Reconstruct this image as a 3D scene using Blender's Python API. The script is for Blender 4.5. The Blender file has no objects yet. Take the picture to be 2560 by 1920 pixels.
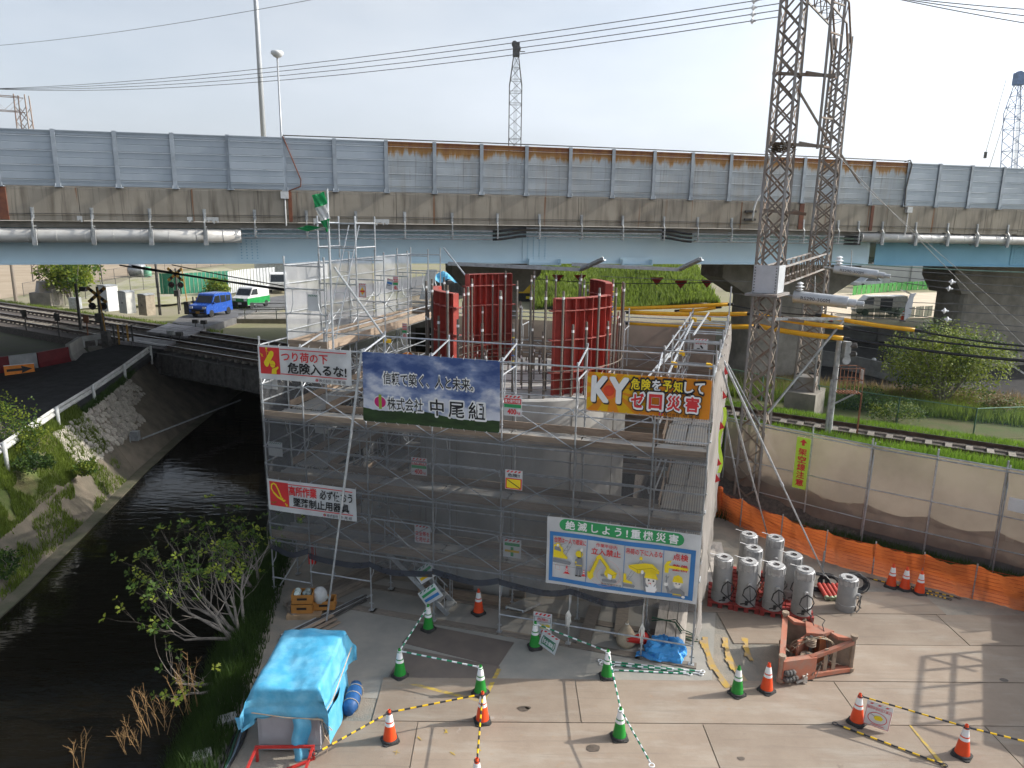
import bpy,math,random
from mathutils import Vector,Matrix
R=math.radians
random.seed(7)
scn=bpy.context.scene
COL=scn.collection
CAM_H,PITCH,ROLL,FOC=10.46,R(12.6),R(0.87),1808.0/2560.0
cam=bpy.data.cameras.new('camera')
cam.sensor_width=36.0
cam.lens=36.0*FOC
cam.clip_end=12000.0
cam.clip_start=0.1
cam_o=bpy.data.objects.new('camera',cam)
COL.objects.link(cam_o)
_up0=Vector((0,math.sin(PITCH),math.cos(PITCH)))
_fw=Vector((0,math.cos(PITCH),-math.sin(PITCH)))
_x0=Vector((1,0,0))
_x=math.cos(ROLL)*_x0+math.sin(ROLL)*_up0
_u=-math.sin(ROLL)*_x0+math.cos(ROLL)*_up0
_b=-_fw
cam_o.matrix_world=Matrix(((_x.x,_u.x,_b.x,0),(_x.y,_u.y,_b.y,0),(_x.z,_u.z,_b.z,CAM_H),(0,0,0,1)))
scn.camera=cam_o
SUN_EL,SUN_AZ=R(32.0),R(81.0)
world=bpy.data.worlds.new('World')
scn.world=world
world.use_nodes=True
wn=world.node_tree
bg=wn.nodes['Background']
sky=wn.nodes.new('ShaderNodeTexSky')
sky.sky_type='NISHITA'
sky.sun_disc=False
sky.sun_elevation=SUN_EL
sky.sun_rotation=SUN_AZ
sky.air_density=1.0
sky.dust_density=4.0
sky.ozone_density=1.2
tc=wn.nodes.new('ShaderNodeTexCoord')
mp=wn.nodes.new('ShaderNodeMapping')
mp.inputs['Scale'].default_value=(1.0,1.0,3.2)
nz=wn.nodes.new('ShaderNodeTexNoise')
nz.inputs['Scale'].default_value=1.6
nz.inputs['Detail'].default_value=5.0
nz.inputs['Roughness'].default_value=0.55
rp=wn.nodes.new('ShaderNodeMapRange')
rp.inputs[1].default_value=0.3
rp.inputs[2].default_value=0.72
rp.inputs[3].default_value=0.25
rp.inputs[4].default_value=0.9
bw=wn.nodes.new('ShaderNodeRGBToBW')
gain=wn.nodes.new('ShaderNodeMix');gain.data_type='RGBA';gain.blend_type='MULTIPLY'
gain.inputs[0].default_value=1.0
gain.inputs[7].default_value=(1.72,1.86,2.04,1)
mx=wn.nodes.new('ShaderNodeMix');mx.data_type='RGBA'
wn.links.new(tc.outputs['Generated'],mp.inputs[0])
wn.links.new(mp.outputs[0],nz.inputs['Vector'])
wn.links.new(nz.outputs[0],rp.inputs[0])
wn.links.new(sky.outputs[0],bw.inputs[0])
wn.links.new(bw.outputs[0],gain.inputs[6])
wn.links.new(rp.outputs[0],mx.inputs[0])
wn.links.new(sky.outputs[0],mx.inputs[6])
wn.links.new(gain.outputs[2],mx.inputs[7])
wn.links.new(mx.outputs[2],bg.inputs[0])
bg.inputs[1].default_value=0.13
sun=bpy.data.lights.new('sun','SUN')
sun.energy=3.9
sun.angle=R(0.55)
sun.color=(1.0,0.94,0.84)
sun_o=bpy.data.objects.new('sun',sun)
COL.objects.link(sun_o)
_sd=Vector((math.sin(SUN_AZ)*math.cos(SUN_EL),math.cos(SUN_AZ)*math.cos(SUN_EL),math.sin(SUN_EL)))
sun_o.rotation_euler=(-_sd).to_track_quat('-Z','Y').to_euler()
sun_o.location=(60,10,60)
vs=scn.view_settings
vs.view_transform='Standard'
vs.look='None'
vs.exposure=0.48
vs.gamma=1.0
vs.use_curve_mapping=False
scn.cycles.max_bounces=6
scn.cycles.transparent_max_bounces=16
scn.cycles.use_denoising=True
scn.cycles.caustics_reflective=False
scn.cycles.caustics_refractive=False
MATS={}
def mat(name,col=(0.5,0.5,0.5),rough=0.6,metal=0.0,var=0.18,scale=3.0,bump=0.0,col2=None,alpha=1.0,stretch=(1,1,1),thr=(0.35,0.65),detail=4.0,trans=0.0,spec=0.4,rnd=0.10,world_space=False,emit=0.0,bscale=None):
 """procedural surface: base colour mottled by noise (towards col2 when given), own tint per object, optional relief and see-through weave"""
 if name in MATS:return MATS[name]
 m=bpy.data.materials.new(name);m.use_nodes=True
 nt=m.node_tree;N=nt.nodes;L=nt.links
 bs=N['Principled BSDF'];out=N['Material Output']
 bs.inputs['Roughness'].default_value=rough
 bs.inputs['Metallic'].default_value=metal
 bs.inputs['Specular IOR Level'].default_value=spec
 tcn=N.new('ShaderNodeTexCoord')
 oi=N.new('ShaderNodeObjectInfo')
 mpn=N.new('ShaderNodeMapping')
 mpn.inputs['Scale'].default_value=stretch
 if world_space:
  ge=N.new('ShaderNodeNewGeometry');L.new(ge.outputs['Position'],mpn.inputs[0])
 else:
  ad=N.new('ShaderNodeVectorMath');ad.operation='ADD'
  ml=N.new('ShaderNodeMath');ml.operation='MULTIPLY';ml.inputs[1].default_value=37.0
  L.new(oi.outputs['Random'],ml.inputs[0]);L.new(ml.outputs[0],ad.inputs[1]);L.new(tcn.outputs['Object'],ad.inputs[0])
  L.new(ad.outputs[0],mpn.inputs[0])
 nzn=N.new('ShaderNodeTexNoise');nzn.inputs['Scale'].default_value=scale;nzn.inputs['Detail'].default_value=detail
 nzn.inputs['Roughness'].default_value=0.62
 L.new(mpn.outputs[0],nzn.inputs['Vector'])
 mr=N.new('ShaderNodeMapRange');mr.inputs[1].default_value=thr[0];mr.inputs[2].default_value=thr[1]
 L.new(nzn.outputs[0],mr.inputs[0])
 mixn=N.new('ShaderNodeMix');mixn.data_type='RGBA'
 c2=col2 if col2 else tuple(c*(1-var)for c in col)
 c1=col if col2 else tuple(min(1,c*(1+var))for c in col)
 mixn.inputs[6].default_value=(*c1,1);mixn.inputs[7].default_value=(*c2,1)
 L.new(mr.outputs[0],mixn.inputs[0])
 hs=N.new('ShaderNodeHueSaturation')
 mv=N.new('ShaderNodeMapRange');mv.inputs[3].default_value=1-rnd;mv.inputs[4].default_value=1+rnd
 L.new(oi.outputs['Random'],mv.inputs[0]);L.new(mv.outputs[0],hs.inputs['Value']);L.new(mixn.outputs[2],hs.inputs['Color'])
 L.new(hs.outputs[0],bs.inputs['Base Color'])
 rr=N.new('ShaderNodeMapRange');rr.inputs[3].default_value=max(0.02,rough-0.1);rr.inputs[4].default_value=min(1,rough+0.12)
 L.new(nzn.outputs[0],rr.inputs[0]);L.new(rr.outputs[0],bs.inputs['Roughness'])
 if bump:
  b2=N.new('ShaderNodeTexNoise');b2.inputs['Scale'].default_value=bscale or scale*6;b2.inputs['Detail'].default_value=3
  L.new(mpn.outputs[0],b2.inputs['Vector'])
  bn=N.new('ShaderNodeBump');bn.inputs['Strength'].default_value=bump;bn.inputs['Distance'].default_value=0.03
  L.new(b2.outputs[0],bn.inputs['Height']);L.new(bn.outputs[0],bs.inputs['Normal'])
 sh=bs.outputs[0]
 if trans>0:
  tl=N.new('ShaderNodeBsdfTranslucent');L.new(hs.outputs[0],tl.inputs[0])
  ms=N.new('ShaderNodeMixShader');ms.inputs[0].default_value=trans
  L.new(sh,ms.inputs[1]);L.new(tl.outputs[0],ms.inputs[2]);sh=ms.outputs[0]
 if alpha<1:
  tp=N.new('ShaderNodeBsdfTransparent')
  ms=N.new('ShaderNodeMixShader');ms.inputs[0].default_value=alpha
  L.new(tp.outputs[0],ms.inputs[1]);L.new(sh,ms.inputs[2]);sh=ms.outputs[0]
 if sh is not bs.outputs[0]:L.new(sh,out.inputs[0])
 MATS[name]=m
 return m
class MB:
 def __init__(s):s.v=[];s.f=[];s.m=[];s.k=0
 def add(s,vs,fs):
  b=len(s.v);s.v+=[tuple(p)for p in vs]
  s.f+=[tuple(i+b for i in f)for f in fs];s.m+=[s.k]*len(fs);return s
 def box(s,c,d,M=None):
  x,y,z=d[0]/2,d[1]/2,d[2]/2
  P=[Vector((i*x,j*y,k*z))for i in(-1,1)for j in(-1,1)for k in(-1,1)]
  if M is not None:P=[M@p for p in P]
  c=Vector(c)
  return s.add([p+c for p in P],[(0,1,3,2),(4,6,7,5),(0,4,5,1),(2,3,7,6),(0,2,6,4),(1,5,7,3)])
 def b2(s,a,b):
  return s.box([(a[i]+b[i])/2 for i in range(3)],[abs(b[i]-a[i])for i in range(3)])
 def tube(s,a,b,r,n=6,r2=None,cap=True):
  a=Vector(a);b=Vector(b);d=(b-a)
  if d.length<1e-6:return s
  d.normalize()
  x=d.orthogonal().normalized();y=d.cross(x);r2=r if r2 is None else r2
  vs=[]
  for q,rr in((a,r),(b,r2)):
   for i in range(n):
    t=2*math.pi*i/n;vs.append(q+(x*math.cos(t)+y*math.sin(t))*rr)
  fs=[(i,(i+1)%n,n+(i+1)%n,n+i)for i in range(n)]
  if cap:fs+=[tuple(range(n-1,-1,-1)),tuple(range(n,2*n))]
  return s.add(vs,fs)
 def bar(s,a,b,w,h,up=(0,0,1)):
  a=Vector(a);b=Vector(b);d=(b-a);L=d.length;d.normalize();up=Vector(up)
  if abs(d.dot(up))>.99:up=Vector((1,0,0))
  x=d.cross(up).normalized();z=x.cross(d)
  M=Matrix((x,d,z)).transposed()
  return s.box((a+b)/2,(w,L,h),M)
 def path(s,pts,r,n=5,closed=False):
  pts=[Vector(p)for p in pts];m=len(pts);vs=[];pr=None
  for i,p in enumerate(pts):
   if closed:d=pts[(i+1)%m]-pts[i-1]
   else:d=pts[min(i+1,m-1)]-pts[max(i-1,0)]
   d.normalize()
   if pr is None:x=d.orthogonal().normalized()
   else:
    x=pr-d*pr.dot(d)
    x=x.normalized()if x.length>1e-5 else d.orthogonal().normalized()
   pr=x;y=d.cross(x)
   rr=r[i]if isinstance(r,(list,tuple))else r
   for k in range(n):
    t=2*math.pi*k/n;vs.append(p+(x*math.cos(t)+y*math.sin(t))*rr)
  fs=[]
  for i in range(m if closed else m-1):
   j=(i+1)%m
   for k in range(n):fs.append((i*n+k,i*n+(k+1)%n,j*n+(k+1)%n,j*n+k))
  if not closed:fs+=[tuple(range(n-1,-1,-1)),tuple(range((m-1)*n,m*n))]
  return s.add(vs,fs)
 def lathe(s,prof,c=(0,0,0),n=16,M=None,cap=True):
  c=Vector(c);vs=[]
  for r,z in prof:
   for i in range(n):
    t=2*math.pi*i/n;p=Vector((r*math.cos(t),r*math.sin(t),z))
    vs.append((M@p if M is not None else p)+c)
  m=len(prof);fs=[]
  for j in range(m-1):
   for i in range(n):fs.append((j*n+i,j*n+(i+1)%n,(j+1)*n+(i+1)%n,(j+1)*n+i))
  if cap:fs+=[tuple(range(n-1,-1,-1)),tuple(range((m-1)*n,m*n))]
  return s.add(vs,fs)
 def prism(s,poly,a,b,f=None):
  """polygon (p,q) extruded between heights a and b; f maps (p,q,h) to a point"""
  f=f or(lambda p,q,h:(p,q,h));n=len(poly)
  vs=[f(p,q,a)for p,q in poly]+[f(p,q,b)for p,q in poly]
  fs=[(i,(i+1)%n,n+(i+1)%n,n+i)for i in range(n)]+[tuple(range(n-1,-1,-1)),tuple(range(n,2*n))]
  return s.add(vs,fs)
 def grid(s,fn,nu,nv):
  vs=[fn(i/nu,j/nv)for j in range(nv+1)for i in range(nu+1)]
  fs=[(j*(nu+1)+i,j*(nu+1)+i+1,(j+1)*(nu+1)+i+1,(j+1)*(nu+1)+i)for j in range(nv)for i in range(nu)]
  return s.add(vs,fs)
 def sphere(s,c,r,n=8,m=6,sq=(1,1,1)):
  return s.lathe([(max(1e-3,math.sin(math.pi*j/m))*r,-math.cos(math.pi*j/m)*r*sq[2])for j in range(m+1)],c,n,cap=False)
 def mesh(s,name,mats,smooth=False):
  me=bpy.data.meshes.new(name);me.from_pydata(s.v,[],s.f)
  for mm in(mats if isinstance(mats,(list,tuple))else[mats]):me.materials.append(mm)
  if s.k or any(s.m):me.polygons.foreach_set('material_index',s.m)
  if smooth:me.polygons.foreach_set('use_smooth',[True]*len(me.polygons))
  me.update();return me
 def obj(s,name,mats,parent=None,smooth=False,loc=None,rz=0.0,auto=None):
  me=s.mesh(name,mats,smooth)
  if auto:me.set_sharp_from_angle(angle=R(auto))
  return put(name,me,parent,loc,rz)
def put(name,data,parent=None,loc=None,rz=0.0,rot=None,scale=None):
 o=bpy.data.objects.new(name,data);COL.objects.link(o);o.parent=parent
 if loc is not None:o.location=loc
 if rot is not None:o.rotation_euler=rot
 elif rz:o.rotation_euler=(0,0,rz)
 if scale is not None:o.scale=scale if isinstance(scale,(tuple,list))else(scale,)*3
 return o
def empty(name,loc=(0,0,0),rz=0.0,rot=None):
 o=put(name,None,None,loc,rz,rot);o.empty_display_size=0.2;return o
def tag(o,label,cat,group=None):
 o['label']=label;o['category']=cat
 if group:o['group']=group
 return o
def struct(o):o['kind']='structure';return o
def stuff(o,label=None,cat=None):
 o['kind']='stuff'
 if label:o['label']=label;o['category']=cat
 return o
def copy_tree(o,parent=None):
 c=o.copy();COL.objects.link(c);c.parent=parent
 for ch in o.children:copy_tree(ch,c)
 return c
def lerp(a,b,t):return tuple(a[i]+(b[i]-a[i])*t for i in range(len(a)))
def frame_M(x,y,z):return Matrix((Vector(x),Vector(y),Vector(z))).transposed()
def sag(a,b,d,n=14):
 return[(*[a[i]+(b[i]-a[i])*t for i in(0,1)],a[2]+(b[2]-a[2])*t-4*d*t*(1-t))for t in[k/n for k in range(n+1)]]
galv=mat('galvanised tube',(0.42,0.44,0.46),0.42,0.55,0.2,6,rnd=.16)
galv_dull=mat('weathered galvanised steel',(0.36,0.37,0.37),0.55,0.35,0.25,5,rnd=.15)
steel_dark=mat('dark weathered steel',(0.10,0.095,0.09),0.7,0.3,0.3,4)
white_paint=mat('white paint',(0.72,0.73,0.73),0.45,0,0.08,5,col2=(0.55,0.55,0.54))
black_rub=mat('black rubber',(0.025,0.025,0.027),0.75,0,0.3,8)
wood=mat('scaffold timber',(0.33,0.255,0.19),0.8,0,.25,3,stretch=(1,8,8),col2=(0.23,0.175,0.13),rnd=.2)
wood_old=mat('grey weathered timber',(0.25,0.21,0.17),0.9,0,.25,4,stretch=(1,9,9),col2=(0.16,0.14,0.12),rnd=.2)
yellow_p=mat('yellow paint',(0.75,0.48,0.03),0.5,0,.12,6)

# ================================================================ ground, canal, roads
ZW,ZT=-0.8,3.0
TA=R(31.5);TD=Vector((math.cos(TA),-math.sin(TA),0));TN=Vector((math.sin(TA),math.cos(TA),0))
def TP(s,n,z=0.0):return TD*s+TN*n+Vector((0,0,z))
def sheet(name,polys,m,z=None,kind='structure'):
 b=MB()
 for p in polys:
  b.add([(*q[:2],q[2]if len(q)>2 else z)for q in p],[tuple(range(len(p)))])
 o=b.obj(name,m);o['kind']=kind;return o
dirt=mat('dusty site ground',(0.30,0.26,0.21),0.95,0,.2,1.3,bump=.5,col2=(0.21,0.20,0.175),world_space=True,bscale=22)
soil=mat('dry bare soil',(0.40,0.32,0.23),0.95,0,.15,.35,bump=.4,world_space=True,bscale=6,col2=(0.33,0.26,0.18))
asphalt=mat('asphalt',(0.030,0.030,0.032),0.85,0,.25,2.2,bump=.25,world_space=True,bscale=40)  # dark copy for roads in the viaduct's shadow; shade put into colour
grass_m=mat('grass ground',(0.075,0.105,0.025),0.95,0,.3,.9,bump=.8,world_space=True,bscale=14,col2=(0.12,0.105,0.05))
conc=mat('weathered concrete',(0.30,0.275,0.235),0.88,0,.2,1.4,bump=.15,col2=(0.19,0.175,0.15))
conc_pale=mat('pale concrete',(0.42,0.41,0.385),0.85,0,.12,1.5,bump=.12,col2=(0.33,0.32,0.30))
revet=mat('mossy revetment concrete',(0.185,0.155,0.12),0.9,0,.2,1.2,bump=.4,col2=(0.11,0.10,0.075),world_space=True)
ballast_m=mat('track ballast',(0.12,0.10,0.085),0.95,0,.4,9,bump=1.0,world_space=True,bscale=26,col2=(0.06,0.05,0.045))
RB=[(-5.2,-10),(-5.7,4),(-6.0,9),(-6.25,13),(-6.9,17),(-7.5,20.5),(-8.0,25),(-9.0,31),(-11.6,46),(-9,66),(2,110)]
RW=[(-6.9,-10),(-7.4,4),(-7.7,9),(-7.9,13),(-8.2,17),(-8.5,20.5),(-9.0,25),(-10,31),(-12.8,46),(-10.5,66),(0,110)]
LW=[(-13.2,-10),(-13.6,4),(-14.0,10),(-14.6,15),(-15.1,20),(-15.9,25),(-16.9,31),(-17.6,36.5),(-18.4,46),(-16.5,66),(-6,110)]
LB=[(-15.6,-10),(-15.9,4),(-16.3,10),(-16.8,15),(-17.2,20),(-18.0,25),(-19.2,31.5),(-20.4,37),(-23.0,46),(-20,66),(-10,110)]
LBZ=[1.7,1.7,1.7,1.75,1.8,1.9,1.95,2.1,2.5,2.3,2.2]
RBZ=[0,0,0,0,0,0,0.1,0.6,1.6,2.2,2.2]
water_m=bpy.data.materials.new('dark canal water');water_m.use_nodes=True
_n=water_m.node_tree;_b=_n.nodes['Principled BSDF']
_b.inputs['Base Color'].default_value=(0.006,0.005,0.003,1);_b.inputs['Roughness'].default_value=0.06
_b.inputs['IOR'].default_value=1.33;_b.inputs['Specular IOR Level'].default_value=.32
_t=_n.nodes.new('ShaderNodeTexNoise');_t.inputs['Scale'].default_value=1.0;_t.inputs['Detail'].default_value=3
_g=_n.nodes.new('ShaderNodeNewGeometry');_mp=_n.nodes.new('ShaderNodeMapping');_mp.inputs['Scale'].default_value=(1.0,3.2,1)
_bp=_n.nodes.new('ShaderNodeBump');_bp.inputs['Strength'].default_value=0.22;_bp.inputs['Distance'].default_value=0.06
_n.links.new(_g.outputs['Position'],_mp.inputs[0]);_n.links.new(_mp.outputs[0],_t.inputs['Vector'])
_n.links.new(_t.outputs[0],_bp.inputs['Height']);_n.links.new(_bp.outputs[0],_b.inputs['Normal'])
b=MB();b.grid(lambda u,v:(-30+40*u,-12+125*v,ZW),8,16);struct(b.obj('canal_water',water_m))
b=MB()
for i in range(len(LW)-1):
 b.add([(*LW[i],-2.2),(*LW[i+1],-2.2),(*RW[i+1],-2.2),(*RW[i],-2.2)],[(0,1,2,3)])
struct(b.obj('canal_bed',mat('canal mud',(0.05,0.045,0.03),.9)))
def lb_pt(i,t):
 if i>=len(LB):i=len(LB)-1
 x=LB[i][0]+(LW[i][0]-LB[i][0])*t;y=LB[i][1]+(LW[i][1]-LB[i][1])*t
 z=LBZ[i]+(ZW-LBZ[i])*t
 return(x,y,z)
def bank(name,tz,m,rng,nsub=6):
 b=MB()
 for i in range(*rng):
  for k in range(nsub):
   for t0,t1 in zip(tz,tz[1:]):
    def q(tt,kk):
     A,B=lb_pt(i,tt),lb_pt(i+1,tt);w=kk/nsub
     j=0.05*math.sin(3.1*(i+w)*2+tt*5)
     return(A[0]+(B[0]-A[0])*w+j*.5,A[1]+(B[1]-A[1])*w,A[2]+(B[2]-A[2])*w+j)
    b.add([q(t0,k),q(t0,k+1),q(t1,k+1),q(t1,k)],[(0,1,2,3)])
 return struct(b.obj(name,m))
bank('grass_bank',[0,.25,.5],grass_m,(0,6))
bank('stone_revetment',[.5,.75,1.0],revet,(0,6))
bank('concrete_revetment',[0,.3,.6,1.0],revet,(6,10))
b=MB()
for i in range(len(LW)-1):
 b.add([(*LW[i],ZW+.06),(*LW[i+1],ZW+.06),(LW[i+1][0]+.45,LW[i+1][1],ZW+.05),(LW[i][0]+.45,LW[i][1],ZW+.05),(LW[i][0]+.45,LW[i][1],-2.2),(LW[i+1][0]+.45,LW[i+1][1],-2.2)],[(0,1,2,3),(3,2,5,4)])
struct(b.obj('canal_kerb',mat('mossy kerb',(.13,.115,.085),.9,0,.3,1.2,bump=.4,world_space=True,col2=(.07,.075,.045))))
b=MB()
for i in range(len(RB)-1):
 for k in range(4):
  def q(w,t):
   x=RB[i][0]+(RB[i+1][0]-RB[i][0])*w;y=RB[i][1]+(RB[i+1][1]-RB[i][1])*w
   x2=RW[i][0]+(RW[i+1][0]-RW[i][0])*w;zt=RBZ[i]+(RBZ[i+1]-RBZ[i])*w
   return(x+(x2-x)*t,y,zt+(-2.2-zt)*t)
  b.add([q(k/4,0),q(k/4+.25,0),q(k/4+.25,1),q(k/4,1)],[(3,2,1,0)])
struct(b.obj('right_bank',mat('weedy bank soil',(0.09,0.10,0.035),.95,0,.3,1.2,bump=.8,world_space=True,col2=(0.13,0.10,0.06))))
yard=[(-5.2,-10),(-5.7,4),(-6.0,9),(-6.25,13),(-6.9,17),(-7.5,20.5),(-8.0,25),(-8.6,29)]
E1,E2=TP(-20,24.9),TP(60,24.9)
yard_poly=yard+[tuple(TP(-21.5,25.2)[:2]),tuple(TP(60,25.2)[:2]),(60,-10)]
sheet('yard',[yard_poly],dirt,0.0)
far_g=mat('far ground',(0.24,0.21,0.15),.95,0,.25,.12,bump=.3,world_space=True,col2=(0.20,0.20,0.10),bscale=3)
P0,P1=TP(-80,33,0),TP(90,33,0)
sheet('ground',[[(*TP(-27.5,33)[:2],2.2),(-24.6,46.2,2.45),(-20,66,2.3),(-10,110,2.2),(0,150,2.2),(-900,6000,2.2),(-6000,6000,2.2),(-6000,-1000,2.2),(-300,-1000,2.2),(*TP(-400,33)[:2],2.2)],[(*TP(-11.2,33)[:2],2.0),(-9,66,2.2),(2,110,2.2),(0,150,2.2),(-900,6000,2.2),(6000,6000,2.2),(6000,-1000,2.2),(*TP(400,33)[:2],2.2)]],far_g)
b=MB();VL=[(-150,-10),(-150,4),(-150,10),(-150,15),(-150,20),(-150,25),(-150,40),(-150,60),(-150,100)]
for i in range(8):b.add([(*LB[i],LBZ[i]-.01),(*LB[i+1],LBZ[i+1]-.01),(*VL[i+1],1.8),(*VL[i],1.8)],[(0,1,2,3)])
struct(b.obj('left_verge',mat('dark verge soil',(0.05,0.045,0.03),.95,0,.3,.8,bump=.6,world_space=True,col2=(0.06,0.07,0.03))))
def strip(name,A,B,m,depth=0.0):
 b=MB()
 for i in range(len(A)-1):
  b.add([A[i],A[i+1],B[i+1],B[i]],[(3,2,1,0)])
  if depth:
   for Q in(A,B):b.add([Q[i],Q[i+1],(*Q[i+1][:2],Q[i+1][2]-depth),(*Q[i][:2],Q[i][2]-depth)],[(0,1,2,3)])
 return struct(b.obj(name,m))
strip('left_road',[(-21.1,43.6,2.9),(-20.75,38.5,2.34),(-19.75,33,2.08),(-18.5,26,1.99),(-17.75,20,1.92),(-17.2,8,1.86)],[(-23.6,44.7,2.9),(-25.9,41,2.42),(-28.5,36.5,2.14),(-38,28,2.0),(-45,20,1.92),(-45,8,1.86)],asphalt,.3)
strip('far_road',[(-21.6,50,2.92),(-21.7,55,2.88),(-21.8,61,2.8),(-20,70,2.65),(-13,90,2.4),(0,130,2.3)],[(-24.9,52.5,2.92),(-26,56,2.88),(-26.3,62,2.8),(-25.5,72,2.65),(-19,93,2.4),(-7,133,2.3)],mat('sunlit tone asphalt',(0.12,0.12,0.122),.85,0,.2,1,bump=.2,world_space=True),1.0)  # paler copy of the asphalt, with sunlight put into its colour

# ================================================================ expressway viaduct and noise barrier
VD=Vector((.9731,.23,0));VN=Vector((.23,-.9731,0));VO=Vector((0,32.35,0))
def VZ(s):return-1.9e-4*(s-1.5)**2+0.02
def VP(s,off,z):return VO+VD*s-VN*off+Vector((0,0,z+VZ(s)))
VM=frame_M(VD,-VN,(0,0,1))
VRZ=math.atan2(VD.y,VD.x)
v_conc=bpy.data.materials.new('streaked parapet concrete');v_conc.use_nodes=True
def streak_mat(m,base,dark,rust,rust_amt):
 nt=m.node_tree;N=nt.nodes;L=nt.links;bs=N['Principled BSDF'];bs.inputs['Roughness'].default_value=.9
 bs.inputs['Specular IOR Level'].default_value=.25
 ge=N.new('ShaderNodeNewGeometry')
 dt=N.new('ShaderNodeVectorMath');dt.operation='DOT_PRODUCT';dt.inputs[1].default_value=VD
 L.new(ge.outputs['Position'],dt.inputs[0])
 sp=N.new('ShaderNodeSeparateXYZ');L.new(ge.outputs['Position'],sp.inputs[0])
 def cmb(kx,kz,off=0):
  c=N.new('ShaderNodeCombineXYZ')
  a=N.new('ShaderNodeMath');a.operation='MULTIPLY';a.inputs[1].default_value=kx;L.new(dt.outputs['Value'],a.inputs[0]);L.new(a.outputs[0],c.inputs[0])
  d=N.new('ShaderNodeMath');d.operation='MULTIPLY';d.inputs[1].default_value=kz;L.new(sp.outputs['Z'],d.inputs[0]);L.new(d.outputs[0],c.inputs[1])
  c.inputs[2].default_value=off
  return c.outputs[0]
 def noise(vec,lo,hi,det=4,sc=1.0):
  n=N.new('ShaderNodeTexNoise');n.inputs['Scale'].default_value=sc;n.inputs['Detail'].default_value=det;L.new(vec,n.inputs['Vector'])
  r=N.new('ShaderNodeMapRange');r.inputs[1].default_value=lo;r.inputs[2].default_value=hi;L.new(n.outputs[0],r.inputs[0]);return r.outputs[0]
 def mix(f,a,b):
  x=N.new('ShaderNodeMix');x.data_type='RGBA';L.new(f,x.inputs[0])
  for i,q in((6,a),(7,b)):
   if isinstance(q,tuple):x.inputs[i].default_value=(*q,1)
   else:L.new(q,x.inputs[i])
  return x.outputs[2]
 c=mix(noise(cmb(.9,.9),.35,.65),base,tuple(q*.8 for q in base))
 c=mix(noise(cmb(2.4,.35,3),.5,.72),c,dark)
 c=mix(noise(cmb(9,.5,7),.55,.8),c,tuple(q*.75 for q in dark))
 rs=noise(cmb(4.5,.12,11),.66,.72)
 ml=N.new('ShaderNodeMath');ml.operation='MULTIPLY';ml.inputs[1].default_value=rust_amt;L.new(rs,ml.inputs[0])
 c=mix(ml.outputs[0],c,rust)
 L.new(c,bs.inputs['Base Color'])
 n=N.new('ShaderNodeTexNoise');n.inputs['Scale'].default_value=14;L.new(ge.outputs['Position'],n.inputs['Vector'])
 bp=N.new('ShaderNodeBump');bp.inputs['Strength'].default_value=.12;bp.inputs['Distance'].default_value=.02;L.new(n.outputs[0],bp.inputs['Height']);L.new(bp.outputs[0],bs.inputs['Normal'])
streak_mat(v_conc,(0.36,0.32,0.26),(0.17,0.145,0.115),(0.22,0.085,0.03),.8)
MATS['streaked parapet concrete']=v_conc
gird=mat('pale blue girder paint',(0.60,0.76,0.84),.5,0,.06,.6,col2=(0.55,0.71,0.80),rnd=.03)
gird2=mat('blue girder paint',(0.22,0.47,0.62),.5,0,.08,.6,col2=(0.19,0.42,0.56),rnd=.03)
panel_m=mat('galvanised barrier panel',(0.42,0.47,0.52),.5,.15,.1,.7,stretch=(1,1,.5),col2=(0.36,0.41,0.46),rnd=.06)
panel_r=bpy.data.materials.new('rust streaked barrier panel');panel_r.use_nodes=True
streak_mat(panel_r,(0.43,0.47,0.50),(0.38,0.39,0.39),(0.30,0.12,0.03),.25)
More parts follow.
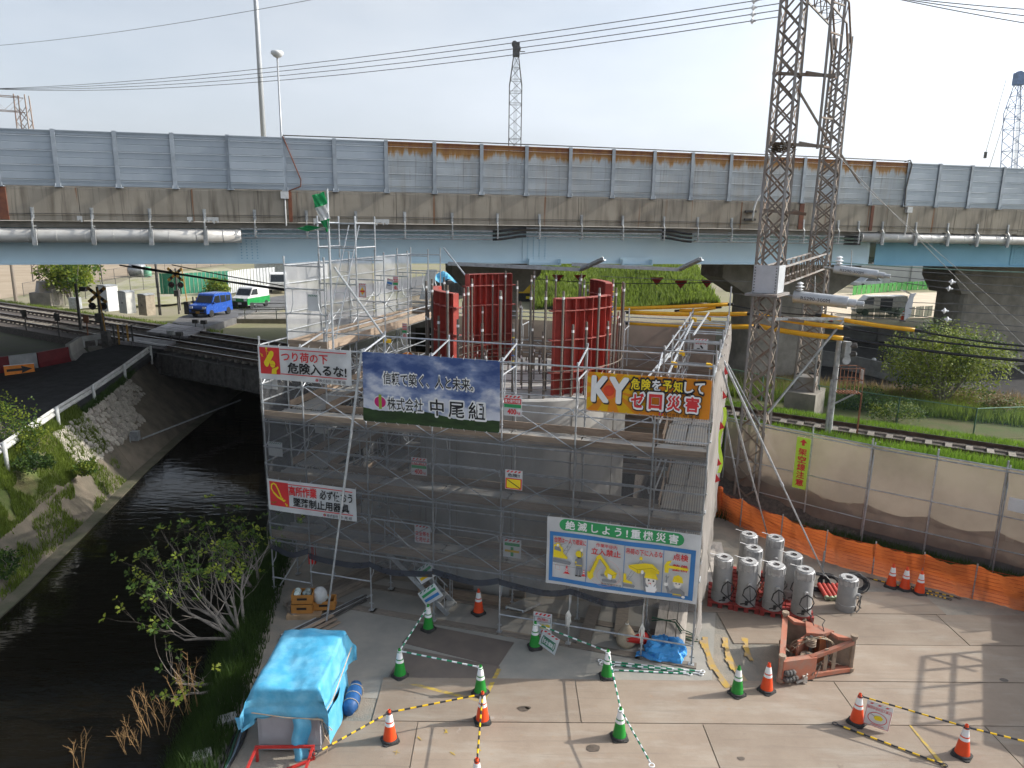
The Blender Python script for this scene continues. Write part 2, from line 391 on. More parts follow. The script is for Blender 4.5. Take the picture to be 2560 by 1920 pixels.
def rust_top(m,z0,z1):
 nt=m.node_tree;N=nt.nodes;L=nt.links;bs=N['Principled BSDF'];bs.inputs['Roughness'].default_value=.6
 src=bs.inputs['Base Color'].links[0].from_socket
 ge=N.new('ShaderNodeNewGeometry');sp=N.new('ShaderNodeSeparateXYZ');L.new(ge.outputs['Position'],sp.inputs[0])
 dt=N.new('ShaderNodeVectorMath');dt.operation='DOT_PRODUCT';dt.inputs[1].default_value=VD;L.new(ge.outputs['Position'],dt.inputs[0])
 c=N.new('ShaderNodeCombineXYZ');a=N.new('ShaderNodeMath');a.operation='MULTIPLY';a.inputs[1].default_value=3.2
 L.new(dt.outputs['Value'],a.inputs[0]);L.new(a.outputs[0],c.inputs[0])
 d=N.new('ShaderNodeMath');d.operation='MULTIPLY';d.inputs[1].default_value=.35;L.new(sp.outputs['Z'],d.inputs[0]);L.new(d.outputs[0],c.inputs[1])
 n=N.new('ShaderNodeTexNoise');n.inputs['Scale'].default_value=1;n.inputs['Detail'].default_value=6;n.inputs['Roughness'].default_value=.7;L.new(c.outputs[0],n.inputs['Vector'])
 h=N.new('ShaderNodeMapRange');h.inputs[1].default_value=z0;h.inputs[2].default_value=z1;h.inputs[3].default_value=-.42;h.inputs[4].default_value=.38
 L.new(sp.outputs['Z'],h.inputs[0])
 s=N.new('ShaderNodeMath');s.operation='ADD';L.new(n.outputs[0],s.inputs[0]);L.new(h.outputs[0],s.inputs[1])
 r=N.new('ShaderNodeMapRange');r.inputs[1].default_value=.46;r.inputs[2].default_value=.62;L.new(s.outputs[0],r.inputs[0])
 x=N.new('ShaderNodeMix');x.data_type='RGBA';L.new(r.outputs[0],x.inputs[0]);L.new(src,x.inputs[6])
 r2=N.new('ShaderNodeMapRange');r2.inputs[1].default_value=.55;r2.inputs[2].default_value=.95;L.new(s.outputs[0],r2.inputs[0])
 y=N.new('ShaderNodeMix');y.data_type='RGBA';y.inputs[6].default_value=(.36,.20,.06,1);y.inputs[7].default_value=(.22,.085,.045,1);L.new(r2.outputs[0],y.inputs[0])
 L.new(y.outputs[2],x.inputs[7]);L.new(x.outputs[2],bs.inputs['Base Color'])
rust_top(panel_r,12.55,13.6)
via=tag(empty('viaduct'),'long expressway viaduct with stained concrete parapet and pale blue steel girder crossing the picture','viaduct')
ZP0,ZP1=10.32,11.56
seg=MB();SEGL=3.98
prof=[(0,ZP0),(0,10.50),(-.02,10.53),(-.02,11.50),(.0,ZP1),(.28,ZP1),(.30,10.55),(.34,ZP0)]
pm=MB();pm.prism([(o,z)for o,z in prof],-SEGL/2,SEGL/2,lambda o,z,s:(s,o,z))
seg_me=pm.mesh('parapet_segment',v_conc)
for k in range(-16,19):
 s=k*4.0+.9
 o=put('parapet_segment',seg_me,via,VO+VD*s+Vector((0,0,VZ(s))),VRZ)
b=MB()
for s in range(-70,80,10):
 for(o0,o1,z0,z1)in((.34,24.6,10.06,10.30),):
  M0=[VP(s,o0,z0),VP(s+10,o0,z0),VP(s+10,o1,z0),VP(s,o1,z0),VP(s,o0,z1),VP(s+10,o0,z1),VP(s+10,o1,z1),VP(s,o1,z1)]
  b.add(M0,[(3,2,1,0),(4,5,6,7),(0,1,5,4),(2,3,7,6)])
b.obj('deck_slab',conc,via)
b=MB()
for s in range(-70,80,10):
 b.add([VP(s,24.4,10.3),VP(s+10,24.4,10.3),VP(s+10,24.4,13.6),VP(s,24.4,13.6),VP(s,24.6,10.3),VP(s+10,24.6,10.3),VP(s+10,24.6,13.6),VP(s,24.6,13.6)],[(0,1,2,3),(4,5,6,7),(3,2,6,7)])
b.obj('far_parapet',conc,via)
JS=18.9
def girder(s0,s1,off,m,stiff=True):
 b=MB();n=max(2,int((s1-s0)/4))
 def bx(a,c,o,z0,z1,t):
  q=[VP(a,o,z0),VP(c,o,z0),VP(c,o+t,z0),VP(a,o+t,z0),VP(a,o,z1),VP(c,o,z1),VP(c,o+t,z1),VP(a,o+t,z1)]
  b.add(q,[(3,2,1,0),(4,5,6,7),(0,1,5,4),(2,3,7,6),(1,2,6,5),(3,0,4,7)])
 for i in range(n):
  a=s0+(s1-s0)*i/n;c=s0+(s1-s0)*(i+1)/n
  bx(a,c,off,8.66,10.05,.02)
  bx(a,c,off-.22,8.62,8.658,.46)
  bx(a,c,off-.18,10.02,10.055,.38)
 return b.obj('steel_girder',m,via)
girder(-60,JS,.95,gird);girder(JS+.35,75,.95,gird2)
for off in(4.3,7.6,10.6,14,17.5,20.5,23.5):girder(-60,75,off,gird)
b=MB()
for k in range(-9,12):
 s=k*6.2+2
 for o0,o1 in((.97,4.3),(4.32,7.6),(7.62,10.6)):
  b.bar(VP(s,o0,8.9),VP(s,o1,8.9),.1,.1);b.bar(VP(s,o0,9.9),VP(s,o1,9.9),.1,.1);b.bar(VP(s,o0,8.9),VP(s,(o0+o1)/2,9.9),.08,.08);b.bar(VP(s,o1,8.9),VP(s,(o0+o1)/2,9.9),.08,.08)
b.obj('cross_frames',gird,via)
for(px0,z0,z1,w)in(((-11.139,8.92)[0],8.72,9.9,1.0),((1.261,8.973)[0],8.72,9.9,1.3),((28.228,9.089)[0],8.72,9.9,1.0)):
 b=MB();c=VP(px0,.925,(z0+z1)/2);b.box(c,(w,.024,z1-z0),VM)
 sp=b.obj('splice_plate',gird if px0<JS else gird2,via)
 b=MB()
 for i in range(4):
  for j in range(9):
   q=VP(px0-w*.32+i*w*.21,.905,z0+.12+j*(z1-z0-.24)/8);b.tube(q,q+VN*.025,.028,5)
 stuff(b.obj('bolts',gird2,sp))
for px in(1332,1574):
 s=(1.594,8.624)[0]if px==1332 else(6.087,8.632)[0]
 b=MB()
 b.box(VP(s,.72,8.58),(1.5,.4,.03),VM);b.box(VP(s-.74,.72,8.70),(.03,.38,.25),VM);b.box(VP(s+.74,.72,8.70),(.03,.38,.25),VM);b.box(VP(s,.9,8.75),(1.5,.03,.34),VM)
 b.obj('jacking_bracket',gird,via)
def vtube(s0,s1,off,z,r,n=10):
 b=MB();k=max(2,int((s1-s0)/3));b.path([VP(s0+(s1-s0)*i/k,off,z)for i in range(k+1)],r,n);return b
pipe_m=mat('white lagged pipe',(0.66,0.65,0.62),.4,.1,.1,2,stretch=(.6,2,2),col2=(0.5,0.48,0.45))
zl=(-15.783,9.759)[1];zr=(22.162,10.026)[1]
for(s0,s1,z,r)in((-34.0,(-11.335,9.76)[0],zl,.27),((17.646,9.982)[0],44.0,zr,.235)):
 pp=vtube(s0,s1,.18,z,r,14).obj('lagged_pipe',pipe_m,via,smooth=True)
 b=MB();k=int((s1-s0)/1.0)
 for i in range(k+1):
  s=s0+i;b.path([VP(s,.18,z)-VD*.02,VP(s,.18,z)+VD*.02],r+.008,14)
 stuff(b.obj('pipe_bands',pipe_m,pp))
cz=[(-4.961,10.041)[1],(-4.965,9.859)[1],(-4.968,9.693)[1]]
cs0,cs1=(-11.335,9.76)[0],(17.59,10.058)[0]
bends=[(-0.192,9.96)[0],(7.776,9.957)[0]]
for i,z in enumerate(cz):
 c=vtube(cs0,bends[0]-.75,.12,z,.035,6).obj('conduit',galv,via)
 b=MB()
 vtube(bends[0]+.75,bends[1]-.6,.12,z+.16,.035,6).obj('conduit',galv,via)
 vtube(bends[1]+.6,cs1-.9,.12,z+.0,.035,6).obj('conduit',galv,via)
 for(bb,za,zb_)in((bends[0],z,z+.16),(bends[1],z+.16,z)):
  b=MB();b.path([VP(bb-.75+1.5*t,.12-.05*math.sin(t*math.pi),za+(zb_-za)*(3*t*t-2*t**3))for t in[j/10 for j in range(11)]],.055,6);b.obj('flexible_conduit',black_rub,via)
 b=MB();b.path([VP(cs1-.9+.9*t,.12+.08*math.sin(t*6),z)for t in[j/8 for j in range(9)]],.05,6);b.obj('flexible_conduit',black_rub,via)
br_x=[85,233,377,513,638,767,890,1012,1130,1243,1348,1453,1556,1659,1743,1828,1920,2008,2095,2146,2206,2290,2370,2444,2521]
br_s=[(-18.726,10.129)[0],(-16.689,10.158)[0],(-14.641,10.186)[0],(-12.645,10.214)[0],(-10.755,10.24)[0],(-8.745,10.268)[0],(-6.771,10.296)[0],(-4.755,10.324)[0],(-2.747,10.352)[0],(-0.769,10.38)[0],(1.12,10.406)[0],(3.06,10.433)[0],(5.015,10.46)[0],(7.023,10.488)[0],(8.701,10.512)[0],(10.438,10.536)[0],(12.364,10.563)[0],(14.252,10.589)[0],(16.164,10.616)[0],(17.307,10.631)[0],(18.672,10.65)[0],(20.624,10.678)[0],(22.527,10.704)[0],(24.327,10.729)[0],(26.242,10.756)[0]]
bk=MB();bk.path([(0,-.03,10.78),(0,-.05,10.42),(0,-.16,10.28),(0,-.16,9.72)],.035,4);bk.box((0,-.03,10.6),(.12,.02,.42));bk.box((0,-.02,9.95),(.10,.32,.05));bk.box((0,.02,10.12),(.08,.25,.04));bk.box((0,.02,9.76),(.08,.25,.04))
bk_me=bk.mesh('pipe_bracket',galv_dull)
sad=MB();sad.path([(0,.18+.285*math.cos(t),.285*math.sin(t))for t in[k*math.pi/8-.2 for k in range(18)]],.03,4);sad.box((0,-.14,-.05),(.16,.06,.62))
sad_me=sad.mesh('pipe_saddle',galv_dull)
for s in br_s+[-22,-25,-28,32,35,38]:
 put('pipe_bracket',bk_me,via,VO+VD*s+Vector((0,0,VZ(s))),VRZ)
 if s<cs0:put('pipe_saddle',sad_me,via,VO+VD*s+Vector((0,0,zl+VZ(s))),VRZ)
 if s>cs1:put('pipe_saddle',sad_me,via,VO+VD*s+Vector((0,0,zr+VZ(s))),VRZ)
rustpipe=mat('rusty channel',(0.20,0.075,0.04),.85,0,.3,3,col2=(0.12,0.05,0.035))
for s,w in(((-19.689,10.701)[0],.34),((14.079,11.147)[0],.24),((17.987,11.12)[0],.16),((-9.359,10.894)[0],.14)):
 b=MB();b.box(VP(s,-.03,10.95),(w,.06,1.2),VM);b.obj('rusty_channel',rustpipe,via)
for s in((-9.552,11.362)[0],(20.024,11.502)[0]):
 b=MB();b.box(VP(s,-.09,11.40),(.30,.16,.28),VM);b.obj('junction_box',white_paint,via)
 b=MB();b.path([VP(s,-.06,11.26),VP(s,-.06,10.4),VP(s,-.02,10.2)],.03,6);b.obj('drop_conduit',white_paint,via)
lime=mat('white lime stain',(0.62,0.62,0.60),.9,0,.1,9)
for s,w in(((-17.138,10.256)[0],.18),((-13.201,10.315)[0],.2),((-12.383,10.327)[0],.5),((-8.376,10.386)[0],.2),((-5.702,10.425)[0],.6)):
 b=MB();n=max(3,int(w/.05))
 for i in range(n):
  h=.12+.16*random.random();b.box(VP(s-w/2+w*(i+.5)/n,-.006,10.50-h/2),(w/n*.9,.012,h),VM)
 b.obj('lime_patch',lime,via)
b=MB();b.path([VP(s,-.04,10.58+.01*math.sin(s))for s in range(-34,45,2)],.012,4);b.obj('cable',steel_dark,via)
nb=tag(empty('noise_barrier'),'grey steel noise barrier of ribbed panels between H posts on top of the viaduct','noise barrier')
px_posts=[(-17.714,11.911)[0],(-15.63,11.97)[0],(-13.614,12.027)[0],(-11.591,12.083)[0],(-9.512,12.142)[0],(-7.541,12.197)[0],(-5.478,12.255)[0],(-3.486,12.311)[0],(-1.487,12.367)[0],(0.481,12.422)[0],(2.45,12.478)[0],(4.436,12.533)[0],(6.381,12.588)[0],(8.239,12.64)[0],(10.164,12.694)[0],(12.118,12.749)[0],(13.995,12.802)[0],(15.895,12.855)[0],(17.753,12.908)[0],(19.724,12.963)[0],(21.556,13.014)[0],(23.478,13.068)[0],(25.421,13.123)[0]]
sp_=(px_posts[-1]-px_posts[0])/(len(px_posts)-1)
posts=[px_posts[0]-sp_*k for k in range(8,0,-1)]+px_posts+[px_posts[-1]+sp_*k for k in range(1,8)]
pm=MB();pm.box((0,-.09,12.60),(.15,.012,2.10));pm.box((0,.03,12.60),(.15,.012,2.10));pm.box((0,-.03,12.60),(.01,.12,2.10));pm.box((0,-.03,11.575),(.26,.22,.03))
for dx in(-.09,.09):pm.tube((dx,-.12,11.58),(dx,-.12,11.70),.018,5)
post_me=pm.mesh('post',mat('weathered post steel',(.34,.38,.42),.55,.15,.15,2,rnd=.1))
rows=[(11.60,11.83),(11.84,12.36),(12.37,12.89),(12.90,13.42),(13.43,13.62)]
def panel_mesh(w,z0,z1,m):
 h=z1-z0
 p=[(0,0),(-.035,.012),(-.04,h*.47),(-.028,h*.50),(-.04,h*.53),(-.045,h-.05),(-.06,h-.04),(-.06,h-.005),(0,h),(.05,h),(.05,0)]
 b=MB();b.prism(p,-w/2,w/2,lambda o,z,s:(s,o,z));return b.mesh('panel',m)
pcache={}
for i,s in enumerate(posts):
 put('post',post_me,nb,VO+VD*s+Vector((0,0,VZ(s))),VRZ)
 if i+1<len(posts):
  s2=posts[i+1];c=(s+s2)/2;w=round(s2-s-.05,2)
  rusty=px_posts[6]-.1<s<px_posts[19]-.1
  fwd=-.10 if px_posts[3]-.1<s<px_posts[4]-.1 else 0
  for z0,z1 in rows:
   key=(w,z0,rusty)
   if key not in pcache:pcache[key]=panel_mesh(w,z0,z1,panel_r if rusty else panel_m)
   put('panel',pcache[key],nb,VO+VD*c+VN*-fwd+Vector((0,0,z0+VZ(c))),VRZ)
b=MB();b.path([VP(s_,-.02,13.70)for s_ in[px_posts[4]+(px_posts[19]-px_posts[4])*k/20 for k in range(21)]],.022,6)
b.obj('top_rail',steel_dark,nb)
b=MB();b.path([VP(px_posts[4],-.12,13.66),VP(px_posts[4]+.1,-.12,13.4),VP(px_posts[4]+.62,-.12,12.0),VP(px_posts[4]+.6,-.12,11.75),VP(px_posts[4]+.1,-.10,11.55)],.025,6);b.obj('hanging_conduit',rustpipe,nb)
b=MB();b.path([VP(px_posts[19]-.3,-.1,13.66),VP(px_posts[19],-.1,13.74),VP(px_posts[19]+.12,-.12,13.55),VP(px_posts[19]-.05,-.12,12.4),VP(px_posts[19]+.02,-.1,11.5)],.03,6);b.obj('hanging_conduit',steel_dark,nb)
def pier(s,off,w,zt,wt,label,hammer=True):
 p=tag(empty('viaduct_pier',VO+VD*s-VN*off,VRZ),label,'pier')
 b=MB();n=10
 prof=[(w/2-.6+.6*math.cos(t),1.1*math.sin(t))for t in[(-math.pi/2+math.pi*k/n)for k in range(n+1)]]
 poly=prof+[(-x,-y)for x,y in prof]
 b.prism(poly,-1.0,zt-1.9);b.obj('column',conc,p)
 b=MB()
 b.prism([(-w/2,zt-1.9),(w/2,zt-1.9),(wt/2,zt-.9),(wt/2,zt),(-wt/2,zt),(-wt/2,zt-.9)],-1.25,1.25,lambda x,z,y:(x,y,z));b.obj('crosshead',conc,p)
 b=MB()
 for x in(-wt/2+.6,wt/2-.6):b.box((x,0,zt+.08),(.5,.5,.16))
 b.obj('bearing',steel_dark,p)
 return p

# ================================================================ scaffold round the new pier
SO=Vector((-6.689,18.83,0));SRZ=-R(15.7)
SC=tag(empty('scaffold',SO,SRZ),'large grey tube and mesh scaffold wrapped around the new concrete pier','scaffold')
SE=Vector((math.cos(SRZ),math.sin(SRZ),0));SNn=Vector((-math.sin(SRZ),math.cos(SRZ),0))
def SW(u,v,z):return SO+SE*u+SNn*v+Vector((0,0,z))
UB=[0,1.219,3.048,4.877,6.706,8.535,10.364,11.583]
VB=[0,1.219,3.048,4.877,6.706,8.535,9.754]
LV=[0.015,1.74,3.465,5.19,6.915]
def sh(u,v):return u+(.04*v if u>10 else 0)
W=1.219
fm=MB()
for x in(0,W):
 fm.tube((x,0,0),(x,0,1.725),.0215,6);fm.tube((x,0,1.66),(x,0,1.76),.029,6);fm.box((x,0,.45),(.06,.05,.03))
fm.tube((0,0,1.68),(W,0,1.68),.0215,6)
for sgn,x in((1,0),(-1,W)):
 fm.path([(x+sgn*.02,0,.95),(x+sgn*.16,0,1.05),(x+sgn*.22,0,1.3),(x+sgn*.22,0,1.66)],.014,5)
fm.tube((W*.5,0,1.25),(W*.5,0,1.68),.012,5)if False else None
frame_me=fm.mesh('portal_frame',galv)
def frames(u,v,along,levels):
 rz=0 if along=='u' else R(90)
 for k in levels:put('portal_frame',frame_me,SC,(sh(u,v),v,LV[k]),rz)
for u in UB:
 frames(u,0,'v',range(4));frames(u,8.535,'v',range(4))
for v in VB[2:5]:
 frames(0,v,'u',range(4));frames(10.364,v,'u',range(4))
for v in VB[1:]:
 put('portal_frame',frame_me,SC,(.08,v,LV[4]),0)
jm=MB();jm.box((0,0,.012),(.14,.14,.008));jm.tube((0,0,.015),(0,0,.3),.017,6);jm.box((0,0,.2),(.12,.025,.025))
jack_me=jm.mesh('jack_base',galv_dull)
for u in UB:
 for v in(0,W,8.535,9.754):put('jack_base',jack_me,SC,(sh(u,v),v,.03))
for v in VB[2:5]:
 for u in(0,W,10.364,11.583):put('jack_base',jack_me,SC,(sh(u,v),v,.03))
def tpost(u,v,z0,z1,r=.024):
 b=MB();b.tube((sh(u,v),v,z0),(sh(u,v),v,z1),r,6);b.tube((sh(u,v),v,z1-.05),(sh(u,v),v,z1+.02),r*1.25,6);return b.obj('post',galv,SC)
for u in UB:tpost(u,0,6.9,7.28 if 0<u<11 else 7.42)
for u in UB[1:-1]:tpost(u,W,6.9,7.55)
for v in VB[1:]:
 tpost(11.583,v,6.9,7.55 if v<9 else 8.4);tpost(10.364,v,6.9,7.6)
for u in UB[2:-1]:tpost(u,8.535,6.9,7.5);tpost(u,9.754,6.9,7.5)
for v in VB[1:]:tpost(.08,v,8.6,9.45);tpost(1.30,v,8.6,9.45)
def rail(a,b_,r=.0215,name='guard_rail',m=None):
 b=MB();b.tube(a,b_,r,6);return b.obj(name,m or galv,SC)
def bayrail(u0,u1,v,z,round_=False):
 if not round_:return rail((sh(u0,v),v,z),(sh(u1,v),v,z))
 b=MB();b.path([(u0+.03,v,z-.16),(u0+.06,v,z-.05),(u0+.16,v,z),(u1-.16,v,z),(u1-.06,v,z-.05),(u1-.03,v,z-.16)],.017,5)
 return b.obj('guard_rail',galv,SC)
cb={}
def brace(u0,u1,v,z0,axis='u'):
 L=round(abs(u1-u0),3)
 if L not in cb:
  b=MB();b.tube((.03,0,0.02),(L-.03,0,1.02),.0125,5);b.tube((.03,.02,1.02),(L-.03,.02,0.02),.0125,5);cb[L]=b.mesh('cross_brace',galv)
 if axis=='u':put('cross_brace',cb[L],SC,(sh(u0,v),v,z0))
 else:put('cross_brace',cb[L],SC,(sh(v,u0),u0,z0),R(90))
for i in range(7):
 u0,u1=UB[i],UB[i+1]
 for k in(1,2,3):
  if 0<i<6:bayrail(u0,u1,-.045,LV[k]+1.0,True);brace(u0,u1,-.03,LV[k]-.02)
  else:bayrail(u0,u1,-.04,LV[k]+.95);bayrail(u0,u1,-.04,LV[k]+.45)
  bayrail(u0,u1,-.04,LV[k]-.06)
  if 0<i<6:bayrail(u0,u1,W+.03,LV[k]+.95);bayrail(u0,u1,W+.03,LV[k]+.48)
 bayrail(u0,u1,-.04,7.20)
 if 0<i<6:bayrail(u0,u1,W+.03,7.42);bayrail(u0,u1,W+.03,6.95)
 if i not in(2,3):bayrail(u0,u1,-.04,.55 if i!=1 else .9)
 for k in(1,2,3):
  bayrail(u0,u1,9.79,LV[k]+.95);bayrail(u0,u1,9.79,LV[k]+.48)
  if 0<i<6:bayrail(u0,u1,8.50,LV[k]+.95);brace(u0,u1,9.80,LV[k])
 bayrail(u0,u1,9.79,7.2);bayrail(u0,u1,8.5,7.2)
for j in range(6):
 v0,v1=VB[j],VB[j+1]
 for k in(1,2,3):
  for uu in(11.583+.04,10.364-.03,-.04,W+.03):
   if 0<j<5 or uu>11 or uu<0:
    rail((sh(uu,v0),v0,LV[k]+.95),(sh(uu,v1),v1,LV[k]+.95));rail((sh(uu,v0),v0,LV[k]+.48),(sh(uu,v1),v1,LV[k]+.48))
  if 0<j<5:brace(v0,v1,11.6,LV[k],'v');brace(v0,v1,-.03,LV[k],'v')
 rail((sh(11.6,v0),v0,7.2),(sh(11.6,v1),v1,7.2));rail((0-.03,v0,7.2),(-.03,v1,7.2))
 if j:rail((sh(10.36,v0),v0,7.2),(sh(10.36,v1),v1,7.2));rail((sh(10.36,v0),v0,7.5),(sh(10.36,v1),v1,7.5))
for v in VB[1:6]:
 rail((sh(10.364,v),v,7.18),(sh(11.583,v),v,7.18),.024);rail((sh(10.364,v),v,7.5),(sh(11.583,v),v,7.5),.02)
for u in UB[1:-1]:rail((u,0,7.22),(u,W,7.45),.024)
for a,b_ in(((10.55,.6,7.02),(10.9,6.2,7.7)),((10.2,1.4,7.0),(10.6,5.0,7.0)),((11.0,3.2,7.62),(11.3,8.6,7.62)),((9.9,1.3,6.6),(10.2,6.0,6.6))):
 rail(a,b_,.03,'loose_tube')
clamp_m=mat('yellow clamp',(.75,.45,.02),.45)
for c in((10.62,1.5,7.14),(10.75,2.4,7.28),(11.45,1.3,7.2),(11.3,8.9,7.4),(10.9,6.0,7.7)):
 b=MB();b.box(c,(.1,.09,.09));b.box((c[0]+.06,c[1],c[2]-.03),(.07,.05,.12));b.obj('clamp',clamp_m,SC)
deck_m=bpy.data.materials.new('perforated steel deck');deck_m.use_nodes=True
_nt=deck_m.node_tree;_bs=_nt.nodes['Principled BSDF']
_tc=_nt.nodes.new('ShaderNodeTexCoord');_oi=_nt.nodes.new('ShaderNodeObjectInfo')
_w=_nt.nodes.new('ShaderNodeTexWave');_w.bands_direction='Y';_w.inputs['Scale'].default_value=5.0;_w.inputs['Distortion'].default_value=0
_nn=_nt.nodes.new('ShaderNodeTexNoise');_nn.inputs['Scale'].default_value=3.5;_nn.inputs['Detail'].default_value=6
_ad=_nt.nodes.new('ShaderNodeVectorMath');_ml=_nt.nodes.new('ShaderNodeMath');_ml.operation='MULTIPLY';_ml.inputs[1].default_value=31
_nt.links.new(_oi.outputs['Random'],_ml.inputs[0]);_nt.links.new(_ml.outputs[0],_ad.inputs[1]);_nt.links.new(_tc.outputs['Object'],_ad.inputs[0])
_nt.links.new(_tc.outputs['Object'],_w.inputs['Vector']);_nt.links.new(_ad.outputs[0],_nn.inputs['Vector'])
_mr=_nt.nodes.new('ShaderNodeMapRange');_mr.inputs[1].default_value=.4;_mr.inputs[2].default_value=.66;_nt.links.new(_nn.outputs[0],_mr.inputs[0])
_mx=_nt.nodes.new('ShaderNodeMix');_mx.data_type='RGBA';_mx.inputs[6].default_value=(.40,.41,.41,1);_mx.inputs[7].default_value=(.50,.46,.40,1);_nt.links.new(_mr.outputs[0],_mx.inputs[0])
_m2=_nt.nodes.new('ShaderNodeMix');_m2.data_type='RGBA';_m2.blend_type='MULTIPLY';_m2.inputs[0].default_value=.5
_nt.links.new(_mx.outputs[2],_m2.inputs[6]);_nt.links.new(_w.outputs[0],_m2.inputs[7]);_nt.links.new(_m2.outputs[2],_bs.inputs['Base Color'])
_bs.inputs['Roughness'].default_value=.55;_bs.inputs['Metallic'].default_value=.3
dk={}
def deck(u,v,z,L,wd,axis):
 key=(round(L,3),wd)
 if key not in dk:
  b=MB();b.box((L/2,wd/2,0),(L-.04,wd-.02,.035))
  for y in(.03,wd-.03):b.box((L/2,y,-.03),(L-.04,.03,.04))
  for x in(.04,L-.04):
   for y in(.1,wd-.1):b.box((x,y,.0),(.12,.04,.06))
  dk[key]=b.mesh('deck_plank',deck_m)
 if axis=='u':put('deck_plank',dk[key],SC,(u,v,z))
 else:put('deck_plank',dk[key],SC,(u,v,z),R(90))
tb={}
def toe(u,v,z,L,axis,h=.2,m=None):
 key=(round(L,3),h)
 if key not in tb:
  b=MB();b.box((L/2,0,h/2),(L,.028,h));tb[key]=b.mesh('toe_board',wood)
 put('toe_board',tb[key],SC,(u,v,z),0 if axis=='u' else R(90))
for k in(1,2,3):
 z=LV[k]
 for i in range(7):
  L=UB[i+1]-UB[i]
  for v in(.09,.60):deck(UB[i],v,z,L,.50,'u')
  toe(UB[i],.06,z+.02,L,'u')
  if 0<i<6:toe(UB[i],W-.04,z+.02,L,'u')
  for v in(8.62,9.13):deck(UB[i],v,z,L,.50,'u')
  toe(UB[i],9.70,z+.02,L,'u');toe(UB[i],8.58,z+.02,L,'u')
 for j in range(1,5):
  L=VB[j+1]-VB[j]
  for u0 in(.0,10.364):
   x=sh(u0,VB[j])+(.05 if u0>1 else 0)
   for w_ in(.58,1.09):deck(x+w_,VB[j],z,L,.50,'v')
   toe(x+(.03 if u0>1 else W-.03),VB[j],z+.02,L,'v');
   if u0<1:toe(x+.03,VB[j],z+.02,L,'v')
for j in range(1,6):
 L=VB[j+1]-VB[j]
 for w_ in(.62,1.14):deck(w_+.08,VB[j],LV[4],L,.50,'v')
 toe(.14,VB[j],LV[4]+.02,L,'v',.24);toe(1.27,VB[j],LV[4]+.02,L,'v',.24)
 for uu in(.05,1.33):
  for dz in(.5,1.0)+((1.8,2.3)if uu<1 else(1.0,)):rail((uu,VB[j],LV[4]+dz),(uu,VB[j+1],LV[4]+dz),.018)
toe(.1,VB[1]-.02,LV[4]+.02,W,'u',.24);toe(.1,VB[6]-.02,LV[4]+.02,W,'u',.24)
for v in(VB[1],VB[3],VB[5],VB[6]):
 for dz in(.5,1.0,2.3):rail((.08,v-.03,LV[4]+dz),(1.3,v-.03,LV[4]+dz),.018)
brace(VB[2],VB[3],.03,LV[4]+.1,'v');brace(VB[4],VB[5],.03,LV[4]+.1,'v');brace(VB[3],VB[4],.03,LV[4]+.1,'v')
for u in(.08,1.3):
 for v in(3.048,4.3):tpost(u,v,9.3,10.55)
for z in(9.65,10.35):
 rail((.08,3.048,z),(1.3,3.048,z));rail((.08,4.3,z),(1.3,4.3,z));rail((.08,3.048,z+.02),(.08,4.3,z+.02));rail((1.3,3.048,z+.02),(1.3,4.3,z+.02))
b=MB()
for du in(0,.34):b.tube((.55+du,2.4,7.0),(.75+du,3.7,10.3),.018,5)
for k in range(11):t=(k+.5)/11;b.tube((.55+.2*t,2.4+1.3*t,7+3.3*t),(.89+.2*t,2.4+1.3*t,7+3.3*t),.012,4)
b.obj('ladder',galv,SC)
for a,b_ in(((1.62,1.2,9.22),(2.85,2.2,6.87)),((1.46,9.7,9.48),(2.95,8,8.59)),):
 rail(a,b_,.03,'diagonal_tube')
b=MB();q=(2.69,2.1,7.15);b.box(q,(.2,.1,.1));b.obj('clamp',clamp_m,SC)
def W2S(p):
 d=Vector(p)-SO;return(d.dot(SE),d.dot(SNn),d.z)
def prop(a,b_,r=.027):
 b=MB();A=Vector(a);B=Vector(b_);m_=A.lerp(B,.55);b.tube(A,m_,r*1.15,7);b.tube(m_,B,r*.9,7);b.tube(m_-(B-A).normalized()*.08,m_+(B-A).normalized()*.05,r*1.5,7)
 return b.obj('raking_prop',galv,SC)
prop((11.75,3.0,7.15),W2S((9.739,20.585,0)))
prop((11.72,3.2,7.0),W2S((8.884,23.107,0)))
prop((11.9,7.5,5.0),W2S((8.644,25.039,0)))
prop((11.95,9.0,6.0),W2S((10.795,25.803,0.6)))
prop((3.05,-.1,7.28),W2S((-4.822,17.261,0)),.03)
for a,b_ in(((.0,.1,1.7),(-.9,3.2,-.3)),((1.2,.1,1.9),(.2,-.0,.3)),((.1,1.2,1.6),(1.2,4.2,.0)),((1.2,1.3,1.8),(.0,1.3,.2))):
 rail(a,b_,.022,'diagonal_tube')
b=MB()
S0,S1=Vector((3.25,.62,1.76)),Vector((5.15,.62,.05))
for dv in(-.28,.28):b.bar(S0+Vector((0,dv,0)),S1+Vector((0,dv,0)),.035,.14)
st=b.obj('stair',galv,SC)
for k in range(8):
 t=(k+.5)/8;p=S0.lerp(S1,t);b=MB();b.box((p.x,p.y,p.z),(.24,.52,.03));b.obj('tread',galv_dull,st)
b=MB()
for dv in(-.3,.3):
 b.tube(S0+Vector((0,dv,.85)),S1+Vector((0,dv,.85)),.016,5)
 for t in(.05,.5,.95):p=S0.lerp(S1,t)+Vector((0,dv,0));b.tube(p,p+Vector((0,0,.85)),.014,5)
b.obj('handrail',galv,st)
for i in range(7):
 if i==0:continue
 for v in(0,W):
  b=MB();L=UB[i+1]-UB[i];b.box(((UB[i]+UB[i+1])/2,v-.02,.018),(L+(.25 if i in(1,6)else-.02),.24,.036));b.obj('sill_board',wood_old,SC)
cord=mat('white cord',(.65,.63,.58),.9)
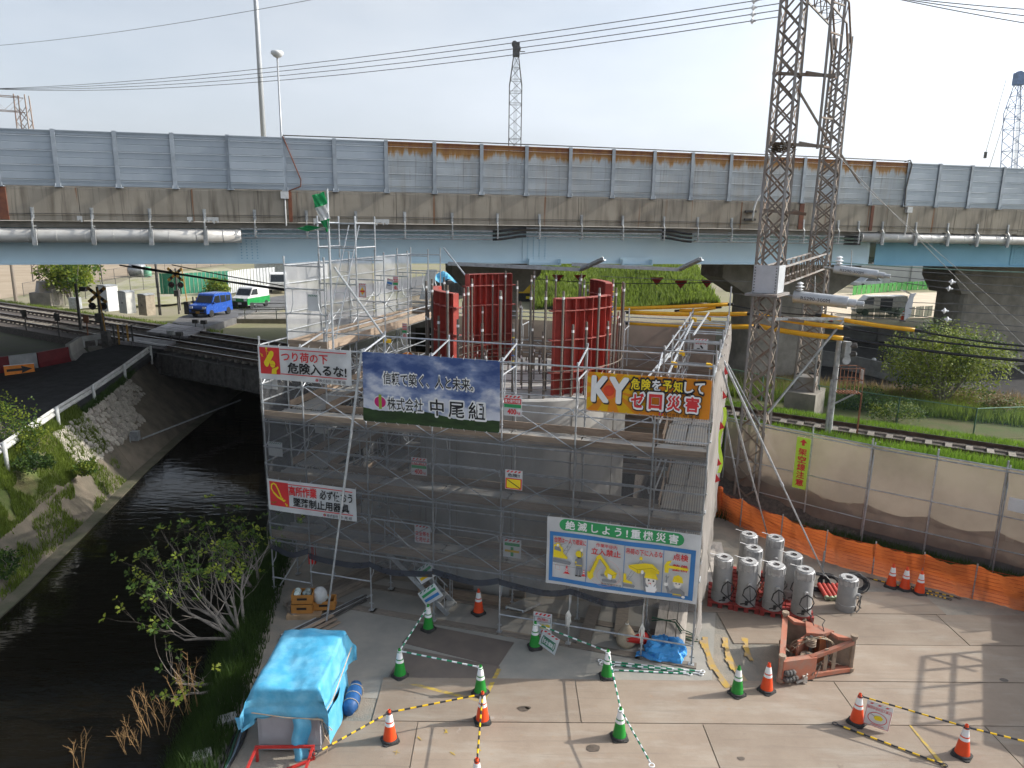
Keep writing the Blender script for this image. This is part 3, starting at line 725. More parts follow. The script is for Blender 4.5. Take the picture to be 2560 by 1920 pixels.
for c in((8.535,-.07,1.0),(10.364,-.06,.95)):
 b=MB()
 for k in range(12):
  x=c[0]+random.uniform(-.07,.07);b.path([(c[0],c[1],c[2]),(x,c[1]-.03,c[2]-.12),(x+random.uniform(-.04,.04),c[1]-.03,c[2]-random.uniform(.25,.55))],.009,4)
 b.obj('cord',cord,SC)
sheet_m=mat('grey mesh sheet',(0.15,0.155,0.165),.8,0,.2,.8,alpha=.45,trans=.3,rnd=.02)
side_m=mat('sunlit tone mesh sheet',(0.33,0.305,0.28),.85,0,.2,2,alpha=.76,trans=.3,stretch=(1,1,.25),rnd=.02)  # side mesh: sunlit paleness and edge-on density put into colour and alpha
white_sheet=mat('white mesh sheet',(0.55,0.56,0.58),.8,0,.08,1.5,alpha=.62,trans=.45,rnd=.02)
grey_sheet2=mat('light grey mesh sheet',(0.34,0.35,0.38),.8,0,.08,1.5,alpha=.55,trans=.4,rnd=.02)
hem_m=mat('navy sheet hem',(0.035,0.04,0.055),.8,0,.2,4,alpha=.85)
def msheet(f,m,nu=6,nv=14,name='mesh_sheet'):
 b=MB();b.grid(f,nu,nv);return b.obj(name,m,SC,smooth=True)
for i in range(7):
 u0,u1=UB[i],UB[i+1];ph=random.random()*6
 zb=1.50 if i not in(1,2)else 1.42
 def f(a,c,u0=u0,u1=u1,ph=ph,zb=zb):
  z=zb+(5.32-zb)*c
  return(u0+(u1-u0)*a,-.075-.03*math.sin(math.pi*a)*(1+.4*math.sin(z*3+ph)),z-(.10*math.sin(math.pi*a)if c==0 else 0))
 msheet(f,sheet_m)
 def h(a,c,u0=u0,u1=u1,zb=zb,ph=ph):
  return(u0+(u1-u0)*a,-.085-.05*math.sin(math.pi*a),zb-.12*math.sin(math.pi*a)+.10-.17*c-.03*math.sin(a*7+ph))
 if i!=6:msheet(h,hem_m,8,2,'sheet_hem')
for j in range(6):
 v0,v1=VB[j],VB[j+1];ph=random.random()*6
 def f(a,c,v0=v0,v1=v1,ph=ph):
  v=v0+(v1-v0)*a;z=.5+6.75*c
  return(sh(11.66,v)+.04*math.sin(math.pi*a*2+ph)+.025*math.sin(z*4+ph*2+a*5)+.02*math.sin(a*19+z),v,z)
 msheet(f,side_m,10,24)
for i in range(7):
 u0,u1=UB[i],UB[i+1]
 def f(a,c,u0=u0,u1=u1):return(u0+(u1-u0)*a,9.84+.03*math.sin(math.pi*a),2.2+4.7*c)
 if i>0:msheet(f,mat('brown mesh sheet',(0.26,0.21,0.175),.8,0,.1,1.2,alpha=.9,trans=.2,rnd=.02),4,4)
for j in range(6):
 v0,v1=VB[j],VB[j+1]
 def f(a,c,v0=v0,v1=v1):return(-.07+.02*math.sin(a*9),v0+(v1-v0)*a,1.5+5.4*c)
 msheet(f,sheet_m,4,8)
 if j>=1:
  def g(a,c,v0=v0,v1=v1):return(.02+.03*math.sin(a*6+v0),v0+(v1-v0)*a,6.9+2.35*c)
  msheet(g,white_sheet if j in(1,4)else grey_sheet2,6,6)
PCU,PCV,PZ=5.9,5.0,5.8
pc=SW(PCU,PCV,0)
pi_=tag(empty('concrete_pier',pc,SRZ),'round grey concrete pier under construction inside the scaffold','pier')
pier_m=mat('fresh grey concrete',(0.40,0.39,0.37),.85,0,.12,1.2,bump=.1,col2=(0.31,0.30,0.28),stretch=(1,1,.6))
b=MB();b.lathe([(3.2,-.5),(3.2,PZ-.04),(3.16,PZ),(.01,PZ)],n=48,cap=False);o=b.obj('shaft',pier_m,pi_,smooth=True);o.data.set_sharp_from_angle(angle=R(40))
for k,a in enumerate(range(0,360,30)):
 b=MB();t=R(a+10);b.box((3.202*math.cos(t),3.202*math.sin(t),PZ/2-.2),(.012,.02,PZ-.4),Matrix.Rotation(t,3,'Z'));b.obj('form_joint',conc,pi_)
b=MB();b.lathe([(4.2,-1.0),(4.2,.06),(.01,.06)],n=32,cap=False)
rebar_m=mat('grey rebar',(0.13,0.125,0.115),.65,.25,.25,6,col2=(0.16,0.125,0.095),rnd=.2)
cap_m=white_paint
tape_b=mat('blue tape',(.05,.16,.5),.5);tape_y=mat('yellow tape',(.7,.5,.05),.5)
rb={}
def rebar(r,a,h,rad=.034,mark=None):
 key=(round(h,2),rad,mark)
 if key not in rb:
  b=MB();b.tube((0,0,0),(0,0,h),rad,6)
  n=int(h/.1)
  for k in range(0,n):b.tube((0,0,k*.1),(0,0,k*.1+.035),rad*1.14,6,cap=False)
  b.k=1;b.tube((0,0,h-.22),(0,0,h-.15),rad*1.2,6)
  if mark:
   for q in range(6):
    b.k=2 if q%2 else 3;b.tube((0,0,h-.4-q*.16),(0,0,h-.37-q*.16),rad*1.16,6)
  b.k=0
  rb[key]=b.mesh('rebar',[rebar_m,cap_m,tape_b,tape_y])
 put('rebar',rb[key],pi_,(r*math.cos(a),r*math.sin(a),PZ))
nb_=44
for k in range(nb_):
 a=2*math.pi*(k+.3*random.random())/nb_
 rebar(2.98,a,random.choice((2.0,2.05,2.9,2.95)),.036,k%15==4)
for k in range(30):
 a=2*math.pi*(k+.3*random.random())/30
 rebar(2.15,a,random.choice((1.1,1.95,2.8,3.1)),.03,k%13==3)
for k in range(24):rebar(random.uniform(.4,1.8),random.random()*6.28,random.uniform(.5,1.1),.02)
for z in(.25,.5,.75):
 for r in(3.02,2.11):
  b=MB();b.path([(r*math.cos(t),r*math.sin(t),PZ+z)for t in[2*math.pi*k/48 for k in range(48)]],.016,4,closed=True);b.obj('hoop',rebar_m,pi_)
red_m=mat('red oxide formwork',(0.42,0.062,0.044),.6,0,.18,2.5,col2=(0.28,0.042,0.032),rnd=.05)
red_dust=mat('dusty red oxide',(0.38,0.12,0.10),.8,0,.15,5,col2=(0.24,0.055,0.045))
def form(a0,a1,z0,z1,ribs_out,label,rows,r=2.62,dense=None):
 F=tag(empty('formwork_panel',pc,SRZ),label,'formwork','red steel formwork panels standing on the pier')
 n=10;sg=1 if ribs_out else-1;d=.19
 def P(rr,t,z):a=R(a0+(a1-a0)*t);return(rr*math.cos(a),rr*math.sin(a),z)
 b=MB();b.grid(lambda s,q:P(r,s,z0+(z1-z0)*q),n,1);b.grid(lambda s,q:P(r-sg*.012,1-s,z0+(z1-z0)*q),n,1);b.obj('skin_plate',red_m,F)
 for z in[z0]+rows+[z1]:
  b=MB()
  for k in range(n):
   q=[P(r,k/n,z-.012),P(r,(k+1)/n,z-.012),P(r+sg*d,(k+1)/n,z-.012),P(r+sg*d,k/n,z-.012)]
   q+=[(x,y,zz+.024)for x,y,zz in q];b.add(q,[(0,1,2,3),(4,5,6,7),(0,1,5,4),(2,3,7,6),(1,2,6,5),(3,0,4,7)])
  b.obj('ring_flange',red_dust,F)
 zz=[z0]+rows+[z1]
 nr=7
 for k in range(nr+1):
  for i,(za,zb)in enumerate(zip(zz,zz[1:])):
   if i<len(zz)-2 and k%2 and za>z0+.6:pass
   t=k/nr;a=R(a0+(a1-a0)*t);b=MB()
   rr=r+sg*d/2;b.box((rr*math.cos(a),rr*math.sin(a),(za+zb)/2),(d,.014,zb-za-.026),Matrix.Rotation(a,3,'Z'));b.obj('rib',red_m,F)
 for z in rows:
  for t in(0.0,1.0):
   a=R(a0+(a1-a0)*t);b=MB();rr=r+sg*d/2;b.box((rr*math.cos(a),rr*math.sin(a),z),(d,.26,.03),Matrix.Rotation(a,3,'Z'));b.obj('lug',red_dust,F)
 return F
form(186,240,PZ,8.50,True,'front left curved red steel formwork panel beside the blue banner',[6.6,7.35,8.12])
form(302,346,PZ-.25,8.48,True,'front right curved red steel formwork panel above the orange sign',[6.45,7.35,8.15])
form(153,115,PZ,8.78,False,'rear left red formwork panel with a small waffle grid at its foot',[6.1,6.4,6.75,7.75,8.40])
form(46,4,PZ,8.72,False,'rear right narrow red formwork panel partly hidden by its neighbour',[6.6,7.4,8.30])

# ================================================================ banners and signs
TXT={}
def text2d(body,bold=0.0,sp=1.0):
 key=(body,bold,sp)
 if key in TXT:return TXT[key]
 grow=max(0,bold-.008)
 cu=bpy.data.curves.new('lettering','FONT');cu.body=body;cu.size=1.0;cu.offset=min(bold,.008);cu.resolution_u=2;cu.space_character=sp
 cu.fill_mode='FRONT'
 o=bpy.data.objects.new('lettering',cu);COL.objects.link(o)
 dg=bpy.context.evaluated_depsgraph_get()
 me=bpy.data.meshes.new_from_object(o.evaluated_get(dg))
 vs=[(v.co.x,v.co.y)for v in me.vertices];fs=[tuple(p.vertices)for p in me.polygons]
 bpy.data.objects.remove(o);bpy.data.meshes.remove(me);bpy.data.curves.remove(cu)
 if vs:
  x0=min(v[0]for v in vs);x1=max(v[0]for v in vs);y0=min(v[1]for v in vs);y1=max(v[1]for v in vs)
  vs=[((x-x0)/(x1-x0),(y-y0)/(y1-y0),0)for x,y in vs]
  if grow>.002:
   v0,f0=vs,fs;vs,fs=list(v0),list(f0)
   for k in range(8):a=k*math.pi/4;o=len(vs);vs+=[(p+grow*math.cos(a)/(x1-x0),q+grow*math.sin(a)/(y1-y0),.00012*(k+1))for p,q,_ in v0];fs+=[tuple(i+o for i in f)for f in f0]
 TXT[key]=(vs,fs);return TXT[key]
def ell(cx,cy,rx,ry,n=20,a=0.0,t0=0,t1=360):
 out=[]
 for k in range(n+(0 if t1-t0==360 else 1)):
  t=R(t0+(t1-t0)*k/n);x,y=rx*math.cos(t),ry*math.sin(t)
  out.append((cx+x*math.cos(a)-y*math.sin(a),cy+x*math.sin(a)+y*math.cos(a)))
 return out
def capsule(x0,y0,x1,y1,r,n=7):
 a=math.atan2(y1-y0,x1-x0)
 return[(x1+r*math.cos(a+t),y1+r*math.sin(a+t))for t in[-math.pi/2+math.pi*k/n for k in range(n+1)]]+[(x0+r*math.cos(a+t),y0+r*math.sin(a+t))for t in[math.pi/2+math.pi*k/n for k in range(n+1)]]
def rect(x0,y0,x1,y1):return[(x0,y0),(x1,y0),(x1,y1),(x0,y1)]
import bmesh
def fine(pts,w,h,step=.16):
 bm=bmesh.new();vs=[bm.verts.new((x*w,(1-y)*h,0))for x,y in pts]
 try:bm.faces.new(vs)
 except ValueError:pass
 bmesh.ops.triangulate(bm,faces=bm.faces[:])
 for _ in range(5):
  es=[e for e in bm.edges if e.calc_length()>step]
  if not es:break
  bmesh.ops.subdivide_edges(bm,edges=es,cuts=1);bmesh.ops.triangulate(bm,faces=[f for f in bm.faces if len(f.verts)>3])
 bm.verts.index_update();r=([(v.co.x,v.co.y)for v in bm.verts],[tuple(v.index for v in f.verts)for f in bm.faces]);bm.free();return r
class Sign:
 """flat printed cloth or board; positions are fractions of width and height, y counted from the top edge"""
 def __init__(s,name,label,cat,loc,rz,w,h,m,amp=.012,group=None,tilt=0.0,thick=0.003,ties=True,seed=0,lean=0.0):
  s.w,s.h,s.amp,s.lay,s.ph=w,h,amp,0,seed*1.7
  s.root=tag(put(name,None,None,loc,rot=(lean,tilt,rz)),label,cat,group)
  b=MB();nu,nv=(max(4,int(w/.12)),max(3,int(h/.12)))if amp else(1,1)
  b.grid(lambda a,c:s.P(a*w,c*h,0),nu,nv);b.grid(lambda a,c:s.P((1-a)*w,c*h,-thick),nu,nv)
  b.obj('cloth' if amp else 'board',m,s.root,smooth=bool(amp))
  if ties and amp:
   b=MB();n=max(2,int(w/.3))
   for k in range(n+1):
    for y in(.012,h-.012):
     x=.02+(w-.04)*k/n;p=Vector(s.P(x,y,.002));b.tube(p,p+Vector((0,-.004,0)),.012,6)
     q=p+Vector((random.uniform(-.03,.03),.07,.06 if y>h/2 else-.07));b.tube(p,q,.005,4)
   stuff(b.obj('eyelet_ties',mat('tie cord',(.5,.5,.48),.8),s.root))
 def P(s,x,y,hgt):
  wv=s.amp*(math.sin(x*2.6+s.ph)*.6+math.sin(x*1.3-y*2.2+s.ph*2)*.6+.35*math.sin(y*7+x*4+s.ph))if s.amp else 0
  return(x,-(wv+hgt),y)
 def poly(s,pts,m,name='print',up=1):
  s.lay+=up;z=.0022*s.lay+(.002 if s.amp else 0)
  b=MB();q,f=fine(pts,s.w,s.h);b.add([s.P(x,y,z)for x,y in q],f);return b.obj(name,m,s.root)
 def polys(s,lst,m,name='print'):
  s.lay+=1;z=.0022*s.lay+(.002 if s.amp else 0);b=MB()
  for pts in lst:q,f=fine(pts,s.w,s.h);b.add([s.P(x,y,z)for x,y in q],f)
  return b.obj(name,m,s.root)
 def line(s,pts,wd,m,name='print',closed=False,same=False):
  if not same:s.lay+=1
  z=.0022*s.lay+(.002 if s.amp else 0);b=MB();pts=pts+([pts[0]]if closed else[])
  for(x0,y0),(x1,y1)in zip(pts,pts[1:]):
   a=Vector((x0*s.w,(1-y0)*s.h));c=Vector((x1*s.w,(1-y1)*s.h));d=c-a
   if d.length<1e-6:continue
   d.normalize();nrm=Vector((-d.y,d.x))*wd/2;a-=d*wd*.3;c+=d*wd*.3
   b.add([s.P(*q,z)for q in(a-nrm,c-nrm,c+nrm,a+nrm)],[(0,1,2,3)])
  return b.obj(name,m,s.root)
 def text(s,body,x0,y0,x1,y1,m,bold=.0,sp=1.0,vertical=False,slant=0.0):
  """fit the string into the box (fractions, y from top)"""
  s.lay+=1;z=.0022*s.lay+(.002 if s.amp else 0)
  if vertical:
   n=len(body);b=MB()
   for i,ch in enumerate(body):
    vs,fs=text2d(ch,bold);a=y0+(y1-y0)*(i+.06)/n;c=y0+(y1-y0)*(i+.94)/n
    b.add([s.P((x0+(x1-x0)*p)*s.w,(1-(c+(a-c)*q))*s.h,z+e)for p,q,e in vs],fs)
  else:
   vs,fs=text2d(body,bold,sp);b=MB()
   b.add([s.P((x0+(x1-x0)*p+slant*q)*s.w,(1-(y1+(y0-y1)*q))*s.h,z+e)for p,q,e in vs],fs)
  return b.obj('lettering',m,s.root)
pr_w=mat('white banner cloth',(0.70,0.71,0.72),.6,0,.1,1.2,trans=.25,rnd=.02)
pr_red=mat('red print',(0.62,0.035,0.04),.6,0,.05,3,rnd=0)
pr_blk=mat('black print',(0.015,0.015,0.017),.6,0,.1,3,rnd=0)
pr_yel=mat('yellow print',(0.80,0.62,0.02),.6,0,.05,3,rnd=0)
pr_grn=mat('green print',(0.03,0.30,0.10),.6,0,.05,3,rnd=0)
pr_blu=mat('blue print',(0.04,0.19,0.47),.6,0,.05,3,rnd=0)
pr_wht=mat('white print',(0.80,0.80,0.80),.6,0,.04,3,rnd=0)
pr_mag=mat('magenta print',(0.55,0.02,0.16),.6,0,.04,3,rnd=0)
pr_lim=mat('olive green print',(0.30,0.40,0.05),.6,0,.04,3,rnd=0)
pr_gry=mat('grey print',(0.22,0.23,0.25),.6,0,.04,3,rnd=0)
pr_skin=mat('pale print',(0.75,0.72,0.68),.6,0,.04,3,rnd=0)
def logo(S,cx,cy,r):
 ax=r*S.h/S.w
 S.poly(ell(cx,cy,ax*1.25,r),pr_mag,'emblem')
 S.poly([(cx-ax*.28,cy-r*1.3),(cx+ax*.28,cy-r*1.3),(cx+ax*.28,cy+r*1.1),(cx-ax*.28,cy+r*.2)],pr_lim,'emblem')
def company(S,x0,y0,x1,y1,m=None):
 w=x1-x0;logo(S,x0+w*.05,(y0+y1)/2,(y1-y0)*.42)
 S.text('株式会社',x0+w*.13,y0,x0+w*.52,y1,m or pr_blk,.006);S.text('中尾組',x0+w*.60,y0,x1,y1,m or pr_blk,.006,1.5)
SZ=SRZ
def sloc(u,z,v=-.13):return SW(u,v,z)
S=Sign('safety_banner','white banner with red crane load picture warning not to go under hanging loads','banner',sloc(.05,6.33),SZ,2.70,.91,pr_w,seed=1)
S.poly(rect(.02,.06,.235,.84),pr_red)
S.poly(capsule(.085,.58,.155,.26,.001)and[(x,y)for x,y in capsule(.0,.0,.0,.0,.001)][:0]+[(.060,.50),(.066,.58),(.085,.64),(.105,.62),(.118,.54),(.172,.28),(.174,.20),(.160,.155),(.140,.16),(.128,.20)],pr_yel,'pictogram')
S.line([(.092,.17),(.098,.10),(.107,.17)],.012,pr_yel,'pictogram');S.poly(ell(.098,.09,.012,.03,10),pr_yel,'pictogram')
S.line([(.105,.40),(.098,.16),(.14,.22)],.010,pr_yel,'pictogram')
S.polys([[(.03,.24),(.036,.23),(.048,.33),(.044,.34)],[(.045,.26),(.05,.25),(.06,.34),(.056,.35)]],pr_yel,'pictogram')
S.poly(ell(.158,.56,.028,.085,14),pr_yel,'pictogram');S.poly([(.128,.54),(.136,.46),(.158,.43),(.182,.47),(.192,.55)],pr_yel,'pictogram')
S.poly([(.140,.83),(.150,.68),(.172,.66),(.215,.60),(.225,.64),(.196,.72),(.196,.83)],pr_yel,'pictogram')
S.line([(.132,.555),(.190,.565)],.008,pr_red,'pictogram')
S.poly(rect(.245,.075,.955,.10),pr_red,'stripe');S.poly(rect(.245,.795,.955,.82),pr_red,'stripe')
S.text('つり荷の下',.26,.15,.76,.43,pr_red,.022);S.text('危険入るな!',.325,.46,.955,.77,pr_blk,.028)
company(S,.62,.865,.945,.96)
ban=bpy.data.materials.new('printed sky cloth');ban.use_nodes=True
nt=ban.node_tree;bs=nt.nodes['Principled BSDF'];bs.inputs['Roughness'].default_value=.6
tcx=nt.nodes.new('ShaderNodeTexCoord');mpx=nt.nodes.new('ShaderNodeMapping');mpx.inputs['Scale'].default_value=(.75,1,1.5);mpx.inputs['Location'].default_value=(3.1,0,.4)
nzx=nt.nodes.new('ShaderNodeTexNoise');nzx.inputs['Scale'].default_value=1.25;nzx.inputs['Detail'].default_value=8;nzx.inputs['Roughness'].default_value=.58
spx=nt.nodes.new('ShaderNodeSeparateXYZ');hgt=nt.nodes.new('ShaderNodeMapRange');hgt.inputs[1].default_value=.3;hgt.inputs[2].default_value=1.7;hgt.inputs[3].default_value=.20;hgt.inputs[4].default_value=-.10
adx=nt.nodes.new('ShaderNodeMath');adx.operation='ADD'
rmp=nt.nodes.new('ShaderNodeValToRGB');rmp.color_ramp.elements[0].position=.42;rmp.color_ramp.elements[0].color=(.055,.105,.30,1);rmp.color_ramp.elements[1].position=.66;rmp.color_ramp.elements[1].color=(.68,.70,.78,1)
e_=rmp.color_ramp.elements.new(.54);e_.color=(.22,.29,.50,1)
nt.links.new(tcx.outputs['Object'],mpx.inputs[0]);nt.links.new(mpx.outputs[0],nzx.inputs['Vector']);nt.links.new(tcx.outputs['Object'],spx.inputs[0]);nt.links.new(spx.outputs[2],hgt.inputs[0])
nt.links.new(nzx.outputs[0],adx.inputs[0]);nt.links.new(hgt.outputs[0],adx.inputs[1]);nt.links.new(adx.outputs[0],rmp.inputs[0]);nt.links.new(rmp.outputs[0],bs.inputs['Base Color'])
trx=nt.nodes.new('ShaderNodeBsdfTranslucent');nt.links.new(rmp.outputs[0],trx.inputs[0]);msx=nt.nodes.new('ShaderNodeMixShader');msx.inputs[0].default_value=.2
nt.links.new(bs.outputs[0],msx.inputs[1]);nt.links.new(trx.outputs[0],msx.inputs[2]);nt.links.new(msx.outputs[0],nt.nodes['Material Output'].inputs[0])
hill_m=mat('printed green hill',(0.035,0.075,0.018),.7,0,.3,2.5,stretch=(.5,1,2),col2=(0.015,0.03,0.010),rnd=0)
S=Sign('company_banner','large blue sky and green hill banner with the company name in black characters','banner',sloc(3.06,5.45),SZ,3.62,1.79,ban,amp=.032,seed=4)
top=[(k/40,.80+.022*math.sin(k*.28)+.055*(k/40)**2+.008*random.random()*(k%2))for k in range(41)]
S.poly([(0.0,.998)]+top+[(1.0,.998)],hill_m,'printed_hill')
for(body,x0,y0,x1,y1,bd,sp)in(('信頼で築く、人と未来。',.155,.27,.82,.44,.012,1.0),('株式会社',.19,.62,.45,.80,.012,1.0),('中尾組',.505,.595,.90,.835,.015,1.35)):
 S.text(body,x0-.006,y0-.012,x1+.006,y1+.012,pr_wht,bd+.055,sp);S.text(body,x0,y0,x1,y1,pr_blk,bd,sp)
S.poly(ell(.135,.70,.052,.095),pr_wht,'emblem');S.poly(ell(.135,.70,.045,.080),pr_mag,'emblem');S.poly([(.125,.59),(.147,.59),(.147,.80),(.125,.80)],pr_lim,'emblem')
S=Sign('safety_banner','white banner with red carabiner picture telling workers to use fall arrest gear','banner',sloc(.07,2.63),SZ,2.69,.91,pr_w,seed=7,amp=.016)
S.poly(rect(.025,.07,.245,.84),pr_red)
S.line([(.07,.42),(.045,.30),(.05,.18),(.075,.13),(.10,.17),(.125,.32),(.155,.55)],.040,pr_yel,'pictogram');S.line([(.07,.42),(.115,.55),(.165,.62),(.17,.58)],.05,pr_yel,'pictogram')
S.line([(.075,.40),(.055,.29),(.06,.21),(.078,.18),(.095,.21),(.115,.35),(.14,.52),(.12,.53)],.012,pr_red,'pictogram')
S.line([(.165,.60),(.185,.66),(.20,.63)],.045,pr_yel,'pictogram');S.line([(.205,.72),(.22,.80)],.03,pr_yel,'pictogram');S.line([(.225,.74),(.235,.80)],.012,pr_yel,'pictogram')
S.poly(rect(.25,.085,.965,.11),pr_red,'stripe');S.poly(rect(.25,.80,.965,.825),pr_red,'stripe')
S.text('高所作業',.255,.14,.565,.44,pr_red,.03);S.text('必ず使おう',.60,.15,.965,.44,pr_blk,.022);S.text('墜落制止用器具',.30,.49,.925,.77,pr_blk,.022)
company(S,.635,.865,.955,.96)
ky=mat('orange printed cloth',(0.72,0.27,0.02),.6,0,.05,1.5,trans=.25,rnd=0,col2=(0.75,0.33,0.02))
kyy=mat('amber print',(0.80,0.50,0.01),.6,0,.05,3,trans=.2,rnd=0)
S=Sign('safety_banner','orange banner with big white K and Y letters on yellow rays','banner',sloc(8.79,6.22),SZ,2.77,.91,ky,seed=10)
c0=(.20,.42)
for a0,a1 in((-10,12),(24,40),(52,74),(95,112),(128,150),(165,186),(200,216),(232,250),(268,284),(300,322),(334,345)):
 pts=[c0]
 for a in(a0,a1):
  dx,dy=math.cos(R(a)),math.sin(R(a))*2.2;k=min([(.999-c0[0])/dx if dx>.01 else 9,(c0[0]-.001)/-dx if dx<-.01 else 9,(.998-c0[1])/dy if dy>.01 else 9,(c0[1]-.002)/-dy if dy<-.01 else 9,.36]);pts.append((c0[0]+dx*k,c0[1]+dy*k))
 S.poly(pts,kyy,'printed_ray',up=0 if a0>-10 else 1)
S.poly(ell(.185,.45,.075,.22,20),mat('orange red print',(.70,.14,.02),.6,rnd=0),'printed_glow');S.poly(ell(.185,.45,.045,.14,20),mat('red glow print',(.66,.06,.02),.6,rnd=0),'printed_glow')
for ch,x0,x1 in(('K',.045,.178),('Y',.192,.34)):
 S.text(ch,x0+.008,.14,x1+.008,.77,pr_blk,.055);S.text(ch,x0,.115,x1,.735,pr_wht,.05)
wx=.36;cw=(.955-.36)/7
for i,ch in enumerate('危険を予知して'):
 x0=wx+cw*i;yl=pr_yel if i in(0,1,3,4)else pr_wht
 S.text(ch,x0-.002,.055,x0+cw*.97,.385,pr_blk,.085);S.text(ch,x0+.006,.085,x0+cw*.90,.355,yl,.03)
cw=(.945-.36)/4
for i,ch in enumerate('ゼロ災害'):
 x0=wx+cw*i
 S.text(ch,x0,.40,x0+cw*.86,.86,pr_blk,.10);S.text(ch,x0+.005,.42,x0+cw*.86-.005,.84,pr_wht,.08);S.text(ch,x0+.013,.45,x0+cw*.86-.013,.81,pr_red,.035)
company(S,.60,.885,.925,.97)
S=Sign('safety_banner','big white illustrated heavy machinery safety banner with blue frame and green title','banner',sloc(7.94,1.70,-.15),SZ,3.65,1.77,pr_w,seed=13,amp=.03)
S.poly(capsule(.085+.035,.10,.90-.035,.10,.0001)[:0]+[(.125-.042*math.cos(t),.10-.085*math.sin(t))for t in[math.pi/2-math.pi*k/10 for k in range(11)]][::-1]+[(.855+.042*math.cos(t),.10-.085*math.sin(t))for t in[math.pi/2-math.pi*k/10 for k in range(11)]],pr_grn,'title_band')
S.text('絶滅しよう!重機災害',.125,.035,.86,.165,pr_wht,.025,1.45)
X0,Y0,X1,Y1=.02,.215,.975,.955
S.polys([rect(X0,Y0,X1,Y0+.06),rect(X0,Y1-.06,X1,Y1),rect(X0,Y0+.06,X0+.024,Y1-.06),rect(X1-.030,Y0+.06,X1,Y1-.06)],pr_blu,'printed_frame')
for x in(.275,.525,.775):S.poly(rect(x-.0018,.275,x+.0018,.895),pr_blu,'divider')
S.text('合図は一人で確実に',.05,.29,.268,.37,pr_red,.012);S.text('作業半径内',.335,.30,.475,.355,pr_red,.01);S.text('立入禁止',.305,.37,.50,.465,pr_red,.018)
S.text('吊荷の下に入るな',.535,.30,.77,.385,pr_red,.012);S.text('点検',.835,.295,.93,.395,pr_red,.018);S.text('整備',.835,.45,.93,.545,pr_red,.018);S.text('後端部旋回半径',.38,.855,.515,.885,pr_blk,.0)
S.poly([(.048,.52),(.048,.40),(.062,.40),(.066,.375),(.09,.375),(.095,.42),(.112,.44),(.115,.52),(.145,.57),(.145,.60),(.048,.59)],pr_yel,'picture');S.poly(capsule(.05,.635,.165,.655,.0)[:0]+[(.048,.60),(.165,.63),(.172,.655),(.162,.68),(.048,.66)],pr_gry,'picture')
S.poly([(.055,.48),(.055,.43),(.085,.43),(.10,.47),(.10,.50)],pr_gry,'picture');S.poly(ell(.078,.41,.010,.022,10),pr_skin,'picture')
for a,c in(((.115,.50),(.16,.34)),((.13,.55),(.175,.36)),((.118,.48),(.148,.47)),((.148,.47),(.142,.40)),((.142,.40),(.166,.42)),((.095,.40),(.14,.35))):S.line([a,c],.008,pr_gry,'picture',same=True)
S.poly(ell(.225,.495,.026,.052,14),pr_yel,'picture');S.poly([(.212,.54),(.238,.54),(.236,.56),(.215,.56)],pr_blk,'picture')
S.poly([(.200,.58),(.215,.56),(.242,.55),(.244,.44),(.236,.44),(.248,.56),(.25,.66),(.245,.80),(.228,.80),(.226,.72),(.222,.80),(.206,.80),(.207,.66),(.198,.66)],pr_gry,'picture')
S.poly(ell(.241,.425,.010,.028,8),pr_skin,'picture');S.polys([rect(.203,.655,.247,.668),rect(.199,.61,.21,.635)],pr_yel,'picture');S.polys([[(.203,.82),(.205,.80),(.222,.80),(.222,.82)],[(.226,.82),(.227,.80),(.245,.80),(.247,.82)]],pr_blk,'picture')
for cx,k in((.145,1.0),(.262,.75)):
 S.poly([(cx-.026*k,.805),(cx-.012*k,.785),(cx-.003*k,.685 if k==1 else .71),(cx+.003*k,.685 if k==1 else .71),(cx+.012*k,.785),(cx+.026*k,.805)],pr_red,'picture');S.polys([rect(cx-.007*k,.73,cx+.007*k,.742),rect(cx-.009*k,.758,cx+.009*k,.77)],pr_wht,'picture')
S.line([(.05,.655+.03),(.25,.70)],.006,pr_blk,'picture');S.line([(.068,.69),(.098,.70),(.098,.76),(.068,.75)],.006,mat('pale red print',(.7,.35,.3),.6,rnd=0),'picture',closed=True)
S.line(ell(.40,.70,.105,.20,30),.006,mat('pale red print',(.7,.35,.3),.6),'picture',closed=True);S.line(ell(.43,.74,.08,.13,26),.006,mat('pale red print',(.7,.35,.3),.6),'picture',closed=True)
S.line([(.31,.75),(.355,.49),(.365,.47),(.42,.60),(.425,.66)],.085,pr_yel,'picture');S.poly([(.285,.72),(.32,.70),(.33,.78),(.31,.83),(.29,.80)],pr_yel,'picture')
S.poly([(.405,.66),(.43,.61),(.485,.67),(.475,.75),(.425,.77),(.40,.71)],pr_yel,'picture');S.poly([(.425,.69),(.455,.71),(.45,.80),(.425,.77)],pr_wht,'picture');S.poly([(.385,.80),(.39,.785),(.48,.775),(.488,.80),(.475,.82),(.39,.825)],pr_gry,'picture');S.poly([(.375,.72),(.40,.705),(.405,.75),(.38,.75)],pr_gry,'picture')
for a,c in(((.345,.50),(.30,.73)),((.37,.50),(.415,.62)),((.425,.69),(.455,.71)),((.455,.71),(.45,.80)),((.455,.71),(.483,.68))):S.line([a,c],.006,pr_blk,'picture',same=True)
S.poly(ell(.635,.41,.011,.03,10),pr_yel,'picture');S.line([(.615,.50),(.635,.43),(.66,.50)],.006,pr_gry,'picture')
S.poly([(.555,.53),(.66,.47),(.71,.47),(.755,.56),(.755,.61),(.70,.60),(.62,.635),(.56,.57)],pr_yel,'picture');S.line([(.555,.53),(.615,.58),(.71,.53),(.755,.575)],.006,pr_blk,'picture');S.line([(.615,.58),(.62,.635)],.006,pr_blk,'picture')
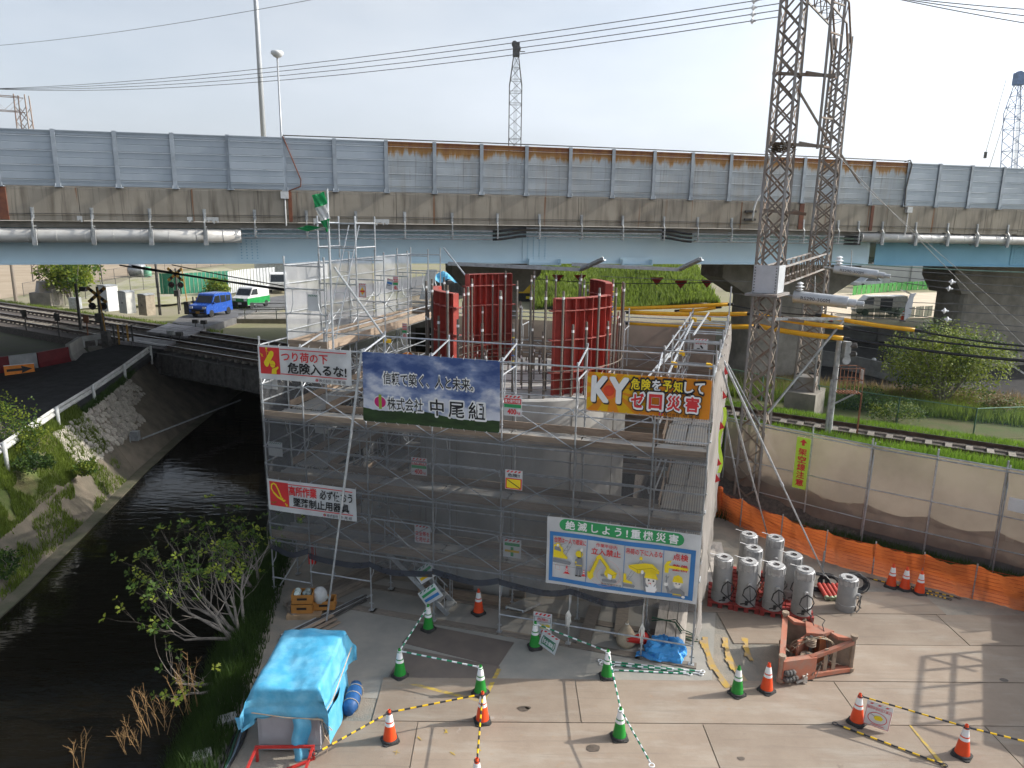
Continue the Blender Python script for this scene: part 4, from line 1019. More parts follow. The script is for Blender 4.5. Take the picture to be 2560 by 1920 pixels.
S.poly([(.528,.78),(.528,.65),(.545,.65),(.55,.74),(.585,.76),(.588,.79)],pr_yel,'picture');S.poly([(.528,.80),(.60,.80),(.607,.82),(.60,.845),(.528,.845)],pr_gry,'picture')
for a,c in(((.545,.74),(.58,.60)),((.56,.75),(.60,.61)),((.55,.70),(.583,.68))):S.line([a,c],.007,pr_gry,'picture',same=True)
S.poly([(.645,.62),(.665,.60),(.675,.74),(.735,.74),(.745,.88),(.665,.88),(.655,.72)],pr_gry,'picture');S.poly(ell(.705,.72,.034,.085,16),pr_skin,'picture');S.poly([(.662,.68),(.668,.61),(.70,.575),(.735,.60),(.752,.69)],pr_yel,'picture')
S.polys([ell(.692,.71,.006,.014,8),ell(.722,.715,.006,.014,8)],pr_blk,'picture');S.poly(ell(.70,.755,.008,.012,8),pr_red,'picture');S.poly([(.68,.88),(.672,.80),(.69,.81),(.698,.74),(.708,.80),(.722,.74),(.726,.80),(.742,.76),(.74,.82),(.752,.81),(.735,.88)],pr_wht,'picture');S.poly(ell(.648,.60,.010,.03,8),pr_wht,'picture')
S.poly([(.785,.46),(.80,.40),(.83,.375),(.822,.42),(.81,.45),(.935,.465),(.935,.50),(.815,.49),(.813,.56),(.79,.56)],pr_yel,'picture')
S.poly([(.80,.76),(.812,.74),(.83,.83),(.845,.79),(.865,.775),(.895,.775),(.922,.81),(.925,.88),(.90,.90),(.90,.93-.035),(.848,.895),(.846,.85),(.815,.86)],pr_gry,'picture');S.poly(ell(.875,.70,.026,.07,14),pr_skin,'picture');S.poly([(.842,.68),(.848,.60),(.876,.57),(.902,.60),(.91,.68)],pr_yel,'picture');S.polys([ell(.866,.70,.004,.01,6),ell(.886,.70,.004,.01,6)],pr_blk,'picture')
S.poly(rect(.848,.855,.902,.868),pr_yel,'picture');S.poly(ell(.803,.725,.014,.032,10),pr_wht,'picture');S.poly(ell(.915,.885,.012,.02,8),pr_wht,'picture');S.line([(.803,.70),(.806,.61)],.03,pr_gry,'picture');S.line([(.797,.62),(.803,.585)],.014,pr_gry,'picture');S.line([(.812,.63),(.818,.60)],.014,pr_gry,'picture')
gz=mat('dark green hatch print',(0.06,0.22,0.13),.6,rnd=0)
def small(label,u0,u1,z0,z1,v,seed,kind,tilt=0.0,rz=0.0,loc=None):
 w,h=u1-u0,z1-z0
 S=Sign('hanging_sign',label,'sign',loc or SW(u0,v,z0),SZ+rz,w,h,pr_w,amp=.006,tilt=tilt,ties=False,seed=seed,group='small hanging site signs')
 hc=gz if kind in('safe','bag','stair')else pr_red
 for k in range(4 if kind!='bag' else 6):
  n=4 if kind!='bag' else 6;x=.06+.88*k/n;S.poly([(x,.13),(x+.10,.03),(x+.10+.45/n,.03),(x+.45/n,.13)],hc,'hatch',up=1 if k==0 else 0)
 if kind=='load':
  S.poly(rect(.03,.17,.97,.42),pr_red);S.text('最大積載荷重',.07,.21,.93,.38,pr_wht,.01);S.poly(rect(.03,.44,.97,.60),pr_grn);S.text('400',.22,.66,.70,.92,pr_red,.03);S.text('kg',.74,.76,.93,.92,pr_red,.01)
 if kind=='danger':
  S.text('危険!!',.15,.18,.85,.36,pr_blk,.02);S.poly(rect(.03,.42,.97,.97),pr_red);S.poly(rect(.10,.47,.90,.92),pr_yel);S.line([(.12,.5),(.88,.9)],.02,pr_blk)
 if kind=='belt':
  S.text('安全帯を',.06,.36,.94,.60,pr_red,.02);S.text('使用せよ',.06,.66,.94,.92,pr_red,.02)
 if kind=='cross':
  S.poly(rect(.08,.2,.92,.36),pr_grn);S.poly(rect(.42,.42,.58,.92),pr_grn);S.poly(rect(.1,.58,.9,.70),kyy)
 if kind=='foot':
  S.line([(.06,.2),(.94,.2),(.94,.42),(.06,.42)],.008,pr_blk,closed=True);S.text('危険!!',.2,.24,.8,.38,pr_red,.01);S.text('注意',.35,.5,.92,.72,pr_yel,.02);S.poly(ell(.6,.86,.16,.10,12),pr_red)
 if kind=='path':
  S.poly(rect(.16,.34,.84,.40),gz);S.poly(rect(.16,.78,.84,.84),gz);S.poly(rect(.20,.40,.80,.78),gz);S.text('安全通路',.22,.46,.78,.73,pr_wht,.02)
  for x,sg in((.10,1),(.90,-1)):S.line([(x+sg*.05,.32),(x,.59),(x+sg*.05,.86)],.018,gz)
 if kind=='keep':
  S.line([(.03,.2),(.97,.2),(.97,.97),(.03,.97)],.006,pr_blk,closed=True);S.text('物を置くな',.12,.28,.88,.50,pr_red,.015);S.poly([(.42,.60),(.56,.58),(.70,.82),(.60,.88)],pr_blk);S.poly(rect(.25,.82,.45,.90),pr_blk)
 if kind=='sun':
  S.poly([(.5,.25),(.78,.55),(.5,.85),(.22,.55)],kyy);S.poly(rect(.2,.5,.8,.62),pr_red);S.line([(.1,.2),(.9,.2),(.9,.95),(.1,.95)],.012,pr_red,closed=True)
 if kind=='blue':
  S.poly(rect(.1,.3,.9,.5),pr_blu);S.poly(rect(.1,.58,.7,.66),pr_gry)
 if kind=='stair':
  S.poly([(.1,.3),(.9,.22),(.9,.4),(.1,.48)],pr_grn);S.poly(rect(.1,.6,.9,.8),pr_blu if seed%2 else kyy)
 return S
def sbox(a,b):return(min(a[0],b[0]),max(a[0],b[0]),min(a[2],b[2]),max(a[2],b[2]))
small('white sign with red 400 load limit hung right of the company banner',*sbox((6.78,-0.1,6.43),(7.23,-0.1,5.91)),-.11,21,'load')
small('white sign with red framed yellow panel hung at mid height of the scaffold front',*sbox((6.84,-0.1,4.54),(7.28,-0.1,4.04)),-.11,22,'danger')
small('load limit sign behind the mesh below the company banner',*sbox((4.31,-0.03,4.57),(4.74,-0.03,4.1)),-.03,23,'load')
small('white sign with red characters about safety belts behind the mesh above the stair',*sbox((4.37,-0.03,2.74),(4.81,-0.03,2.23)),-.03,24,'belt')
small('pale sign with green cross and yellow band left of the big illustrated banner',*sbox((6.79,-0.03,2.68),(7.26,-0.03,2.18)),-.03,25,'cross')
small('white danger sign hung low on the scaffold rail behind a green cone',*sbox((7.64,-0.1,0.83),(8.12,-0.1,0.24)),-.11,26,'foot')
small('square sign with a black boot picture hung across the right scaffold run',*sbox((10.98,5,7.27),(11.38,5,6.94)),5.0,27,'keep')
small('white sign with orange and red diamond hung on the upper left scaffold tier',*sbox((0.85,4,8.56),(1.11,4,8.12)),4.0,28,'sun')
small('blue and white tilted sign hung on the upper left scaffold tier',*sbox((0.99,5.6,8.62),(1.22,5.6,8.27)),5.6,29,'blue',tilt=R(12))
small('narrow red and green sign beside the tilted one on the upper left tier',*sbox((1.08,6,8.65),(1.27,6,8.17)),6.0,30,'load')
small('white bag with green hatched rim hung on the front of the upper left tier',*sbox((0.74,1.3,8.46),(1.1,1.3,8)),1.25,31,'bag')
small('white bag with green hatched rim just below the hanging load banner',*sbox((-0.37,0.6,6.18),(0.08,0.6,5.87)),.6,32,'bag')
small('white bag with green hatched rim at the left edge below the upper deck',*sbox((0.05,-0.02,4.54),(0.49,-0.02,4.14)),.05,33,'bag')
small('pale sign in the shade below the upper left scaffold deck',*sbox((0.88,1.1,5.03),(1.24,1.1,4.57)),1.1,34,'bag')
small('narrow red sign hung inside the scaffold by the orange life ring',*sbox((2.11,4.4,7.33),(2.27,4.4,6.83)),4.4,35,'load')
small('green and orange sign on the side of the stair, upper of two',0,.62,0,.40,0,36,'stair',tilt=R(-38),loc=SW(4.55,-.05,1.05))
small('green and blue sign on the side of the stair, lower of two',0,.62,0,.40,0,37,'stair',tilt=R(-38),loc=SW(4.68,-.05,.45))

# ================================================================ yard: plates, cones, stores
plate_m=bpy.data.materials.new('rusty steel road plate');plate_m.use_nodes=True
nt=plate_m.node_tree;bs=nt.nodes['Principled BSDF'];bs.inputs['Roughness'].default_value=.75;bs.inputs['Specular IOR Level'].default_value=.3
ge=nt.nodes.new('ShaderNodeNewGeometry');oi=nt.nodes.new('ShaderNodeObjectInfo')
def tnoise(sc,lo,hi,det=5,st=None):
 n=nt.nodes.new('ShaderNodeTexNoise');n.inputs['Scale'].default_value=sc;n.inputs['Detail'].default_value=det;n.inputs['Roughness'].default_value=.65
 if st:
  mp_=nt.nodes.new('ShaderNodeMapping');mp_.inputs['Scale'].default_value=st;mp_.inputs['Rotation'].default_value=(0,0,.4);nt.links.new(ge.outputs['Position'],mp_.inputs[0]);nt.links.new(mp_.outputs[0],n.inputs['Vector'])
 else:nt.links.new(ge.outputs['Position'],n.inputs['Vector'])
 r=nt.nodes.new('ShaderNodeMapRange');r.inputs[1].default_value=lo;r.inputs[2].default_value=hi;nt.links.new(n.outputs[0],r.inputs[0]);return r.outputs[0],n.outputs[0]
def tmix(f,a,b,amt=1.0):
 x=nt.nodes.new('ShaderNodeMix');x.data_type='RGBA'
 if amt!=1.0:
  m_=nt.nodes.new('ShaderNodeMath');m_.operation='MULTIPLY';m_.inputs[1].default_value=amt;nt.links.new(f,m_.inputs[0]);f=m_.outputs[0]
 nt.links.new(f,x.inputs[0])
 for i,q in((6,a),(7,b)):
  if isinstance(q,tuple):x.inputs[i].default_value=(*q,1)
  else:nt.links.new(q,x.inputs[i])
 return x.outputs[2]
f1,_=tnoise(.7,.35,.65);c=tmix(f1,(0.315,0.255,0.20),(0.255,0.20,0.155))
f2,_=tnoise(1.0,.5,.75,6,(.5,2.2,1));c=tmix(f2,c,(0.37,0.335,0.285),.75)
f3,_=tnoise(5,.62,.8,4);c=tmix(f3,c,(0.36,0.19,0.07),.35)
f4,_=tnoise(2.3,.68,.74,5);c=tmix(f4,c,(0.46,0.43,0.39),.45)
f5,_=tnoise(3.1,.66,.76,5);c=tmix(f5,c,(0.16,0.125,0.10),.6)
f6,_=tnoise(1.0,.56,.66,7,(.35,9,1));c=tmix(f6,c,(0.20,0.165,0.135),.4)
f7,_=tnoise(38,.55,.7,2);c=tmix(f7,c,(0.19,0.16,0.13),.3)
hs=nt.nodes.new('ShaderNodeHueSaturation');mr_=nt.nodes.new('ShaderNodeMapRange');mr_.inputs[3].default_value=.88;mr_.inputs[4].default_value=1.1
nt.links.new(oi.outputs['Random'],mr_.inputs[0]);nt.links.new(mr_.outputs[0],hs.inputs['Value']);nt.links.new(c,hs.inputs['Color']);nt.links.new(hs.outputs[0],bs.inputs['Base Color'])
_,fb=tnoise(9,0,1,4);bp=nt.nodes.new('ShaderNodeBump');bp.inputs['Strength'].default_value=.18;bp.inputs['Distance'].default_value=.02;nt.links.new(fb,bp.inputs['Height']);nt.links.new(bp.outputs[0],bs.inputs['Normal'])
yp=bpy.data.objects['yard']
PANG=R(.6)
def plate(x0,x1,y0,y1,ang=PANG,m=plate_m,z=.0,piv=(5,14)):
 b=MB();g=.012
 P=[(x0+g,y0+g),(x1-g,y0+g),(x1-g,y1-g),(x0+g,y1-g)]
 Q=[]
 for x,y in P:
  dx,dy=x-piv[0],y-piv[1];Q.append((piv[0]+dx*math.cos(ang)-dy*math.sin(ang),piv[1]+dx*math.sin(ang)+dy*math.cos(ang)))
 dz=[random.uniform(-.004,.006)for _ in Q]
 b.add([(x,y,z+.022+d)for(x,y),d in zip(Q,dz)]+[(x,y,z-.01)for x,y in Q],[(0,1,2,3),(0,4,5,1),(1,5,6,2),(2,6,7,3),(3,7,4,0)])
 return b.obj('steel_plate',m,yp)
rowsY=[5.96,7.48,9.01,10.53,12.06,13.58,15.1,16.63,18.15]
offs=[.3,2.6,.9,3.4,1.7,-.9,2.2,.8]
for k in range(8):
 x=-3.6+offs[k]-(6.1 if k<6 else-8.6)
 first=True
 while x<27:
  x0,x1=x,x+6.096
  lim=-3.9 if k<5 else(-2.9 if k==5 else(4.9 if k==6 else 5.0))
  if x1>lim+.4 and not(k==7 and x0>18):plate(max(x0,lim),x1,rowsY[k],rowsY[k+1])
  x+=6.096
plate(4.9,7.0,18.15,19.6);plate(7.0,12.2,18.15,19.4)
dark_pl=mat('dark steel plate',(0.155,0.13,0.115),.7,.1,.2,1.5,col2=(0.20,0.165,0.14),bump=.1)
for(a,c,d,e)in(((-2.69,16.461,0),(-0.234,15.509,0),(0.151,16.537,0),(-2.402,17.368,0)),((-2.806,14.947,-0),(-0.561,14.193,0),(-0.185,15.51,0),(-2.583,16.217,0))):
 b=MB();Q=[a,c,d,e];b.add([(x,y,.022)for x,y,z in Q]+[(x,y,0)for x,y,z in Q],[(0,1,2,3),(0,4,5,1),(1,5,6,2),(2,6,7,3),(3,7,4,0)]);o=b.obj('steel_plate',dark_pl,yp)
yl_worn=mat('worn yellow line',(0.52,0.36,0.05),.8,0,.3,7,col2=(0.33,0.25,0.13),thr=(.42,.6))
b=MB()
for a,c,w in(((-2.497,14.885,0.027),(-0.607,14.21,0.027),.09),((-0.559,14.129,0.027),(-0.203,15.406,0.027),.10)):
 A=Vector(a);B_=Vector(c);d=(B_-A).normalized();n_=Vector((-d.y,d.x,0))*w/2;b.add([A-n_,B_-n_,B_+n_,A+n_],[(0,1,2,3)])
 A.z=B_.z=.031
 b.obj('painted_line',yl_worn,yp);b=MB()
A,B_=Vector((8.671,13.609,0.032)),Vector((8.707,12.381,0.032));d=(B_-A).normalized();n_=Vector((-d.y,d.x,0));b.add([A-n_*.02,B_-n_*.05,B_+n_*.05,A+n_*.02],[(0,1,2,3)]);b.obj('painted_line',yl_worn,yp)
for(cx,cy,r,a0,a1,w)in((8.9,15.9,3.85,165,196,.22),(8.9,15.9,3.35,163,194,.2),(8.9,15.9,2.85,160,180,.18)):
 b=MB()
 for k in range(12):
  t0,t1=R(a0+(a1-a0)*k/12),R(a0+(a1-a0)*(k+1)/12);ww=w*(.5+.5*random.random())
  b.add([(cx+r*math.cos(t0),cy+r*math.sin(t0),.030),(cx+(r+ww)*math.cos(t0),cy+(r+ww)*math.sin(t0),.030),(cx+(r+ww)*math.cos(t1),cy+(r+ww)*math.sin(t1),.030),(cx+r*math.cos(t1),cy+r*math.sin(t1),.030)],[(0,1,2,3)])
 b.obj('skid_mark',mat('ochre smear',(0.46,0.30,0.07),.85,0,.3,5,col2=(0.36,0.27,0.17),thr=(.4,.62)),yp)
for q in((-1.281,13.203,0.03),(-1.804,12.963,0.03),(-2.219,12.562,0.03),(-1.092,12.552,0.03),(-0.569,12.688,0.03)):
 b=MB();x,y,z=q
 for k in range(3):a=random.random()*3;b.add([(x-.07*math.cos(a),y-.07*math.sin(a),z+.001*k),(x-.07*math.cos(a)+.02,y-.07*math.sin(a)+.015,z+.001*k),(x+.07*math.cos(a)+.02,y+.07*math.sin(a)+.015,z+.001*k),(x+.07*math.cos(a),y+.07*math.sin(a),z+.001*k)],[(0,1,2,3)])
 b.obj('spray_mark',yl_worn,yp)
for q,r in(((0.355,13.968,0.031),.11),((1.759,12.771,0.031),.13),((0.461,13.998,0.031),.06),((4.713,12.54,0.031),.07),((11.785,15.261,0.031),.09)):
 b=MB();b.add([(q[0]+r*(1+.35*random.random())*math.cos(t),q[1]+r*.7*(1+.35*random.random())*math.sin(t),q[2])for t in[k*.6 for k in range(10)]],[tuple(range(10))]);b.obj('oil_spot',mat('oil stain',(.10,.08,.065),.5,0,.3,8),yp)
sheet_o=MB();P=[(-4.496,14.382,0.008),(-2.395,14.222,0.008),(0.198,14.74,0.008),(3.668,15.034,0.008),(4.817,15.123,0.008),(5.806,18.411,0.008),(1.457,18.721,0.008),(-4.485,19.961,0.008),(-5.087,18.526,0.008),(-4.998,15.834,0.008)]
sheet_o.add(P,[tuple(range(len(P)))]);struct(sheet_o.obj('concrete_pad',mat('dusty grey concrete',(0.36,0.335,0.295),.9,0,.15,1.1,bump=.2,col2=(0.28,0.275,0.25),world_space=True)))
cone_or=mat('orange cone plastic',(0.78,0.075,0.015),.45,0,.06,5,rnd=.06)
cone_gr=mat('green cone plastic',(0.015,0.24,0.03),.45,0,.06,5,rnd=.06)
reflex=mat('white reflective band',(0.82,0.82,0.82),.4,0,.03,8,rnd=.02)
base_m=mat('black cone weight',(0.045,0.043,0.042),.8,0,.3,8)
def cone_meshes(m):
 b=MB();b.lathe([(.150,.03),(.142,.06),(.118,.22),(.098,.35),(.0925,.385),(.083,.445),(.0775,.48),(.05,.63),(.037,.66),(.03,.72),(.026,.725),(.026,.70)],n=20,cap=False)
 body=b.mesh('body',m,smooth=True)
 b=MB();b.lathe([(.0955,.38),(.086,.448)],n=20,cap=False);b.lathe([(.0805,.475),(.053,.632)],n=20,cap=False);band=b.mesh('reflective_band',reflex,smooth=True)
 b=MB();s=.175;c=.05
 o8=[(s-c,-s),(s,-s+c),(s,s-c),(s-c,s),(-s+c,s),(-s,s-c),(-s,-s+c),(-s+c,-s)]
 b.prism(o8,.0,.028);b.lathe([(.175,.028),(.17,.065),(.148,.075)],n=16,cap=False);base=b.mesh('base',base_m)
 return body,band,base
CM={'g':cone_meshes(cone_gr),'o':cone_meshes(cone_or)}
def cone(col,p,label,group,rz=0,k=1.0):
 t=tag(empty('traffic_cone',(p[0],p[1],p[2]if len(p)>2 else 0),rz),label,'traffic cone',group)
 for nme,me in zip(('body','reflective_band','base'),CM[col]):put(nme,me,t,scale=k)
 return t
ZC=.024
GC=[((-2.093,17.082,0.02),'green cone at the foot of the stair signs'),((-2.527,15.077,0.02),'green cone at the left corner of the dark plates'),((-0.611,14.487,0.02),'green cone standing right behind an orange cone'),((0.675,16.342,0.02),'green cone carrying the white safe path sign'),((2.344,15.167,0.02),'green cone beside the pile of green and white bars'),((2.344,13.102,0.02),'green cone nearest the camera in the middle of the plates'),((5.243,14.598,0.02),'green cone beside an orange cone near the salmon machine')]
for p,l in GC:cone('g',p,l,'green traffic cones',random.random())
OC=[((-0.823,17.924,0.02),'orange cone in the shade under the scaffold'),((-2.398,12.91,0.02),'orange cone right of the blue tarp with two striped bars'),((-0.524,13.545,0.02),'orange cone in front of a green cone'),((-0.545,11.59,0.02),'orange cone cut off by the bottom of the picture'),((5.965,14.731,0.02),'orange cone beside a green cone near the salmon machine'),((7.55,13.675,0.02),'orange cone carrying a white no entry sign'),((9.254,12.732,0.02),'orange cone at the lower right corner'),((11.415,19.816,0),'orange cone by the net, left of three in a row'),((11.733,19.647,0),'orange cone by the net, middle of three in a row'),((12.043,19.42,0),'orange cone by the net, right of three in a row')]
for p,l in OC:cone('o',p,l,'orange traffic cones',random.random())
bar_w=mat('white bar plastic',(0.75,0.76,0.77),.4);bar_g=mat('green bar plastic',(0.01,0.22,0.11),.4);bar_y=mat('yellow bar plastic',(0.80,0.50,0.01),.4);bar_k=mat('black bar plastic',(0.03,0.03,0.035),.4)
def cone_bar(a,c,col,label,group,rings=True):
 a=Vector(a);c=Vector(c);d=c-a;L=d.length;d.normalize();n=15;b=MB()
 for k in range(n):
  b.k=k%2;b.tube(a+d*L*k/n,a+d*L*(k+1)/n,.0185,8,cap=(k in(0,n-1)))
 o=b.obj('cone_bar',[bar_w,bar_g]if col=='g' else[bar_k,bar_y],smooth=False);tag(o,label,'cone bar',group)
 if rings:
  x=Vector((d.x,d.y,0)).normalized();y=Vector((-x.y,x.x,0));b=MB()
  for e,s in((a,-1),(c,1)):b.path([e+d*s*.045+x*.05*math.cos(t)+y*.05*math.sin(t)for t in[2*math.pi*k/14 for k in range(14)]],.011,5,closed=True)
  b.obj('ring',bar_w if col=='g' else bar_k,o)
 return o
def ct(p,z=.66):return Vector((p[0],p[1],p[2]+z))
def cbar(p,q,col,label):
 A,B_=ct(p),ct(q);d=(B_-A).normalized();return cone_bar(A+d*.06,B_-d*.06,col,label,'green and white cone bars' if col=='g' else 'yellow and black cone bars')
g=[p for p,l in GC];o_=[p for p,l in OC]
cbar(g[0],g[1],'g','green and white bar from the stair cone to the left cone');cbar(g[1],g[2],'g','green and white bar along the front of the dark plates');cbar(g[3],g[4],'g','green and white bar holding the safe path sign')
cbar(g[4],g[5],'g','green and white bar running towards the camera, farther of two');cbar(g[5],(2.7,11.537,0.02),'g','green and white bar running out of the bottom of the picture')
cbar(o_[1],o_[2],'y','yellow and black bar between two orange cones');cbar(o_[1],(-3.598,11.708,0.02),'y','yellow and black bar leading to the blue tarp');cbar(o_[2],o_[3],'y','yellow and black bar running down to the bottom edge')
cbar(o_[5],o_[6],'y','yellow and black bar with the no entry sign hung on it');cbar(o_[6],(10.947,11.999,0.02),'y','yellow and black bar leaving the picture at lower right')
cone_bar((7.089,13.575,0.05),(8.686,12.446,0.05),'y','yellow and black bar lying on the plates at lower right','yellow and black cone bars')
lay=[((2.303,15.79,0.03),(4.629,15.428,0.03)),((2.327,15.659,0.03),(4.566,15.332,0.03)),((2.588,15.588,0.06),(4.611,15.369,0.07)),((2.548,15.423,0.03),(4.298,15.325,0.03))]
for k,(a,c)in enumerate(lay):cone_bar(a,c,'g',['rearmost green and white bar in the pile by the scaffold corner','second green and white bar in the pile by the scaffold corner','green and white bar lying on top of the pile','front green and white bar in the pile by the scaffold corner'][k],'green and white bars lying in a pile')
for k,(a,c)in enumerate((((11.002,20.258,0.03),(12.302,19.42,0.03)),((11.82,19.847,0.05),(12.994,19.162,0.03)),((11.964,19.459,0.08),(12.693,19.085,0.03)))):cone_bar(a,c,'y',['left striped bar lying behind the three orange cones','long striped bar lying behind the three orange cones','short striped bar resting on the others behind the cones'][k],'striped bars lying by the net')
m_=ct(g[3]).lerp(ct(g[4]),.2)
dd=Vector(g[4])-Vector(g[3])
S=small('white safe path sign with green characters hung on a cone bar',0,.50,0,.50,0,40,'path',tilt=R(16),rz=math.atan2(dd.y,dd.x)-SZ,loc=ct(g[3]).lerp(ct(g[4]),.05)+Vector((.0,-.04,-.50)))
dd=Vector(o_[6])-Vector(o_[5]);p0=ct(o_[5]).lerp(ct(o_[6]),.05)+Vector((0,-.03,-.58))
S=Sign('hanging_sign','white sign with red circle and yellow digger hung beside an orange cone','sign',p0,math.atan2(dd.y,dd.x),.50,.56,pr_w,amp=.008,tilt=R(4),ties=False,seed=41)
for k in range(3):S.poly([(.1+.3*k,.10),(.17+.3*k,.04),(.27+.3*k,.04),(.20+.3*k,.10)],pr_red,'hatch',up=1 if k==0 else 0)
S.text('旋回半径内立入禁止',.05,.20,.95,.30,pr_red,.012);S.line(ell(.5,.62,.36,.24,24),.014,pr_red,'picture',closed=True);S.poly([(.35,.62),(.40,.52),(.60,.48),(.72,.56),(.66,.68),(.45,.70)],pr_yel,'picture');S.line([(.18,.48),(.40,.56)],.012,pr_gry,'picture');S.line([(.3,.9),(.8,.9)],.012,pr_red,'picture')
S.line([(.03,.17),(.97,.17),(.97,.97),(.03,.97)],.008,pr_red,closed=True)
from mathutils import noise as mnoise
tarp_m=mat('blue tarpaulin',(0.07,0.36,0.58),.45,0,.12,2.2,bump=.6,bscale=4.5,col2=(0.20,0.50,0.68),thr=(.4,.75),rnd=.04)
bx=tag(empty('covered_generator',(-4.34,13.55,0)),'grey generator box under a blue tarpaulin tied with rope','generator')
hx,hy,ht=.64,1.02,1.50
b=MB();b.box((0,0,.76),(2*hx-.04,2*hy-.04,1.18));b.box((0,0,.12),(2*hx-.06,2*hy-.04,.12));b.box((0,-hy-.003,.80),(2*hx-.2,.006,.9));b.obj('housing',mat('grey machine paint',(.36,.36,.39),.5,0,.08,2),bx)
b=MB();NU,NV=54,66
def tarp(a,c):
 X=(a-.5)*2*(hx+.85);Yy=(c-.5)*2*(hy+.80)
 ox=max(0,abs(X)-hx);oy=max(0,abs(Yy)-hy)
 sx=1 if X>0 else-1;sy=1 if Yy>0 else-1
 x=min(abs(X),hx)*sx;y=min(abs(Yy),hy)*sy;z=ht
 nz1=mnoise.noise(Vector((X*1.6,Yy*1.6,0.3)));nz2=mnoise.noise(Vector((X*5,Yy*5,2.0)));rdg=(1-abs(mnoise.noise(Vector((X*2.2+Yy,Yy*1.3-X*.6,5.0))))*2.2);nz2+=.9*max(0,rdg)**3
 if ox==0 and oy==0:
  z=ht+.05*nz1+.018*nz2+.03*math.sin(Yy*2.2+X*3)*(1-abs(X)/hx)
  z-=.05*max(0,1-(hx-abs(X))/.12)*.5
 else:
  drop=math.hypot(ox,oy)if(ox and oy)else max(ox,oy)
  lim=(.62 if sy<0 else .75)if ox==0 else .85
  fold=.05*math.sin(9*(Yy if ox else X))+.05*nz1
  z=ht-.02-min(drop,lim)
  f_=min(1,drop/.5)
  if ox:x+=sx*(.03+(.05+fold*.6)*f_+.12*f_*(oy>0))
  if oy:y+=sy*(.03+(.04+fold*.6)*f_+.12*f_*(ox>0))
  z+=.03*nz2
  if drop>.34 and drop<.46 and sy<0:y+=.02
 return(x,y,z)
b.grid(tarp,NU,NV);b.obj('tarpaulin',tarp_m,bx,smooth=True)
b=MB();b.grid(lambda a,c:(-hx-.02-.42*a*(1-.3*c),-hy-.05+.1*a-.15*c*a,1.02-.28*a-.30*c*(1-a*.6)+.03*math.sin(a*7+c*4)),8,8);b.obj('tarpaulin_flap',tarp_m,bx,smooth=True)
b=MB();b.grid(lambda a,c:(hx-.52+.36*a*(1-.25*c)+.03*math.sin(c*9),-hy-.12-.05*math.sin(a*6)-.06*c,.88-.92*c+.04*math.sin(a*5)),8,14);b.obj('tarpaulin_flap',tarp_m,bx,smooth=True)
b=MB();b.grid(lambda a,c:(hx+.10+.06*math.sin(c*5)+.05*a,-hy+.1+1.9*c,.75-.62*a+.05*math.sin(c*11)),6,20);b.obj('tarpaulin_flap',tarp_m,bx,smooth=True)
rope=mat('pale rope',(.55,.42,.30),.9)
b=MB();zz=.98;b.path([(-hx-.1,-hy-.10,zz+.02),(0,-hy-.135,zz-.06),(hx+.06,-hy-.12,zz-.1),(hx+.16,-hy+.4,zz-.02),(hx+.18,hy,zz+.1)],.012,5);b.path([(hx+.06,-hy-.12,zz-.1),(hx+.12,-hy-.2,.6),(hx+.2,-hy-.12,.35),(hx+.14,-hy-.16,.16)],.010,5);b.path([(hx+.06,-hy-.12,zz-.1),(hx+.22,-hy-.2,.72),(hx+.26,-hy-.1,.62),(hx+.08,-hy-.12,zz-.12)],.009,5);b.path([(hx-.1,-hy-.15,zz-.08),(hx+.02,-hy-.17,zz-.06),(hx+.1,-hy-.15,zz-.1)],.02,5);b.obj('rope',rope,bx)
red_st=mat('red painted steel',(0.42,0.03,0.025),.5,0,.15,4)
st_=tag(empty('steel_stand',(-4.35,12.0,0),.04),'red steel frame stand in front of the tarpaulin','stand')
b=MB()
for x in(-.55,.55):
 for y in(-.32,.32):b.bar((x,y,0),(x,y,.32),.05,.05)
b.obj('leg',red_st,st_)if False else None
for x in(-.55,.55):
 for y in(-.32,.32):
  q=MB();q.bar((x,y,0),(x,y,.30),.05,.05);q.obj('leg',red_st,st_)
for a,c in(((-.58,-.32,.32),(.58,-.32,.32)),((-.58,.32,.32),(.58,.32,.32)),((-.55,-.3,.32),(-.55,.3,.32)),((.55,-.3,.32),(.55,.3,.32)),((-.55,-.32,.03),(.55,.32,.03))):
 q=MB();q.bar(a,c,.045,.045);q.obj('rail',red_st,st_)
t=tag(empty('rolled_sheet',(-3.42,14.0,0)),'dark blue rolled sheet tied with cord beside the tarpaulin','rolled sheet')
b=MB();b.path([(0,-.42,.2),(.04,-.2,.2),(.02,.2,.21),(0,.45,.2)],[.14,.17,.17,.13],12);b.obj('roll',mat('dark blue sheet',(.02,.09,.25),.5,0,.2,5),t,smooth=True)
b=MB()
for y in(-.25,.0,.25):b.path([(.03+.18*math.cos(a),y,.2+.18*math.sin(a))for a in[k*math.pi/8 for k in range(16)]],.009,4,closed=True)
b.obj('cord',rope,t)
t=stuff(MB().obj('x',rope))if False else None
jack_m=mat('light grey machine paint',(0.30,0.30,0.297),.5,0,.06,3,col2=(0.25,0.25,0.247))
jack_top=mat('bare steel',(0.40,0.40,0.40),.5,.2,.25,6);hose_m=mat('black hose',(.02,.02,.022),.5);hole_m=mat('rust brown bore',(.09,.035,.02),.8)
